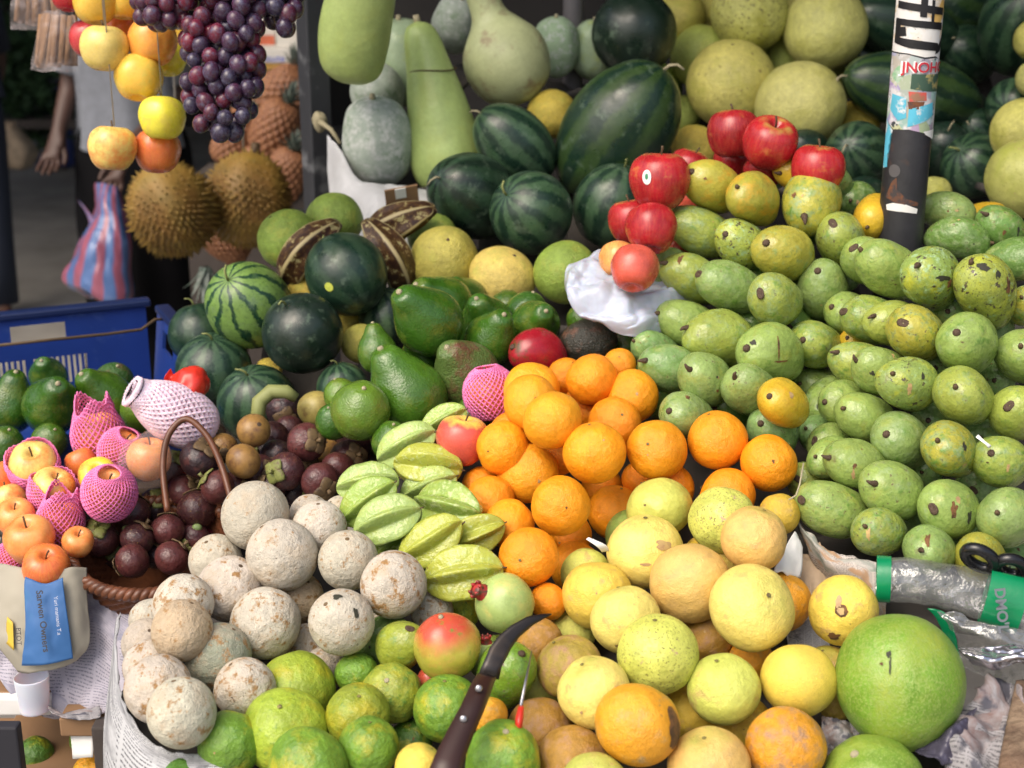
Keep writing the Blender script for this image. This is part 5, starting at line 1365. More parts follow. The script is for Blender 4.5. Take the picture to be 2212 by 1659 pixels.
def put_text(name, txt, p, xdir, up, size, mat, parent, bold=0.0):
    me = text_mesh(txt, mat, .01, bold)
    xd = xdir.normalized(); n = xd.cross(up).normalized(); u = n.cross(xd)
    for v in me.vertices: v.co = p + (xd * v.co.x + u * v.co.y) * size + n * (v.co.z * size)
    o = obj(name, me); under(o, parent); return o
put_text('lettering', 'Sarwen Owners', at(92, 1342, 1.902), at(104, 1440, 1.90) - at(80, 1240, 1.906), RT, .0128, M['ink'], bag, .02)
put_text('lettering', 'Yuri mamanis T.a', at(124, 1330, 1.905), at(134, 1440, 1.90) - at(114, 1240, 1.906), RT, .0075, M['pale_ink'], bag)
put_text('lettering', 'PTOT', at(40, 1375, 1.914), at(44, 1440, 1.91) - at(37, 1310, 1.916), RT, .0095, M['ink'], bag)
# white cup below it, dark board, shelf box
cup = obj('paper_cup', lathe('paper_cup', spline([(0, 0), (.034, 0), (.036, .02), (.042, .085), (.040, .088), (.033, .02), (0, .012)]), 28, 20)); cup.data.materials.append(M['whitebag'])
cup.scale = (.56,) * 3; cup.location = at(76, 1534, 1.955); tag(cup, 'white paper cup standing under the cream paper bag', 'cup')
sh = empty('low_shelf', at(60, 1580, 1.95)); tag(sh, 'low wooden shelf with white front board under the left table', 'shelf')
def world_box(name, x0, y0, x1, y1, d, dep, mat, parent, bev=.003):
    """box facing the stall front, its front face spanning the photo rectangle at depth d"""
    a, b = at(x0, y1, d), at(x1, y0, d)
    me = box(name, (b.x - a.x, dep, b.z - a.z), (0, 0, 0), mat, bev)
    o = obj(name, me); o.location = ((a.x + b.x) / 2, (a.y + b.y) / 2 + dep / 2, (a.z + b.z) / 2)
    if parent: under(o, parent)
    return o
world_box('front_board', -60, 1505, 108, 1550, 1.96, .02, M['white'], sh)
world_box('edge_board', -60, 1494, 110, 1504, 1.97, .30, M['card'], sh)
world_box('back_board', -60, 1550, 240, 1720, 2.28, .02, M['card'], sh)
world_box('end_post', 206, 1552, 246, 1800, 1.92, .03, M['darkwood'], sh)
for px, lab in ((128, 'a'),):
    cbx = world_box('brown_block', 128, 1548, 210, 1596, 1.93, .04, M['card'], None)
    tag(cbx, 'brown cardboard block under the hanging grey sheet', 'cardboard')
gl = sheet('plastic_sheet', [[(100, 1528, 1.94), (150, 1540, 1.93), (215, 1520, 1.93)], [(110, 1545, 1.925), (160, 1558, 1.915), (215, 1548, 1.92)]], M['newsdark'], 24, 10, .012, 40, seed=12)
tag(gl, 'dark green and white plastic scraps on the brown block', 'plastic scraps')
wc = sheet('paper_scrap', [[(150, 1560, 1.945), (200, 1556, 1.945)], [(158, 1640, 1.94), (202, 1636, 1.94)]], M['white'], 8, 8, .003, 30, seed=13)
tag(wc, 'white paper hanging behind the brown block', 'paper scrap')
db = world_box('dark_board', -60, 1556, 46, 1760, 1.88, .02, M['darkboard'], None); tag(db, 'black board leaning in the bottom left corner', 'board')
bx = world_box('shelf_floor', -60, 1690, 240, 1700, 1.95, .34, M['card'], sh)
k0 = len(ITEMS)
for x, y, b, d, ck, lb in ((75, 1632, 42, 2.02, 'Gd', 'green orange on the low shelf beside the black board'), (190, 1600, 40, 2.05, 'G', 'green orange on the low shelf beside the dark post'),
                           (200, 1668, 42, 1.98, 'Yo', 'orange on the low shelf at the bottom edge'), (130, 1640, 40, 2.10, 'Gd', 'dark green orange deep in the low shelf'),
                           (28, 1458, 30, 2.06, 'Gk', 'yellow-green lemon left of the cream bag'), (2, 1440, 28, 2.08, 'Ym', 'yellow lemon at the left edge beside the cream bag'), (34, 1492, 20, 2.04, 'Gk', 'small lemon at the shelf edge')):
    me = first_mat(BASE['citrus']['meshes'][k0 % 5], 'greenorange'); k0 += 1
    q = obj('green_orange' if 'lemon' not in lb else 'lemon', me); q.location = at(x, y, d); u = b * d / F; q.scale = (u, u, u); q.color = (*C[ck], 1)
    q.rotation_euler = (rnd.uniform(-1, 1), rnd.uniform(-1, 1), 0); tag(q, lb, 'lemon' if 'lemon' in lb else 'orange', 'citrus on the low shelf')
    obj('stem_button', BASE['citrus']['parts'][0][1], None, q)
# clear bag round one apple, red knot
def blob_bag(name, x, y, b, d, mat, seed, label, cat, k=1.2, knot=None):
    me = lathe(name, spline([(0, -1.0), (.6, -.92), (1.02, -.3), (1.0, .3), (.75, .8), (.35, 1.15), (.22, 1.35), (.40, 1.6), (.2, 1.62)]), 40, 34, lambda a, t: 1 + .06 * math.sin(5 * a + 9 * t) * t, seed, .12, 1.8)
    me.materials.append(mat)
    o = obj(name, me); u = b * d / F; o.location = at(x, y, d); o.scale = (u, u, u * k); return tag(o, label, cat)
cbag = blob_bag('clear_bag', 316, 1000, 56, 2.10, M['clearfilm'], 3, 'clear plastic bag round an apple left of the basket handle', 'plastic bag', 1.0)
cbag.rotation_euler = (-.4, .25, 0)
rb = blob_bag('red_bag', 412, 836, 46, 2.16, M['redplastic'], 8, 'knotted red plastic bag above the white foam net', 'plastic bag', .75)
rb.rotation_euler = (-.1, -1.15, 0)

# ------------------------------------------------------------------ wicker basket
bk = empty('wicker_basket', at(335, 1180, 2.03)); tag(bk, 'brown wicker basket with an arched handle, full of mangosteens', 'basket')
Rb = .114; up_b = (UP * .80 - FW * .60).normalized(); up_b = (up_b + Vector((0, 0, .6))).normalized()
qb = up_b.to_track_quat('Z', 'Y'); bk.rotation_mode = 'QUATERNION'; bk.rotation_quaternion = qb
Vb, Fb = [], []
nz_, na_ = 26, 120
for i in range(nz_ + 1):
    t = i / nz_
    for j in range(na_):
        a = 2 * PI * j / na_
        r = Rb * (.68 + .32 * t ** .7) + .0022 * math.sin(30 * a + (PI if (i // 2) % 2 else 0)) + .0015 * (i % 2)
        Vb.append(Vector((r * math.cos(a), r * math.sin(a), -.085 + .085 * t)))
for i in range(nz_):
    for j in range(na_):
        Fb.append((i * na_ + j, i * na_ + (j + 1) % na_, (i + 1) * na_ + (j + 1) % na_, (i + 1) * na_ + j))
Vb.append(Vector((0, 0, -.085))); c0 = len(Vb) - 1
for j in range(na_): Fb.append((c0, (j + 1) % na_, j))
bo = obj('bowl', mesh_from('bowl', Vb, Fb, M['wicker']), None, bk)
s_ = bo.modifiers.new('thickness', 'SOLIDIFY'); s_.thickness = .004
rim = []
for s in range(2):
    pts = []
    for j in range(241):
        a = 2 * PI * j / 240
        ph = 34 * a + s * PI
        r = Rb * 1.01 + .0045 * math.cos(ph)
        pts.append((r * math.cos(a), r * math.sin(a), .002 + .0045 * math.sin(ph)))
    rim.append(tube('rim', pts, .0062, 8, M['wicker'], False))
obj('rim', join('rim', rim), None, bk)
hp = [at(362, 1105, 2.03), at(352, 1010, 2.05), at(364, 940, 2.06), at(402, 905, 2.065), at(446, 940, 2.06), at(476, 1000, 2.05), at(498, 1075, 2.03), at(505, 1120, 2.02)]
hs = []
for i in range(len(hp) - 1):
    for k in range(6):
        u = k / 6; g = lambda q: hp[min(max(q, 0), len(hp) - 1)]
        p0, p1, p2, p3 = g(i - 1), g(i), g(i + 1), g(i + 2)
        hs.append(.5 * ((2 * p1) + (p2 - p0) * u + (2 * p0 - 5 * p1 + 4 * p2 - p3) * u * u + (3 * p1 - p0 - 3 * p2 + p3) * u ** 3))
h = obj('handle', tube('handle', hs, .0048, 10, M['wicker'])); under(h, bk)
h.name = 'handle'
# green curved stalk round the black mangosteen
st = obj('curved_stalk', tube('curved_stalk', [at(556, 905, 2.16), at(560, 868, 2.17), at(585, 846, 2.175), at(618, 846, 2.175), at(640, 860, 2.18)], [.011, .012, .012, .011, .008], 10, M['stemgreen']))
tag(st, 'thick yellow-green curved stalk arching over the black mangosteen', 'stalk')

# ------------------------------------------------------------------ blue crate
cr = empty('blue_crate', at(140, 900, 2.5)); tag(cr, 'blue plastic crate holding avocados, handle slot in its back wall', 'crate')
KC = at(316, 690, 2.66); zt = at(180, 668, 2.60).z; CH = .19; zb = zt - CH
cr.location = (KC.x, KC.y, zb); cr.rotation_euler = (0, 0, math.radians(25))
def wall_with_holes(name, org, ux, uz, W, Hh, holes, th, mat):
    """plate W x Hh in directions ux, uz with rectangular through holes (x0, z0, x1, z1)"""
    xs = sorted({0, W} | {h[0] for h in holes} | {h[2] for h in holes}); zs = sorted({0, Hh} | {h[1] for h in holes} | {h[3] for h in holes})
    bm = bmesh.new(); vs = {}
    def v(a, b):
        if (a, b) not in vs: vs[a, b] = bm.verts.new(org + ux * a + uz * b)
        return vs[a, b]
    for i in range(len(xs) - 1):
        for j in range(len(zs) - 1):
            cx, cz = (xs[i] + xs[i + 1]) / 2, (zs[j] + zs[j + 1]) / 2
            if any(h[0] < cx < h[2] and h[1] < cz < h[3] for h in holes): continue
            bm.faces.new((v(xs[i], zs[j]), v(xs[i + 1], zs[j]), v(xs[i + 1], zs[j + 1]), v(xs[i], zs[j + 1])))
    me = bpy.data.meshes.new(name); bm.to_mesh(me); bm.free(); me.materials.append(mat)
    o = obj(name, me, None, cr); m = o.modifiers.new('thickness', 'SOLIDIFY'); m.thickness = th; m.offset = 0
    return o
Z = Vector((0, 0, 1)); X = Vector((1, 0, 0)); Yv = Vector((0, -1, 0))
slots = [(.60 - .245, CH - .052, .60 - .148, CH - .020)]
for k in range(44):
    x = .06 + k * .0100
    if k % 11 != 10: slots.append((x, .052, x + .0055, .105))
wall_with_holes('back_wall', Vector((-.60, 0, 0)), X, Z, .60, CH, slots, .006, M['blue'])
wall_with_holes('side_wall', Vector((.003, -.004, 0)), Yv, (Z + X * .12).normalized(), .20, CH - .012, [(.06, .115, .15, .15)], .006, M['blue'])
wall_with_holes('side_wall', Vector((-.603, -.004, 0)), Yv, Z, .40, CH - .012, [], .006, M['blue'])
wall_with_holes('front_wall', Vector((-.60, -.40, 0)), X, Z, .60, .085, [], .006, M['blue'])
wall_with_holes('bottom', Vector((-.60, -.40, -.004)), X, Vector((0, 1, 0)), .60, .40, [], .006, M['blue'])
obj('rim', join('rim', [box('r', (.62, .030, .014), (-.30, .004, CH), M['bluedark'], .004), box('r', (.028, .19, .014), (.028, -.11, CH - .010), M['bluedark'], .004),
                        box('r', (.028, .40, .014), (-.606, -.216, CH - .010), M['bluedark'], .004)], sm=False), None, cr)
yb_ = KC.y - .1
cord = obj('cord', tube('cord', [at(-20, 748, 2.42), at(120, 733, 2.48), at(230, 722, 2.54), at(305, 712, 2.58), at(335, 690, 2.60), at(362, 690, 2.62)], .003, 6, M['stem'])); tag(cord, 'thin brown cord strung across the blue crate', 'cord')
stand = empty('crate_stand', (KC.x - .22, KC.y - .29, 0)); tag(stand, 'low timber stand carrying the blue crate', 'stand')
tp = obj('top', box('top', (.70, .50, .03), (0, 0, zb - .03), M['frame'], .003), None, stand)
for sx in (-1, 1):
    for sy in (-1, 1):
        q = obj('leg', box('leg', (.05, .05, zb - .05), (sx * .31, sy * .21, (zb - .05) / 2), M['frame'], .003), None, stand)

# ------------------------------------------------------------------ knife with curved blade, red spike, scissors
kn = empty('curved_knife', at(1035, 1480, 1.52)); tag(kn, 'dark curved blade knife with riveted brown wooden handle, stuck among the fruit', 'knife')
def strip(name, L, Rr, d0, d1, th, mat, sub=4):
    """flat bar between two photo outlines"""
    n = len(L); V, Fc = [], []
    for i in range(n):
        d = d0 + (d1 - d0) * i / (n - 1)
        a, b = at(*L[i], d), at(*Rr[i], d)
        c = (a + b) / 2
        for p, w in ((a, 0.15), (a * .75 + b * .25, .8), (c, 1), (a * .25 + b * .75, .8), (b, .15)): V.append(p - FW * th * w * .5)
        for p, w in ((b, .15), (a * .25 + b * .75, .8), (c, 1), (a * .75 + b * .25, .8), (a, .15)): V.append(p + FW * th * w * .5)
    for i in range(n - 1):
        for j in range(10): Fc.append((i * 10 + j, i * 10 + (j + 1) % 10, (i + 1) * 10 + (j + 1) % 10, (i + 1) * 10 + j))
    Fc.append(tuple(range(10))[::-1]); Fc.append(tuple((n - 1) * 10 + j for j in range(10)))
    return mesh_from(name, V, Fc, mat)
bl = obj('blade', strip('blade', [(1030, 1462), (1047, 1425), (1058, 1398), (1076, 1375), (1102, 1352), (1138, 1332), (1170, 1326), (1189, 1325)],
                        [(1078, 1468), (1084, 1440), (1096, 1418), (1106, 1398), (1122, 1376), (1152, 1350), (1180, 1334), (1193, 1327)], 1.545, 1.60, .004, M['blade'])); under(bl, kn)
hd = obj('handle', strip('handle', [(915, 1690), (940, 1630), (965, 1580), (995, 1525), (1016, 1480), (1032, 1455)], [(990, 1710), (1004, 1640), (1022, 1590), (1046, 1535), (1062, 1492), (1072, 1464)], 1.43, 1.535, .018, M['handle'])); under(hd, kn)
for x, y, d in ((1034, 1487, 1.500), (1001, 1553, 1.474)):
    rv = obj('rivet', lathe('rivet', sph(.5), 14, 10)); rv.data.materials.append(M['rivet']); rv.scale = (.0040,) * 3; rv.location = at(x, y, d); rv.rotation_euler = (1.2, 0, 0); under(rv, kn)
sp = empty('red_spike', at(1122, 1548, 1.55)); tag(sp, 'thin steel spike with a red plastic grip beside the knife', 'spike')
o = obj('grip', strip('grip', [(1112, 1572), (1113, 1550), (1118, 1530), (1120, 1524)], [(1128, 1572), (1131, 1550), (1132, 1528), (1130, 1524)], 1.53, 1.55, .010, M['redplastic'])); under(o, sp)
o = obj('spike', tube('spike', [at(1125, 1526, 1.553), at(1136, 1470, 1.58), at(1149, 1405, 1.61)], [.0022, .0018, .0005], 7, M['rivet'])); under(o, sp)
sc = empty('scissors', at(2145, 1235, 1.68)); tag(sc, 'black handled scissors stuck behind the plastic bag roll', 'scissors')
def loop(name, cx, cy, rx, ry, ang, d):
    pts = []
    for j in range(33):
        a = 2 * PI * j / 32
        x, y = rx * math.cos(a), ry * math.sin(a)
        ca, sa = math.cos(ang), math.sin(ang)
        pts.append(at(cx + x * ca - y * sa, cy + x * sa + y * ca, d + .012 * math.sin(a)))
    return under(obj(name, tube(name, pts, .0075, 10, M['black_plastic'], False)), sc)
loop('finger_loop', 2117, 1206, 34, 17, .45, 1.675); loop('finger_loop', 2184, 1224, 28, 16, .2, 1.675)
o = obj('shank', strip('shank', [(2140, 1215), (2146, 1240), (2150, 1262)], [(2158, 1222), (2164, 1240), (2166, 1262)], 1.675, 1.70, .010, M['black_plastic'])); under(o, sc)
o = obj('shank', strip('shank', [(2164, 1230), (2160, 1244), (2156, 1262)], [(2178, 1238), (2172, 1250), (2168, 1264)], 1.68, 1.705, .010, M['black_plastic'])); under(o, sc)
o = obj('blade', strip('blade', [(2148, 1258), (2156, 1300), (2168, 1360)], [(2170, 1258), (2178, 1300), (2174, 1362)], 1.70, 1.78, .004, M['rivet'])); under(o, sc)
o = obj('pivot', lathe('pivot', sph(.6), 14, 10)); o.data.materials.append(M['rivet']); o.scale = (.006,) * 3; o.location = at(2160, 1258, 1.69); under(o, sc)
# ------------------------------------------------------------------ plastic bag roll, foil, papers, plank at the lower right
def band_tube(name, pts, ra, rb, mat, seg=28, flat=None, wob=.0):
    """open tube with elliptic section (ra in image plane, rb in depth)"""
    V, Fc = [], []
    n = len(pts)
    for i, p in enumerate(pts):
        t = (pts[min(i + 1, n - 1)] - pts[max(i - 1, 0)]).normalized()
        s = (UP - t * UP.dot(t)).normalized(); b = t.cross(s)
        for j in range(seg):
            a = 2 * PI * j / seg
            w = 1 + wob * noise.noise(Vector((i * .35, math.cos(a) * 2, math.sin(a) * 2 + 3)))
            V.append(p + s * (ra[i] * math.cos(a) * w) + b * (rb[i] * math.sin(a) * w))
    for i in range(n - 1):
        for j in range(seg):
            Fc.append((i * seg + j, i * seg + (j + 1) % seg, (i + 1) * seg + (j + 1) % seg, (i + 1) * seg + j))
    return mesh_from(name, V, Fc, mat)
T = NT('clear_roll_film'); T.obj_co(False); T.put(T.b.inputs['Base Color'], (.42, .43, .42, 1)); T.set(Roughness=.08, Metallic=.55)
T.put(T.b.inputs['Alpha'], T.ramp(T.noise(22, 4), .35, .65, .18, .55)); T.l(T.bump(T.noise(26, 4, .6), .5, .012), T.b.inputs['Normal']); M['rollfilm'] = T.m
M['greenband'] = plain('green_print', (.004, .20, .075), .18, var=.15, scale=10, bump=.1)
roll = empty('plastic_bag_roll', at(2050, 1270, 1.67)); tag(roll, 'clear plastic bag roll with green printed bands, in front of the mango stack', 'bag roll')
rp = []
for i in range(41):
    u = i / 40
    x = 1893 + (2300 - 1893) * u
    y = 1250 + 24 * u + 92 * max(0, u - .25) ** 1.2
    rp.append(at(x, y, 1.70 - .05 * u))
ra = [.0265 + .010 * max(0, (i / 40 - .35)) for i in range(41)]
rbb = [.022 - .004 * (i / 40) for i in range(41)]
under(obj('film', band_tube('film', rp, ra, rbb, M['rollfilm'], 30, wob=.12)), roll)
def sub_band(i0, i1, k):
    return under(obj('printed_band', band_tube('printed_band', rp[i0:i1], [r * k for r in ra[i0:i1]], [r * k for r in rbb[i0:i1]], M['greenband'], 30, wob=0)), roll)
sub_band(0, 4, 1.07); sub_band(23, 32, 1.12)
put_text('lettering', "DMO'L", at(2163, 1318, 1.622), at(2167, 1362, 1.63) - at(2159, 1282, 1.63), RT, .017, M['rivet'], roll, .03)
tk = sheet('plastic_bag', [
 [(2030, 1318, 1.66), (2080, 1325, 1.66), (2140, 1352, 1.65), (2260, 1372, 1.64)],
 [(2060, 1350, 1.66), (2105, 1370, 1.65), (2160, 1392, 1.64), (2260, 1410, 1.63)],
 [(2075, 1400, 1.67), (2110, 1410, 1.66), (2160, 1420, 1.65), (2260, 1440, 1.64)],
 [(2080, 1450, 1.68), (2110, 1460, 1.67), (2160, 1470, 1.66), (2260, 1490, 1.65)]], M['rollfilm'], 50, 34, .016, 22, seed=21)
tag(tk, 'clear crinkled plastic bag hanging below the bag roll at the right edge', 'plastic bag')
gb = sheet('green_bag', [[(2000, 1316, 1.685), (2035, 1325, 1.68), (2062, 1352, 1.675)], [(2030, 1350, 1.69), (2055, 1375, 1.685), (2072, 1400, 1.68)], [(2060, 1420, 1.70), (2074, 1440, 1.70), (2084, 1480, 1.70)]], M['greenband'], 16, 16, .006, 25, seed=22)
tag(gb, 'dark green plastic sheet behind the huge pomelo', 'plastic sheet')
fo = sheet('foil_sheet', [
 [(2066, 1396, 1.64), (2120, 1392, 1.63), (2180, 1400, 1.62), (2270, 1405, 1.61)],
 [(2078, 1408, 1.625), (2130, 1425, 1.61), (2190, 1422, 1.60), (2270, 1430, 1.59)],
 [(2100, 1432, 1.63), (2150, 1445, 1.615), (2200, 1440, 1.61), (2270, 1450, 1.60)]], M['foil'], 46, 26, .014, 24, seed=23)
tag(fo, 'folded silver foil sheet right of the huge pomelo', 'foil')
for rows, mat, sd, cr, lab in (
 ([[(2080, 1480, 1.62), (2130, 1450, 1.62), (2190, 1470, 1.61), (2270, 1480, 1.60)], [(2065, 1560, 1.59), (2130, 1540, 1.57), (2180, 1550, 1.57), (2230, 1570, 1.57)],
   [(2040, 1620, 1.56), (2100, 1620, 1.54), (2150, 1630, 1.53), (2190, 1640, 1.54)], [(2030, 1720, 1.54), (2090, 1720, 1.52), (2130, 1720, 1.51), (2170, 1720, 1.52)]], 'newsdark', 31, .042, 'crumpled dark newspaper in the bottom right corner'),
 ([[(2070, 1545, 1.575), (2095, 1530, 1.57), (2115, 1520, 1.57)], [(2030, 1590, 1.555), (2065, 1580, 1.54), (2095, 1572, 1.55)], [(1985, 1622, 1.545), (2030, 1650, 1.52), (2070, 1650, 1.53)]], 'darkpurple', 32, .022, 'dark purple plastic scrap tucked beside the huge pomelo'),
 ([[(1775, 1545, 1.62), (1815, 1560, 1.61), (1870, 1590, 1.60)], [(1772, 1590, 1.60), (1810, 1600, 1.585), (1860, 1620, 1.58)], [(1780, 1640, 1.60), (1810, 1640, 1.585), (1850, 1650, 1.58)]], 'newsdark', 33, .02, 'crumpled newspaper scrap between the two green pomelos'),
 ([[(1700, 1340, 1.80), (1745, 1340, 1.80), (1790, 1370, 1.79)], [(1700, 1400, 1.78), (1745, 1410, 1.77), (1790, 1420, 1.77)]], 'news', 34, .006, 'printed newspaper scrap under the bruised yellow citrus')):
    if mat == 'darkpurple' and mat not in M: M[mat] = plain('dark_purple_plastic', (.06, .055, .085), .35, var=.3, scale=14)
    s = sheet('newspaper' if mat != 'darkpurple' else 'plastic_scrap', rows, M[mat], 44, 36, cr, 22, seed=sd, tear=.004)
    tag(s, lab, 'newspaper' if mat != 'darkpurple' else 'plastic scrap')
pk = empty('wood_plank', at(2190, 1600, 1.50)); tag(pk, 'rough wooden plank slanting at the bottom right edge', 'plank')
o = obj('board', strip('board', [(2196, 1470), (2176, 1560), (2160, 1640), (2140, 1760)], [(2290, 1480), (2270, 1560), (2260, 1640), (2250, 1760)], 1.60, 1.44, .03, M['wood'])); under(o, pk)

sw_ = obj('straw', tube('straw', [at(1736, 1000, 1.80), at(1728, 1045, 1.785), at(1720, 1070, 1.78), at(1704, 1080, 1.78)], .0012, 5, M['stempale'])); tag(sw_, 'thin yellow straw across a mango above the newspaper rim', 'straw')
ws = sheet('paper_scrap', [[(2106, 944, 1.78), (2112, 938, 1.78)], [(2124, 956, 1.775), (2128, 952, 1.775)], [(2136, 968, 1.775), (2142, 962, 1.775)]], M['white'], 8, 8, .002, 60, seed=51)
tag(ws, 'crumpled white scrap sticking from a mango stem at the right', 'paper scrap')
for it in ITEMS:
    if it['kind'] == 'bottlegourd':
        bmx = it['body'].data; rg = []
        for q in range(41):
            a = 2 * PI * q / 40
            rg.append((.665 * math.cos(a) + .03, .665 * math.sin(a), 2.28 - 1.33 + .06 * math.sin(a * 2)))
        ch = obj('cut_ring', tube('cut_ring', rg, .02, 5, M['stem'], False), None, it['obj'])
# ------------------------------------------------------------------ posts
def post_pts(x0, y0, x1, y1, d0, d1): return at(x0, y0, d0), at(x1, y1, d1)
def cyl_post(name, xy, d, rad, mat, ztop, zbot):
    p = at(*xy, d)
    me = tube('shaft', [(0, 0, zbot), (0, 0, (zbot + ztop) / 2), (0, 0, ztop)], rad, 40, mat)
    return p, me
# sticker covered steel pole
pp = at(1966, 250, 2.13); PR = .0345
pole = empty('steel_pole', (pp.x, pp.y, 0)); tag(pole, 'black steel pole with torn stickers and lettering, standing between the mango stacks', 'pole')
def zat(y): # height on the pole's front at photo row y
    yy = pp.y - PR
    k = (PH / 2 - y) / F
    dirv = FW + UP * k
    return CAMPOS.z + dirv.z / dirv.y * yy
obj('shaft', tube('shaft', [(0, 0, .55), (0, 0, 1.2), (0, 0, 2.6)], PR, 44, M['steel']), None, pole)
def wrap(name, outline, mat, k=1.0, lift=.0006, parent=pole):
    """patch on the pole: outline in (across -1..1, photo row y)"""
    bm = bmesh.new()
    pts = outline
    n = 12
    # fill the outline as a triangulated flat polygon, subdivided, then bent round the pole
    vs = [bm.verts.new((a * PR * 1.4, 0, zat(y))) for a, y in pts]
    f = bm.faces.new(vs)
    bmesh.ops.triangulate(bm, faces=[f])
    for _ in range(3):
        long = [e for e in bm.edges if e.calc_length() > .008]
        if long: bmesh.ops.subdivide_edges(bm, edges=long, cuts=1); bmesh.ops.triangulate(bm, faces=[f for f in bm.faces if len(f.verts) > 3])
    for v in bm.verts:
        ang = v.co.x / PR
        v.co = Vector((math.sin(ang) * (PR + lift), -math.cos(ang) * (PR + lift), v.co.z))
    me = bpy.data.meshes.new(name); bm.to_mesh(me); bm.free(); smooth(me); me.materials.append(mat)
    return obj(name, me, None, parent)
T = NT('torn_sticker_white'); T.obj_co(False)
c = T.mix(T.ramp(T.noise(30, 4), .5, .62), (.70, .70, .68), (.62, .40, .12))
z = T.sep(T.raw)[2]
c = T.mix(T.ramp(T.math('ADD', z, T.math('MULTIPLY', T.noise(28, 3), .06)), zat(52), zat(20), 0, 1), (.72, .71, .69), c)
T.put(T.b.inputs['Base Color'], c); T.set(Roughness=.4); M['st_white'] = T.m
T = NT('torn_sticker_collage'); T.obj_co(False)
vr = T.voro(48, out='Color')
c = T.mix(.75, vr, (.30, .33, .36)); c = T.mix(T.ramp(T.noise(40, 4), .5, .6), c, (.62, .62, .64)); c = T.mix(T.ramp(T.noise(60, 3, .7), .60, .66), c, (.04, .05, .06))
T.put(T.b.inputs['Base Color'], c); T.set(Roughness=.4); M['st_coll'] = T.m
M['st_blue'] = plain('sticker_blue', (.10, .45, .62), .4, col2=(.62, .66, .68), m2=(30, .56, .62), scale=20); M['st_red'] = plain('sticker_red', (.55, .10, .08), .4, col2=(.3, .16, .1), m2=(30, .5, .6))
M['st_green'] = plain('sticker_green', (.05, .10, .07), .4, col2=(.35, .30, .12), m2=(40, .55, .62)); M['rust'] = plain('rust_patch', (.16, .06, .025), .8, col2=(.05, .04, .04), m2=(40, .45, .6))
wrap('sticker', [(-1.1, -25), (1.1, -25), (1.1, 128), (.9, 134), (.5, 122), (.1, 124), (-.4, 116), (-1.1, 113)], M['st_white'])
wrap('sticker', [(-1.1, 116), (-.4, 119), (.1, 128), (.5, 126), (1.1, 134), (1.1, 290), (.75, 300), (.3, 288), (-.2, 280), (-.7, 282), (-1.1, 262)], M['st_coll'])
wrap('sticker', [(-1.1, 262), (-.72, 284), (-.80, 330), (-.85, 365), (-1.1, 370)], M['st_blue'])
wrap('sticker', [(-.85, 205), (-.35, 212), (-.30, 255), (-.55, 262), (-.9, 240)], M['st_blue'], lift=.0011)
wrap('sticker', [(-.25, 236), (.55, 222), (.62, 250), (.2, 265), (-.25, 275)], M['st_blue'], lift=.0011)
wrap('sticker', [(-.30, 198), (.25, 200), (.28, 218), (-.25, 220)], M['st_red'], lift=.0011)
wrap('sticker', [(-.25, 160), (.95, 162), (.95, 200), (.28, 198), (-.25, 192)], M['st_green'], lift=.0011)
wrap('sticker', [(-.30, 220), (.22, 220), (.15, 236), (-.25, 236)], M['rust'], lift=.0011)
wrap('sticker', [(.25, 285), (1.0, 280), (.95, 298), (.75, 304), (.35, 292)], M['white'], lift=.0012)
M['inkblack'] = plain('sticker_black', (.012, .012, .014), .4)
for ol in ([(-.9, 2), (.70, 18), (.70, 34), (-.9, 18)], [(-.15, -12), (.05, -10), (.05, 38), (-.15, 36)], [(-.9, 40), (.70, 50), (.70, 66), (-.9, 54)], [(-.95, 40), (-.72, 44), (-.72, 96), (-.95, 92)],
           [(-.95, 80), (.55, 94), (.62, 112), (-.4, 104), (-.95, 94)], [(.5, 106), (.75, 82), (.86, 78), (.72, 112), (.45, 118)], [(-.75, 60), (-.55, 58), (-.50, 78), (-.75, 80)], [(.18, 0), (.28, 0), (.30, 54), (.20, 52)]):
    wrap('printed_mark', ol, M['inkblack'], lift=.0014)
def wrap_text(txt, size, a0, yrow, mat, flip=False, lift=.002):
    me = text_mesh(txt, mat, 0, .02)
    bm = bmesh.new(); bm.from_mesh(me)
    for v in bm.verts:
        X, Z = v.co.x * size + a0 * PR, v.co.y * size + zat(yrow)
        ang = X / PR
        v.co = Vector((math.sin(ang) * (PR + lift), -math.cos(ang) * (PR + lift), Z))
    bm.to_mesh(me); bm.free()
    return obj('lettering', me, None, pole)
M['redprint'] = plain('red_print', (.50, .03, .05), .4); M['whiteprint'] = plain('white_print', (.8, .8, .8), .4)
wrap_text('JNOHO', .0235, .28, 147, M['whiteprint'], lift=.0016); wrap_text('JNOHO', .021, .28, 147, M['redprint'], lift=.0024)
wrap('round_sticker', [(-.55 + .20 * math.cos(2 * PI * k / 16), 371 + 14 * math.sin(2 * PI * k / 16)) for k in range(16)], M['pole2'])
wrap('paint_chip', [(-.75, 446), (-.5, 440), (-.1, 442), (.3, 452), (.28, 462), (-.2, 458), (-.7, 457)], M['white'])
wrap('rust_patch', [(-.8, 430), (-.6, 395), (-.45, 385), (-.40, 410), (-.1, 430), (.3, 438), (.3, 446), (-.3, 442)], M['rust'])
# dark thin post
p2 = at(1237, 120, 3.12)
o = obj('thin_post', tube('thin_post', [(0, 0, .5), (0, 0, 1.5), (0, 0, 2.6)], .0225, 20, M['pole2'])); o.location = (p2.x, p2.y, 0)
tag(o, 'thin dark grey post between the gourds and the very large watermelon', 'post')
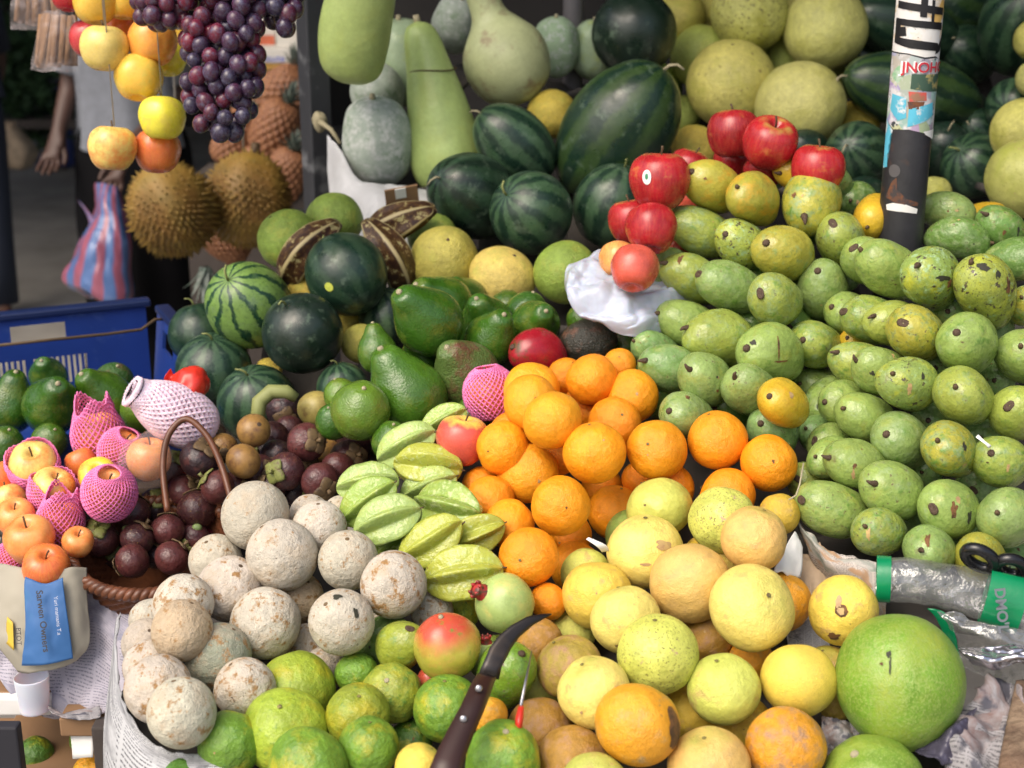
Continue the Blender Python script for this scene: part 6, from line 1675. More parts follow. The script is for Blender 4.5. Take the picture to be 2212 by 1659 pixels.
# stall corner post (square, left)
p3 = at(678, 150, 3.0)
stl = empty('corner_post', (p3.x, p3.y, 0)); tag(stl, 'worn square stall post with dark flaking paint, left of the gourds', 'post')
o = obj('shaft', box('shaft', (.052, .052, 2.6), (0, 0, 1.3), M['postgrey'], .004), None, stl); o.rotation_euler = (0, 0, .62)
o = obj('bracket', box('bracket', (.018, .02, 1.0), (-.034, -.026, 1.98), M['pole2'], .003), None, stl)
kk = obj('knot', lathe('knot', sph(.9), 18, 12, None, 4, .3)); kk.data.materials.append(M['stempale']); kk.location = at(690, 262, 2.95); kk.scale = (.016, .016, .022); under(kk, stl)
rt = obj('rag', tube('rag', [at(690, 262, 2.94), at(715, 280, 2.93), at(735, 310, 2.92)], [.006, .005, .004], 7, M['stempale'])); under(rt, stl)

# ------------------------------------------------------------------ hanging things
for i, (x0, ya, yb, d) in enumerate(((247, -260, 272, 2.29), (350, -260, 212, 2.29), (226, -260, 60, 2.28), (340, -260, 285, 2.33), (299, -260, 122, 2.3))):
    pb = at(x0, yb, d); s = obj('string', tube('string', [pb, (pb.x, pb.y, 2.1), (pb.x, pb.y, 2.82)], .0011, 5, M['string']))
    tag(s, ['string holding the peach hanging apple', 'string holding the lemon-yellow hanging apple', 'string holding the pale yellow hanging apple', 'string behind the lemon-yellow hanging apple', 'string holding the amber hanging apple'][i], 'string', 'strings of the hanging apples')
GM = [lathe('grape%d' % s, sph(1.08, 0, 0), 20, 14, None, s, .02) for s in range(2)]
for g in GM: g.materials.append(M['grape'])
def grapes(lab, d, poly, n, cols, seed, stems):
    """bunch filling a region given as rows (y, xl, xr)"""
    R = random.Random(seed)
    top = at((poly[0][1] + poly[0][2]) / 2, poly[0][0], d)
    root = empty('grape_bunch', top); tag(root, lab, 'grapes', 'grape bunches hanging at the top left')
    pts = []
    tries = 0
    while len(pts) < n and tries < 9000:
        tries += 1
        y = R.uniform(poly[0][0], poly[-1][0])
        for a, b in zip(poly, poly[1:]):
            if a[0] <= y <= b[0]:
                t = (y - a[0]) / (b[0] - a[0]); xl = a[1] + (b[1] - a[1]) * t; xr = a[2] + (b[2] - a[2]) * t
        x = R.uniform(xl, xr)
        w = (xr - xl) / 2; e = 1 - ((x - (xl + xr) / 2) / w) ** 2
        dz = -R.uniform(.2, 1) * .045 * math.sqrt(max(0, e)) if R.random() < .75 else .01
        rr = R.uniform(16.5, 20.5)
        p = at(x, y, d + dz)
        if all((p - q).length > .0222 for q, _ in pts): pts.append((p, rr))
    for p, rr in pts:
        g = obj('grape', GM[R.randrange(2)], None, None)
        u = rr * d / F
        g.location = p - root.location; g.parent = root; q_ = R.uniform(.92, 1.08); g.scale = (u * q_, u / q_, u * R.uniform(.95, 1.12)); g.rotation_euler = (R.uniform(-.4, .4), R.uniform(-.4, .4), R.uniform(0, 6))
        y = PH / 2 - F * ((p - CAMPOS).dot(UP)) / (p - CAMPOS).dot(FW); x = PW / 2 + F * ((p - CAMPOS).x) / (p - CAMPOS).dot(FW)
        c = cols(x, y, R); g.color = (*c, 1)
    st = obj('stalk', join('stalk', [tube('stalk', [at(*q, d) for q in s_], .003, 6, M['stemgreen']) for s_ in stems])); under(st, root)
dark = lambda x, y, R: R.choice([(.055, .018, .045), (.038, .018, .042), (.075, .016, .032), (.032, .022, .045)])
def mixc(x, y, R):
    if x < 460 and y < 92: return R.choice([(.16, .012, .03), (.12, .012, .03), (.10, .015, .03)])
    if R.random() < .12: return (.11, .012, .03)
    return dark(x, y, R)
grapes('large dark grape bunch with red grapes at its upper left', 2.16, [(-60, 392, 560), (0, 390, 560), (80, 396, 556), (150, 402, 560), (215, 408, 550), (262, 424, 530), (290, 450, 505)], 98, mixc, 3, [[(470, -200), (470, 0), (475, 130), (480, 260)]])
grapes('small maroon grape bunch over the orange-blushed apple', 2.18, [(-70, 300, 400), (0, 296, 396), (30, 300, 392), (52, 315, 372)], 34, lambda x, y, R: R.choice([(.10, .018, .035), (.07, .02, .04)]), 5, [[(345, -200), (340, 0), (335, 40)]])
grapes('dark grape bunch at the top right of the hanging fruit', 2.2, [(-80, 560, 650), (-20, 562, 646), (20, 570, 640), (62, 600, 625)], 36, dark, 8, [[(610, -200), (608, 0), (612, 50)]])

# cinnamon bags
CINN = plain('cinnamon_bark', (.24, .13, .06), .8, var=.3, scale=20, bump=.3)
def cinn(lab, x0, x1, y0, y1, d, n, lean, seed):
    R = random.Random(seed)
    root = empty('stick_bag', at((x0 + x1) / 2, (y0 + y1) / 2, d)); tag(root, lab, 'bag of sticks', 'clear bags of brown bark sticks')
    for k in range(n):
        u = (k + .5) / n
        xa = x0 + (x1 - x0) * (u * .8 + .1) + R.uniform(-4, 4); xb = x0 + (x1 - x0) * u + lean + R.uniform(-5, 5)
        dd = d + R.uniform(-.015, .015)
        s = obj('bark_stick', tube('bark_stick', [at(xa, y0 + R.uniform(2, 10), dd), at((xa + xb) / 2, (y0 + y1) / 2, dd), at(xb, y1 - R.uniform(2, 14), dd)], .0062, 8, CINN)); under(s, root)
    f = sheet('film', [[(x0 + 14, y0 - 6, d - .02), ((x0 + x1) / 2, y0 - 6, d - .035), (x1 - 14, y0 - 6, d - .02)], [(x0 + lean * .5 - 4, (y0 + y1) / 2, d - .025), ((x0 + x1) / 2 + lean * .5, (y0 + y1) / 2, d - .045), (x1 + lean * .5 + 4, (y0 + y1) / 2, d - .025)],
                       [(x0 + lean - 6, y1 + 4, d - .02), ((x0 + x1) / 2 + lean, y1 + 8, d - .035), (x1 + lean + 6, y1 + 4, d - .02)]], M['clearfilm'], 30, 24, .006, 30, seed=seed, thick=0)
    under(f, root)
cinn('clear bag of bark sticks, lower and fuller one at the left', 82, 172, 28, 148, 2.55, 14, -8, 1)
cinn('clear bag of bark sticks, upper one behind at the left edge', 28, 128, -70, 58, 2.66, 12, 0, 2)

# durians
def durian_mesh(seed):
    R = random.Random(seed)
    core = lathe('durian', spline([(0, -1.12), (.42, -1.05), (.85, -.66), (1.0, -.05), (.95, .45), (.66, .92), (.25, 1.14), (0, 1.14)]), 30, 22, lambda a, t: 1 + .05 * math.cos(5 * a), seed, .05)
    V = [v.co.copy() for v in core.vertices]; Fc = [tuple(p.vertices) for p in core.polygons]
    n = 720; ga = PI * (3 - math.sqrt(5))
    for k in range(n):
        z = 1 - 2 * (k + .5) / n
        r = math.sqrt(1 - z * z); a = k * ga
        d_ = Vector((r * math.cos(a), r * math.sin(a), z * 1.1))
        prof = 1.0 - .10 * max(0, z) + .05 * math.cos(5 * a)
        b = Vector((d_.x * prof, d_.y * prof, d_.z)) * .96
        nn = (Vector((d_.x, d_.y, d_.z * .8)).normalized() + Vector((R.uniform(-.35, .35), R.uniform(-.35, .35), R.uniform(-.4, .15)))).normalized()
        s = nn.orthogonal().normalized(); t = nn.cross(s)
        w, h = .062, .25 * R.uniform(.65, 1.2)
        i0 = len(V)
        for q in range(5):
            an = 2 * PI * q / 5
            V.append(b + (s * math.cos(an) + t * math.sin(an)) * w)
        V.append(b + nn * h)
        for q in range(5): Fc.append((i0 + q, i0 + (q + 1) % 5, i0 + 5))
    me = mesh_from('durian', V, Fc)
    return me
T = NT('durian_husk'); T.obj_co(); ln = T.n('ShaderNodeVectorMath', operation='LENGTH'); T.l(T.raw, ln.inputs[0])
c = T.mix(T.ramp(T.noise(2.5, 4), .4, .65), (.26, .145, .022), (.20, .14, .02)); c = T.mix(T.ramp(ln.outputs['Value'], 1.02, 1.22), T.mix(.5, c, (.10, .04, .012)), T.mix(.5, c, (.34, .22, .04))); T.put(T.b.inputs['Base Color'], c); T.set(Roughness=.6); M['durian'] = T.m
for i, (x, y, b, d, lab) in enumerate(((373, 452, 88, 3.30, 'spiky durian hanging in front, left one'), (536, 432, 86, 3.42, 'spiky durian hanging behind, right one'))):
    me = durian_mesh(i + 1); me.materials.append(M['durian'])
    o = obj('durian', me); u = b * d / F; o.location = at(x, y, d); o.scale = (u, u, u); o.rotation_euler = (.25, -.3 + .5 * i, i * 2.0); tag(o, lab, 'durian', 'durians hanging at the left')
    obj('stem', tube('stem', [(0, 0, 1.1), (.02, 0, 1.32), (.05, 0, 1.42)], [.14, .11, .12], 10, M['stem']), None, o)
    pb = at(x + (10 if i == 0 else -10), y - b - 18, d); s = obj('string', tube('string', [pb, (pb.x + .03, pb.y, 2.0), (pb.x + .03, pb.y, 2.82)], .003, 6, M['string'])); tag(s, 'string holding the %s durian' % ('front' if i == 0 else 'rear'), 'string')

# pineapples
def pine_mesh(seed):
    na, nr = 17, 17
    def mod(a, t):
        r = t * nr
        return 1 + .05 * abs(math.sin(na * .5 * a + r * PI * .5)) * abs(math.sin(na * .5 * a - r * PI * .5)) * 2 - .04
    return lathe('pineapple', spline([(0, -1.35), (.5, -1.3), (.88, -.9), (1.0, -.2), (.97, .4), (.82, 1.0), (.45, 1.32), (0, 1.36)]), 136, 84, mod, seed, .03)
def crown_mesh(seed, n=26, L=1.0):
    R = random.Random(seed); ms = []
    V, Fc = [], []
    for k in range(n):
        a = k * 2.4; t = k / n
        out = .55 * (1 - t) + .05; l = L * (.7 + .5 * t)
        base = Vector((.14 * (1 - t) * math.cos(a), .14 * (1 - t) * math.sin(a), 1.25 + .1 * t))
        d1 = Vector((math.cos(a) * out, math.sin(a) * out, 1)).normalized(); sd = Vector((-math.sin(a), math.cos(a), 0))
        i0 = len(V)
        for q in range(6):
            u = q / 5; w = .13 * (1 - u) ** .8 + .004
            p = base + d1 * l * u + Vector((math.cos(a), math.sin(a), -.5)) * (.35 * u * u * (1 - t))
            V += [p - sd * w, p + Vector((math.cos(a), math.sin(a), 0)) * -.04 * (1 - u), p + sd * w]
        for q in range(5):
            for s in range(2): Fc.append((i0 + q * 3 + s, i0 + q * 3 + s + 1, i0 + q * 3 + s + 4, i0 + q * 3 + s + 3))
    return mesh_from('crown', V, Fc)
M['pine'] = plain('pineapple_rind', (.19, .075, .035), .6, col2=(.30, .14, .06), m2=(9, .45, .6), var=.3, scale=14)
M['pineleaf'] = plain('pineapple_leaf', (.10, .14, .11), .6, col2=(.22, .24, .22), m2=(3, .45, .65))
PM = [pine_mesh(1), pine_mesh(2)]
for m in PM: m.materials.append(M['pine'])
CM = crown_mesh(3); CM.materials.append(M['pineleaf'])
for i, (x, y, b, d, ang, til, lab) in enumerate((
 (606, 200, 48, 4.0, 35, 20, 'uppermost pineapple beside the corner post'), (594, 280, 50, 3.9, 60, 25, 'pineapple in the middle of the pile, leaning right'), (505, 305, 42, 3.95, 60, 10, 'pineapple half behind the grapes'),
 (655, 285, 46, 3.95, 80, 20, 'pineapple against the corner post'), (640, 200, 44, 4.1, 90, 20, 'pineapple high up by the corner post'), (490, 524, 40, 3.6, 150, 10, 'orange pineapple below the durians'), (620, 380, 46, 3.85, 70, 30, 'shaded pineapple at the bottom of the pile'),
 (545, 250, 42, 4.05, 100, 20, 'pineapple behind the middle one'), (560, 370, 44, 3.95, 90, 20, 'pineapple behind the right durian'))):
    o = obj('pineapple', PM[i % 2]); u = b * d / F; o.location = at(x, y, d); o.scale = (u, u, u)
    a, t = math.radians(ang), math.radians(til); ax = (RT * math.cos(a) + UP * math.sin(a)) * math.cos(t) - FW * math.sin(t)
    o.rotation_mode = 'QUATERNION'; o.rotation_quaternion = ax.to_track_quat('Z', 'Y'); tag(o, lab, 'pineapple', 'pineapples piled behind the durians')
    obj('crown', CM, None, o)
cw = obj('leaf_tuft', CM.copy()); u = .055; cw.scale = (u * 1.3, u * 1.3, u * 1.6); cw.location = at(440, 540, 3.3) + Vector((0, 0, .07)); cw.rotation_euler = (PI, 0, .5); tag(cw, 'grey-green leaf crown hanging under the durians', 'pineapple crown')
pt = empty('fruit_stand', (at(590, 300, 4.0).x, at(590, 300, 4.0).y, 0)); tag(pt, 'dark wooden stand carrying the pineapples', 'stand')
obj('top', box('top', (.50, .5, .05), (0, .05, .93), M['darkwood']), None, pt)
obj('front_board', box('front_board', (.44, .03, .85), (.02, -.16, .46), M['darkwood']), None, pt)
for sx in (-1, 1):
    for sy in (-1, 1): obj('leg', box('leg', (.05, .05, .9), (sx * .2, .05 + sy * .19, .45), M['darkwood']), None, pt)
# cartons behind the grapes
M['cartonwhite'] = plain('white_carton', (.62, .60, .55), .7, var=.05); M['cartonyel'] = plain('yellow_carton', (.50, .28, .06), .7); M['cartonred'] = plain('red_print_carton', (.5, .12, .06), .7); M['inkblue'] = plain('blue_print_ink', (.10, .13, .40), .6)
def carton(lab, x0, y0, x1, y1, d, mat, stripe=None, txt=None):
    root = empty('carton', at((x0 + x1) / 2, y1, d)); tag(root, lab, 'carton', 'cartons stacked behind the grapes')
    world_box('box', x0, y0, x1, y1, d, .25, mat, root)
    a, b = at(x0, y0, d), at(x1, y0, d)
    if stripe: world_box('printed_stripe', x0 + 1, y1 - (y1 - y0) * .35, x1 - 1, y1 - 2, d - .004, .003, stripe, root, 0)
    if txt: put_text('lettering', txt, at((x0 + x1) / 2 - 8, y0 + (y1 - y0) * .45, d - .02), RT, UP, .035, M['inkblue'], root, .02)
    fl = world_box('lid_seam', x0 + 2, y0 + 6, x1 - 2, y0 + 8, d - .003, .003, M['card'], root, 0)
carton('white carton with blue lettering behind the grapes', 540, 106, 646, 152, 4.9, M['cartonwhite'], M['cartonyel'], 'Minute')
carton('white and yellow carton at the corner post top', 596, 24, 648, 104, 5.0, M['cartonwhite'], None)
carton('white carton with an orange patch behind the grapes', 540, 24, 594, 104, 5.1, M['cartonwhite'], M['cartonred'])
carton('brown yellow carton under the lettered one', 540, 154, 648, 240, 4.95, M['cartonyel'])

# ------------------------------------------------------------------ people in the lane (heads above the picture)
def skin_mesh(name, chains, mat, sub=2):
    """chains: list of [(point, radius), ...]; the first point of later chains joins the nearest earlier point"""
    V, E, R = [], [], []
    for ch in chains:
        prev = None
        for k, (p, r) in enumerate(ch):
            p = Vector(p)
            hit = None
            if k == 0 and V:
                for i, q in enumerate(V):
                    if (q - p).length < .004: hit = i
            if hit is None: V.append(p); R.append(r); hit = len(V) - 1
            if prev is not None: E.append((prev, hit))
            prev = hit
    me = bpy.data.meshes.new(name); me.from_pydata([tuple(v) for v in V], E, []); me.update()
    o = bpy.data.objects.new(name, me); link(o)
    m = o.modifiers.new('skin', 'SKIN'); m.use_smooth_shade = True
    if not me.skin_vertices: me.attributes  # layer is created by the modifier
    bm = bmesh.new(); bm.from_mesh(me); lay = bm.verts.layers.skin.verify(); bm.verts.ensure_lookup_table()
    for i, v in enumerate(bm.verts):
        rr = R[i] if isinstance(R[i], tuple) else (R[i], R[i])
        v[lay].radius = rr; v[lay].use_root = (i == 0)
    bm.to_mesh(me); bm.free()
    s = o.modifiers.new('smooth', 'SUBSURF'); s.levels = sub; s.render_levels = sub
    me.materials.append(mat)
    return o
M['skin'] = plain('brown_skin', (.062, .030, .021), .55, var=.1); M['hair'] = plain('black_hair', (.012, .010, .009), .5)
M['greycloth'] = plain('grey_knit_cloth', (.17, .185, .215), .85, var=.12, scale=30, bump=.2); M['blackcloth'] = plain('black_cloth', (.005, .005, .006), 1.0, spec=.1); M['denim'] = plain('dark_blue_cloth', (.012, .018, .035), .85)
M['purplecloth'] = plain('purple_cloth', (.10, .075, .16), .85); M['bluecloth'] = plain('blue_cloth', (.03, .045, .16), .85)
def person(lab, base, yaw, H, shirt, lower, lh, rh, skirt=False):
    """base on the ground; lh / rh: (elbow, wrist, hand direction) world points for the two arms"""
    root = empty('person', base); tag(root, lab, 'person')
    k = H / 1.62; cy, sy = math.cos(yaw), math.sin(yaw)
    def P(x, y, z): return Vector((base[0] + k * (x * cy - y * sy), base[1] + k * (x * sy + y * cy), base[2] + k * z))
    ch = [[(P(0, 0, .92), .13 * k), (P(0, 0, 1.08), .115 * k), (P(0, .01, 1.25), .135 * k), (P(0, .01, 1.36), .10 * k), (P(0, 0, 1.43), .052 * k), (P(0, -.015, 1.50), .066 * k), (P(0, -.01, 1.58), .074 * k)]]
    for s, arm in ((-1, lh), (1, rh)):
        sh = P(s * .17, .01, 1.335)
        el, wr, hd = arm
        ch.append([(P(0, .01, 1.36), .1), (sh, .052 * k), ((sh + el) / 2, .044 * k), (el, .037 * k), ((el + wr) / 2, .034 * k), (wr, .026 * k), (wr + hd * .05, (.036 * k, .020 * k)), (wr + hd * .095, (.034 * k, .016 * k))])
        side = hd.cross(Vector((0, 1, 0))).normalized() if abs(hd.y) < .9 else RT
        pal = wr + hd * .095
        for f, (o_, l1, l2) in enumerate(((-.027, .036, .030), (-.009, .042, .034), (.009, .040, .032), (.026, .032, .024))):
            q0 = pal + side * o_; q1 = q0 + hd * l1 + side * o_ * .15 + FW * -.006; q2 = q1 + hd * l2 * .9 + FW * -.016
            ch.append([(pal, .03), (q0 + hd * .012, .0095), (q1, .0088), (q2, .0072)])
        th = wr + hd * .045
        ch.append([(wr + hd * .05, .03), (th + side * -.032 * s + hd * .012, .011), (th + side * -.046 * s + hd * .045, .0095), (th + side * -.046 * s + hd * .072, .0078)])
    for s in (-1, 1):
        ch.append([(P(0, 0, .92), .13), (P(s * .085, 0, .86), .085 * k), (P(s * .095, -.01, .50), .055 * k), (P(s * .10, .015, .28), .050 * k), (P(s * .10, .01, .085), .034 * k), (P(s * .105, -.06, .035), .035 * k), (P(s * .11, -.15, .022), .026 * k)])
    body = skin_mesh('body', ch, M['skin']); under(body, root)
    # clothes: shells round the body
    def shell(name, prof, mat, folds, seed, ex=.78):
        V, Fc = [], []
        n = 56; m = 40
        f = spline(prof)
        for i in range(m + 1):
            r, z = f(i / m)
            for j in range(n):
                a = 2 * PI * j / n
                w = 1 + folds * (math.sin(7 * a + 3 * z + seed) * .5 + noise.noise(Vector((math.cos(a) * 2, math.sin(a) * 2, z * 5 + seed))))
                V.append(P(r * w * math.cos(a), r * w * ex * math.sin(a), z + folds * .35 * noise.noise(Vector((a, z * 3, seed)))))
        for i in range(m):
            for j in range(n): Fc.append((i * n + j, i * n + (j + 1) % n, (i + 1) * n + (j + 1) % n, (i + 1) * n + j))
        o = obj(name, mesh_from(name, V, Fc, mat)); s = o.modifiers.new('thickness', 'SOLIDIFY'); s.thickness = .004
        return under(o, root)
    shell('shirt', [(.205, .93), (.195, 1.0), (.185, 1.12), (.195, 1.24), (.185, 1.33), (.13, 1.40), (.075, 1.43)], shirt, .07, 1.0)
    for s, arm in ((-1, lh), (1, rh)):
        sh = P(s * .15, .01, 1.345); e2 = sh + (arm[0] - sh) * .78
        o = obj('sleeve', tube('sleeve', [sh, (sh + e2) / 2, e2], [.072, .066, .066], 18, shirt, False)); q = o.modifiers.new('thickness', 'SOLIDIFY'); q.thickness = .004; under(o, root)
    if skirt: shell('skirt', [(.235, .06), (.225, .3), (.215, .6), (.21, .8), (.195, .95), (.17, 1.02)], lower, .09, 4.0, .8)
    else:
        for s in (-1, 1):
            o = obj('trouser_leg', tube('trouser_leg', [P(s * .10, .01, .07), P(s * .10, .01, .3), P(s * .097, 0, .52), P(s * .088, 0, .78), P(s * .075, 0, .95)], [.075, .078, .088, .108, .115], 24, lower, False)); under(o, root)
            q = o.modifiers.new('thickness', 'SOLIDIFY'); q.thickness = .004
    hr = obj('hair', lathe('hair', sph(.95), 24, 18, None, 2, .08)); hr.data.materials.append(M['hair']); hr.scale = (.083 * k, .095 * k, .10 * k); hr.location = P(0, .022, 1.60); under(hr, root)
    for nm, pz, sx, sz, mt in (('eye', 1.565, .03, .010, 'hair'), ('eye', 1.565, -.03, .010, 'hair'), ('mouth', 1.505, 0, .008, 'crown'), ('nose', 1.535, 0, .014, 'skin'), ('ear', 1.55, .078, .02, 'skin'), ('ear', 1.55, -.078, .02, 'skin')):
        q = obj(nm, lathe(nm, sph(.9), 12, 8)); q.data.materials.append(M[mt]); q.scale = (sz * (2.2 if nm == 'mouth' else 1), sz, sz); q.location = P(sx, -.082 if nm != 'ear' else 0, pz); under(q, root)
    return root
gz = lambda x, d: at(x, 0, d)
b1 = at(285, 323, 5.0); b1 = Vector((b1.x, b1.y, 0))
person('standing woman in grey top and long black skirt, holding the striped bag', b1, -.15, 1.60, M['greycloth'], M['blackcloth'],
       (at(150, 190, 4.95), at(126, 285, 4.9), (at(100, 385, 4.86) - at(124, 290, 4.9)).normalized()), (at(385, 215, 4.95), at(268, 330, 4.68), (at(240, 400, 4.66) - at(262, 335, 4.68)).normalized()), True)
b2 = at(-92, 300, 6.0); b2 = Vector((b2.x, b2.y, 0))
person('person in dark blue clothes at the left photo edge', b2, .4, 1.7, M['denim'], M['denim'], (b2 + Vector((-.30, -.02, 1.10)), b2 + Vector((-.30, -.12, .88)), Vector((0, -.3, -1)).normalized()), (b2 + Vector((.14, .2, 1.10)), b2 + Vector((.05, .22, .9)), Vector((0, -.1, -1)).normalized()))
b3 = at(116, 300, 10.4); b3 = Vector((b3.x, b3.y, 0))
person('distant person in purple top and blue skirt, beyond the woman in grey', b3, .2, 1.0, M['purplecloth'], M['bluecloth'], (b3 + Vector((-.19, -.03, .66)), b3 + Vector((-.16, -.12, .52)), Vector((.1, -.3, -1)).normalized()), (b3 + Vector((.19, -.03, .66)), b3 + Vector((.16, -.12, .52)), Vector((0, -.3, -1)).normalized()), True)
# striped shopping bag in her hand
T = NT('striped_bag_film'); tc = T.n('ShaderNodeTexCoord'); x = T.sep(tc.outputs['UV']); T._co = tc.outputs['UV']
ff = T.ramp(T.math('SINE', T.math('ADD', T.math('MULTIPLY', x[0], 52.0), T.math('MULTIPLY', T.noise(4, 2), 2.0))), -.1, .3)
c = T.mix(ff, (.075, .14, .32), (.27, .085, .13)); c = T.mix(T.ramp(T.noise(6, 3), .6, .75, 0, .45), c, (.26, .28, .40)); T.put(T.b.inputs['Base Color'], c); T.set(Roughness=.3); M['stripe'] = T.m
sb = sheet('striped_bag', [
 [(205, 402, 4.64), (222, 398, 4.60), (238, 400, 4.60), (256, 404, 4.62), (262, 410, 4.66), (240, 408, 4.72), (214, 404, 4.70), (205, 402, 4.64)],
 [(196, 470, 4.64), (210, 462, 4.57), (236, 460, 4.56), (262, 466, 4.58), (274, 480, 4.66), (240, 475, 4.74), (205, 472, 4.72), (196, 470, 4.64)],
 [(160, 545, 4.64), (185, 535, 4.54), (230, 530, 4.53), (268, 536, 4.56), (280, 550, 4.66), (235, 548, 4.76), (175, 545, 4.74), (160, 545, 4.64)],
 [(136, 612, 4.64), (170, 622, 4.56), (225, 640, 4.54), (275, 646, 4.58), (288, 636, 4.66), (235, 638, 4.74), (165, 620, 4.72), (136, 612, 4.64)],
 [(170, 622, 4.64), (190, 634, 4.62), (225, 646, 4.62), (262, 648, 4.63), (270, 644, 4.66), (235, 644, 4.68), (200, 634, 4.67), (170, 622, 4.64)]], M['stripe'], 90, 40, .02, 14, seed=41)
tag(sb, 'blue and pink striped plastic bag hanging from the hand of the woman in grey', 'shopping bag')
hb = sheet('h', [[(168, 432, 4.62), (184, 448, 4.60)], [(190, 470, 4.61), (206, 478, 4.60)], [(196, 520, 4.62), (214, 520, 4.58)]], M['stripe'], 8, 14, .003, 20, thick=.001); hb.name = 'handle'
under(hb, sb)

# ------------------------------------------------------------------ setting: lane floor, walls, roof, far stall
me = mesh_from('lane_floor', [(-30, -30, 0), (30, -30, 0), (30, 60, 0), (-30, 60, 0)], [(0, 1, 2, 3)], M['concrete'], False)
fl = obj('lane_floor', me); tag(fl, kind='structure')
bw = obj('market_wall', box('market_wall', (16, .2, 3.4), (0, 0, 1.7), M['wall'])); bw.location = (3, 13.0, 0); tag(bw, 'dim market wall at the far end of the lane', 'wall')
sw = obj('stall_back_wall', box('stall_back_wall', (4.2, .08, 2.8), (0, 0, 1.4), M['wall'])); sw.location = (1.75, 3.95, 0); tag(sw, 'dark back wall behind the melons', 'wall')
sw2 = obj('stall_side_wall', box('stall_side_wall', (.08, 2.6, 2.8), (0, 0, 1.4), M['wall'])); sw2.location = (1.95, 2.7, 0); tag(sw2, 'dark side wall at the right of the stall', 'wall')
lw = obj('lane_side_wall', box('lane_side_wall', (.1, 12, 3), (0, 0, 1.5), M['wall'])); lw.location = (-8.6, 9, 0); tag(lw, 'dim wall along the left of the lane', 'wall')
rf = empty('unseen_roof', (0, 7, 2.85)); tag(rf, 'unseen dark roof above stall and lane, shaped to shade the back', 'roof')  # roof put in out of view, edges set to darken the back of the stall
obj('sheet', box('sheet', (5.4, 2.3, .05), (1.5, -3.80, .10), M['roof']), None, rf)
obj('front_beam', box('front_beam', (5.4, .1, .14), (1.5, -4.92, 0), M['darkwood']), None, rf)
obj('lane_sheet', box('lane_sheet', (15, 9.5, .05), (-1, 2.0, .6), M['roof']), None, rf)
# far greenery and sacks
def bush(name, lab, c, rx, rz, n, seed, mat):
    R = random.Random(seed); V, Fc = [], []
    for k in range(n):
        th, ph, rr = R.uniform(0, 2 * PI), math.acos(R.uniform(-1, 1)), R.random() ** .4
        p = Vector((rx * rr * math.sin(ph) * math.cos(th), rx * rr * math.sin(ph) * math.sin(th), rz * rr * math.cos(ph)))
        d = Vector((R.uniform(-1, 1), R.uniform(-1, 1), R.uniform(-.3, 1))).normalized(); s = d.orthogonal().normalized() * .022; l = .07 * R.uniform(.7, 1.4)
        i = len(V); V += [p, p + d * l * .5 + s, p + d * l, p + d * l * .5 - s]; Fc.append((i, i + 1, i + 2, i + 3))
    o = obj(name, mesh_from(name, V, Fc, mat)); o.location = c; return tag(o, lab, 'plant')
M['leafdark'] = plain('dark_leaf', (.022, .055, .018), .6, var=.3)
bush('leafy_greens', 'pile of dark leafy greens far down the lane', at(58, 205, 8.5), .30, .42, 900, 5, M['leafdark'])
bush('leafy_greens', 'low dark greens beside the dark blue clothed person', at(44, 110, 8.8), .25, .30, 600, 6, M['leafdark'])
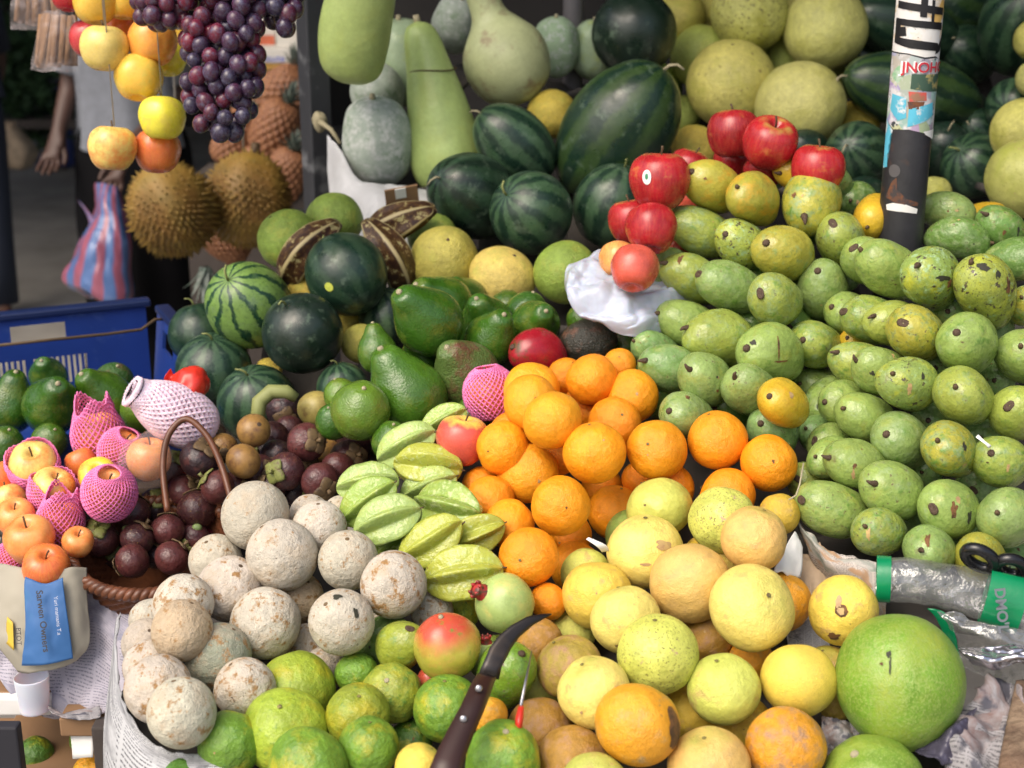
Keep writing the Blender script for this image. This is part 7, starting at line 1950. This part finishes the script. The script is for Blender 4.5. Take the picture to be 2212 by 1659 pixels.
for i, (x, y, d, s, lab) in enumerate(((96, 300, 9.4, .12, 'grey-white tied sack on the lane floor'), (26, 322, 8.0, .13, 'small grey sack at the left on the lane floor'))):
    q = obj('tied_sack', lathe('tied_sack', spline([(0, -.8), (.7, -.78), (1.0, -.3), (.9, .3), (.45, .75), (.2, .95), (.34, 1.15), (0, 1.1)]), 28, 24, lambda a, t: 1 + .07 * math.sin(6 * a), i, .12, 1.6)); q.data.materials.append(M['greycloth' if i == 0 else 'cardpale'])
    q.scale = (s, s, s); p = at(x, y, d); q.location = (p.x, p.y, max(.8 * s, p.z)); tag(q, lab, 'sack')
ft = empty('far_table', (at(60, 280, 8.6).x, at(60, 280, 8.6).y, 0)); tag(ft, 'far wooden market table under the leafy greens', 'table')
obj('top', box('top', (1.0, .8, .05), (0, .1, .58), M['darkwood']), None, ft)
for sx in (-1, 1):
    for sy in (-1, 1): obj('leg', box('leg', (.05, .05, .56), (sx * .42, .1 + sy * .34, .28), M['darkwood']), None, ft)

# ------------------------------------------------------------------ light, sky, camera
w = bpy.data.worlds.new('World'); scene.world = w; w.use_nodes = True
nt = w.node_tree; bg = nt.nodes['Background']
sky = nt.nodes.new('ShaderNodeTexSky'); sky.sky_type = 'NISHITA'; sky.sun_disc = False
SEL, SROT = math.radians(52), math.radians(222)
sky.sun_elevation = SEL; sky.sun_rotation = SROT; sky.air_density = 1.0; sky.dust_density = 6.0; sky.ozone_density = .6
nt.links.new(sky.outputs[0], bg.inputs[0]); bg.inputs[1].default_value = .15
sl = bpy.data.lights.new('Sun', 'SUN'); sl.energy = 1.05; sl.angle = math.radians(50); sl.color = (1, .95, .87)
so = bpy.data.objects.new('Sun', sl); link(so)
sd = Vector((math.sin(SROT) * math.cos(SEL), math.cos(SROT) * math.cos(SEL), math.sin(SEL)))
so.rotation_mode = 'QUATERNION'; so.rotation_quaternion = sd.to_track_quat('Z', 'Y')
cam = bpy.data.cameras.new('Camera'); co = bpy.data.objects.new('Camera', cam); link(co)
co.location = CAMPOS; co.rotation_euler = (PI / 2 - PITCH, 0, 0)
cam.sensor_width = 36; cam.lens = 36 * F / PW; cam.clip_end = 200; cam.clip_start = .05
cam.dof.use_dof = True; cam.dof.focus_distance = 1.85; cam.dof.aperture_fstop = 5.0
scene.camera = co
vs = scene.view_settings; vs.view_transform = 'Standard'; vs.look = 'None'; vs.exposure = EXPOSURE; vs.gamma = 1
scene.render.engine = 'CYCLES'
scene.cycles.use_denoising = True
scene.cycles.max_bounces = 8; scene.cycles.transparent_max_bounces = 12
scene.cycles.sample_clamp_indirect = 6
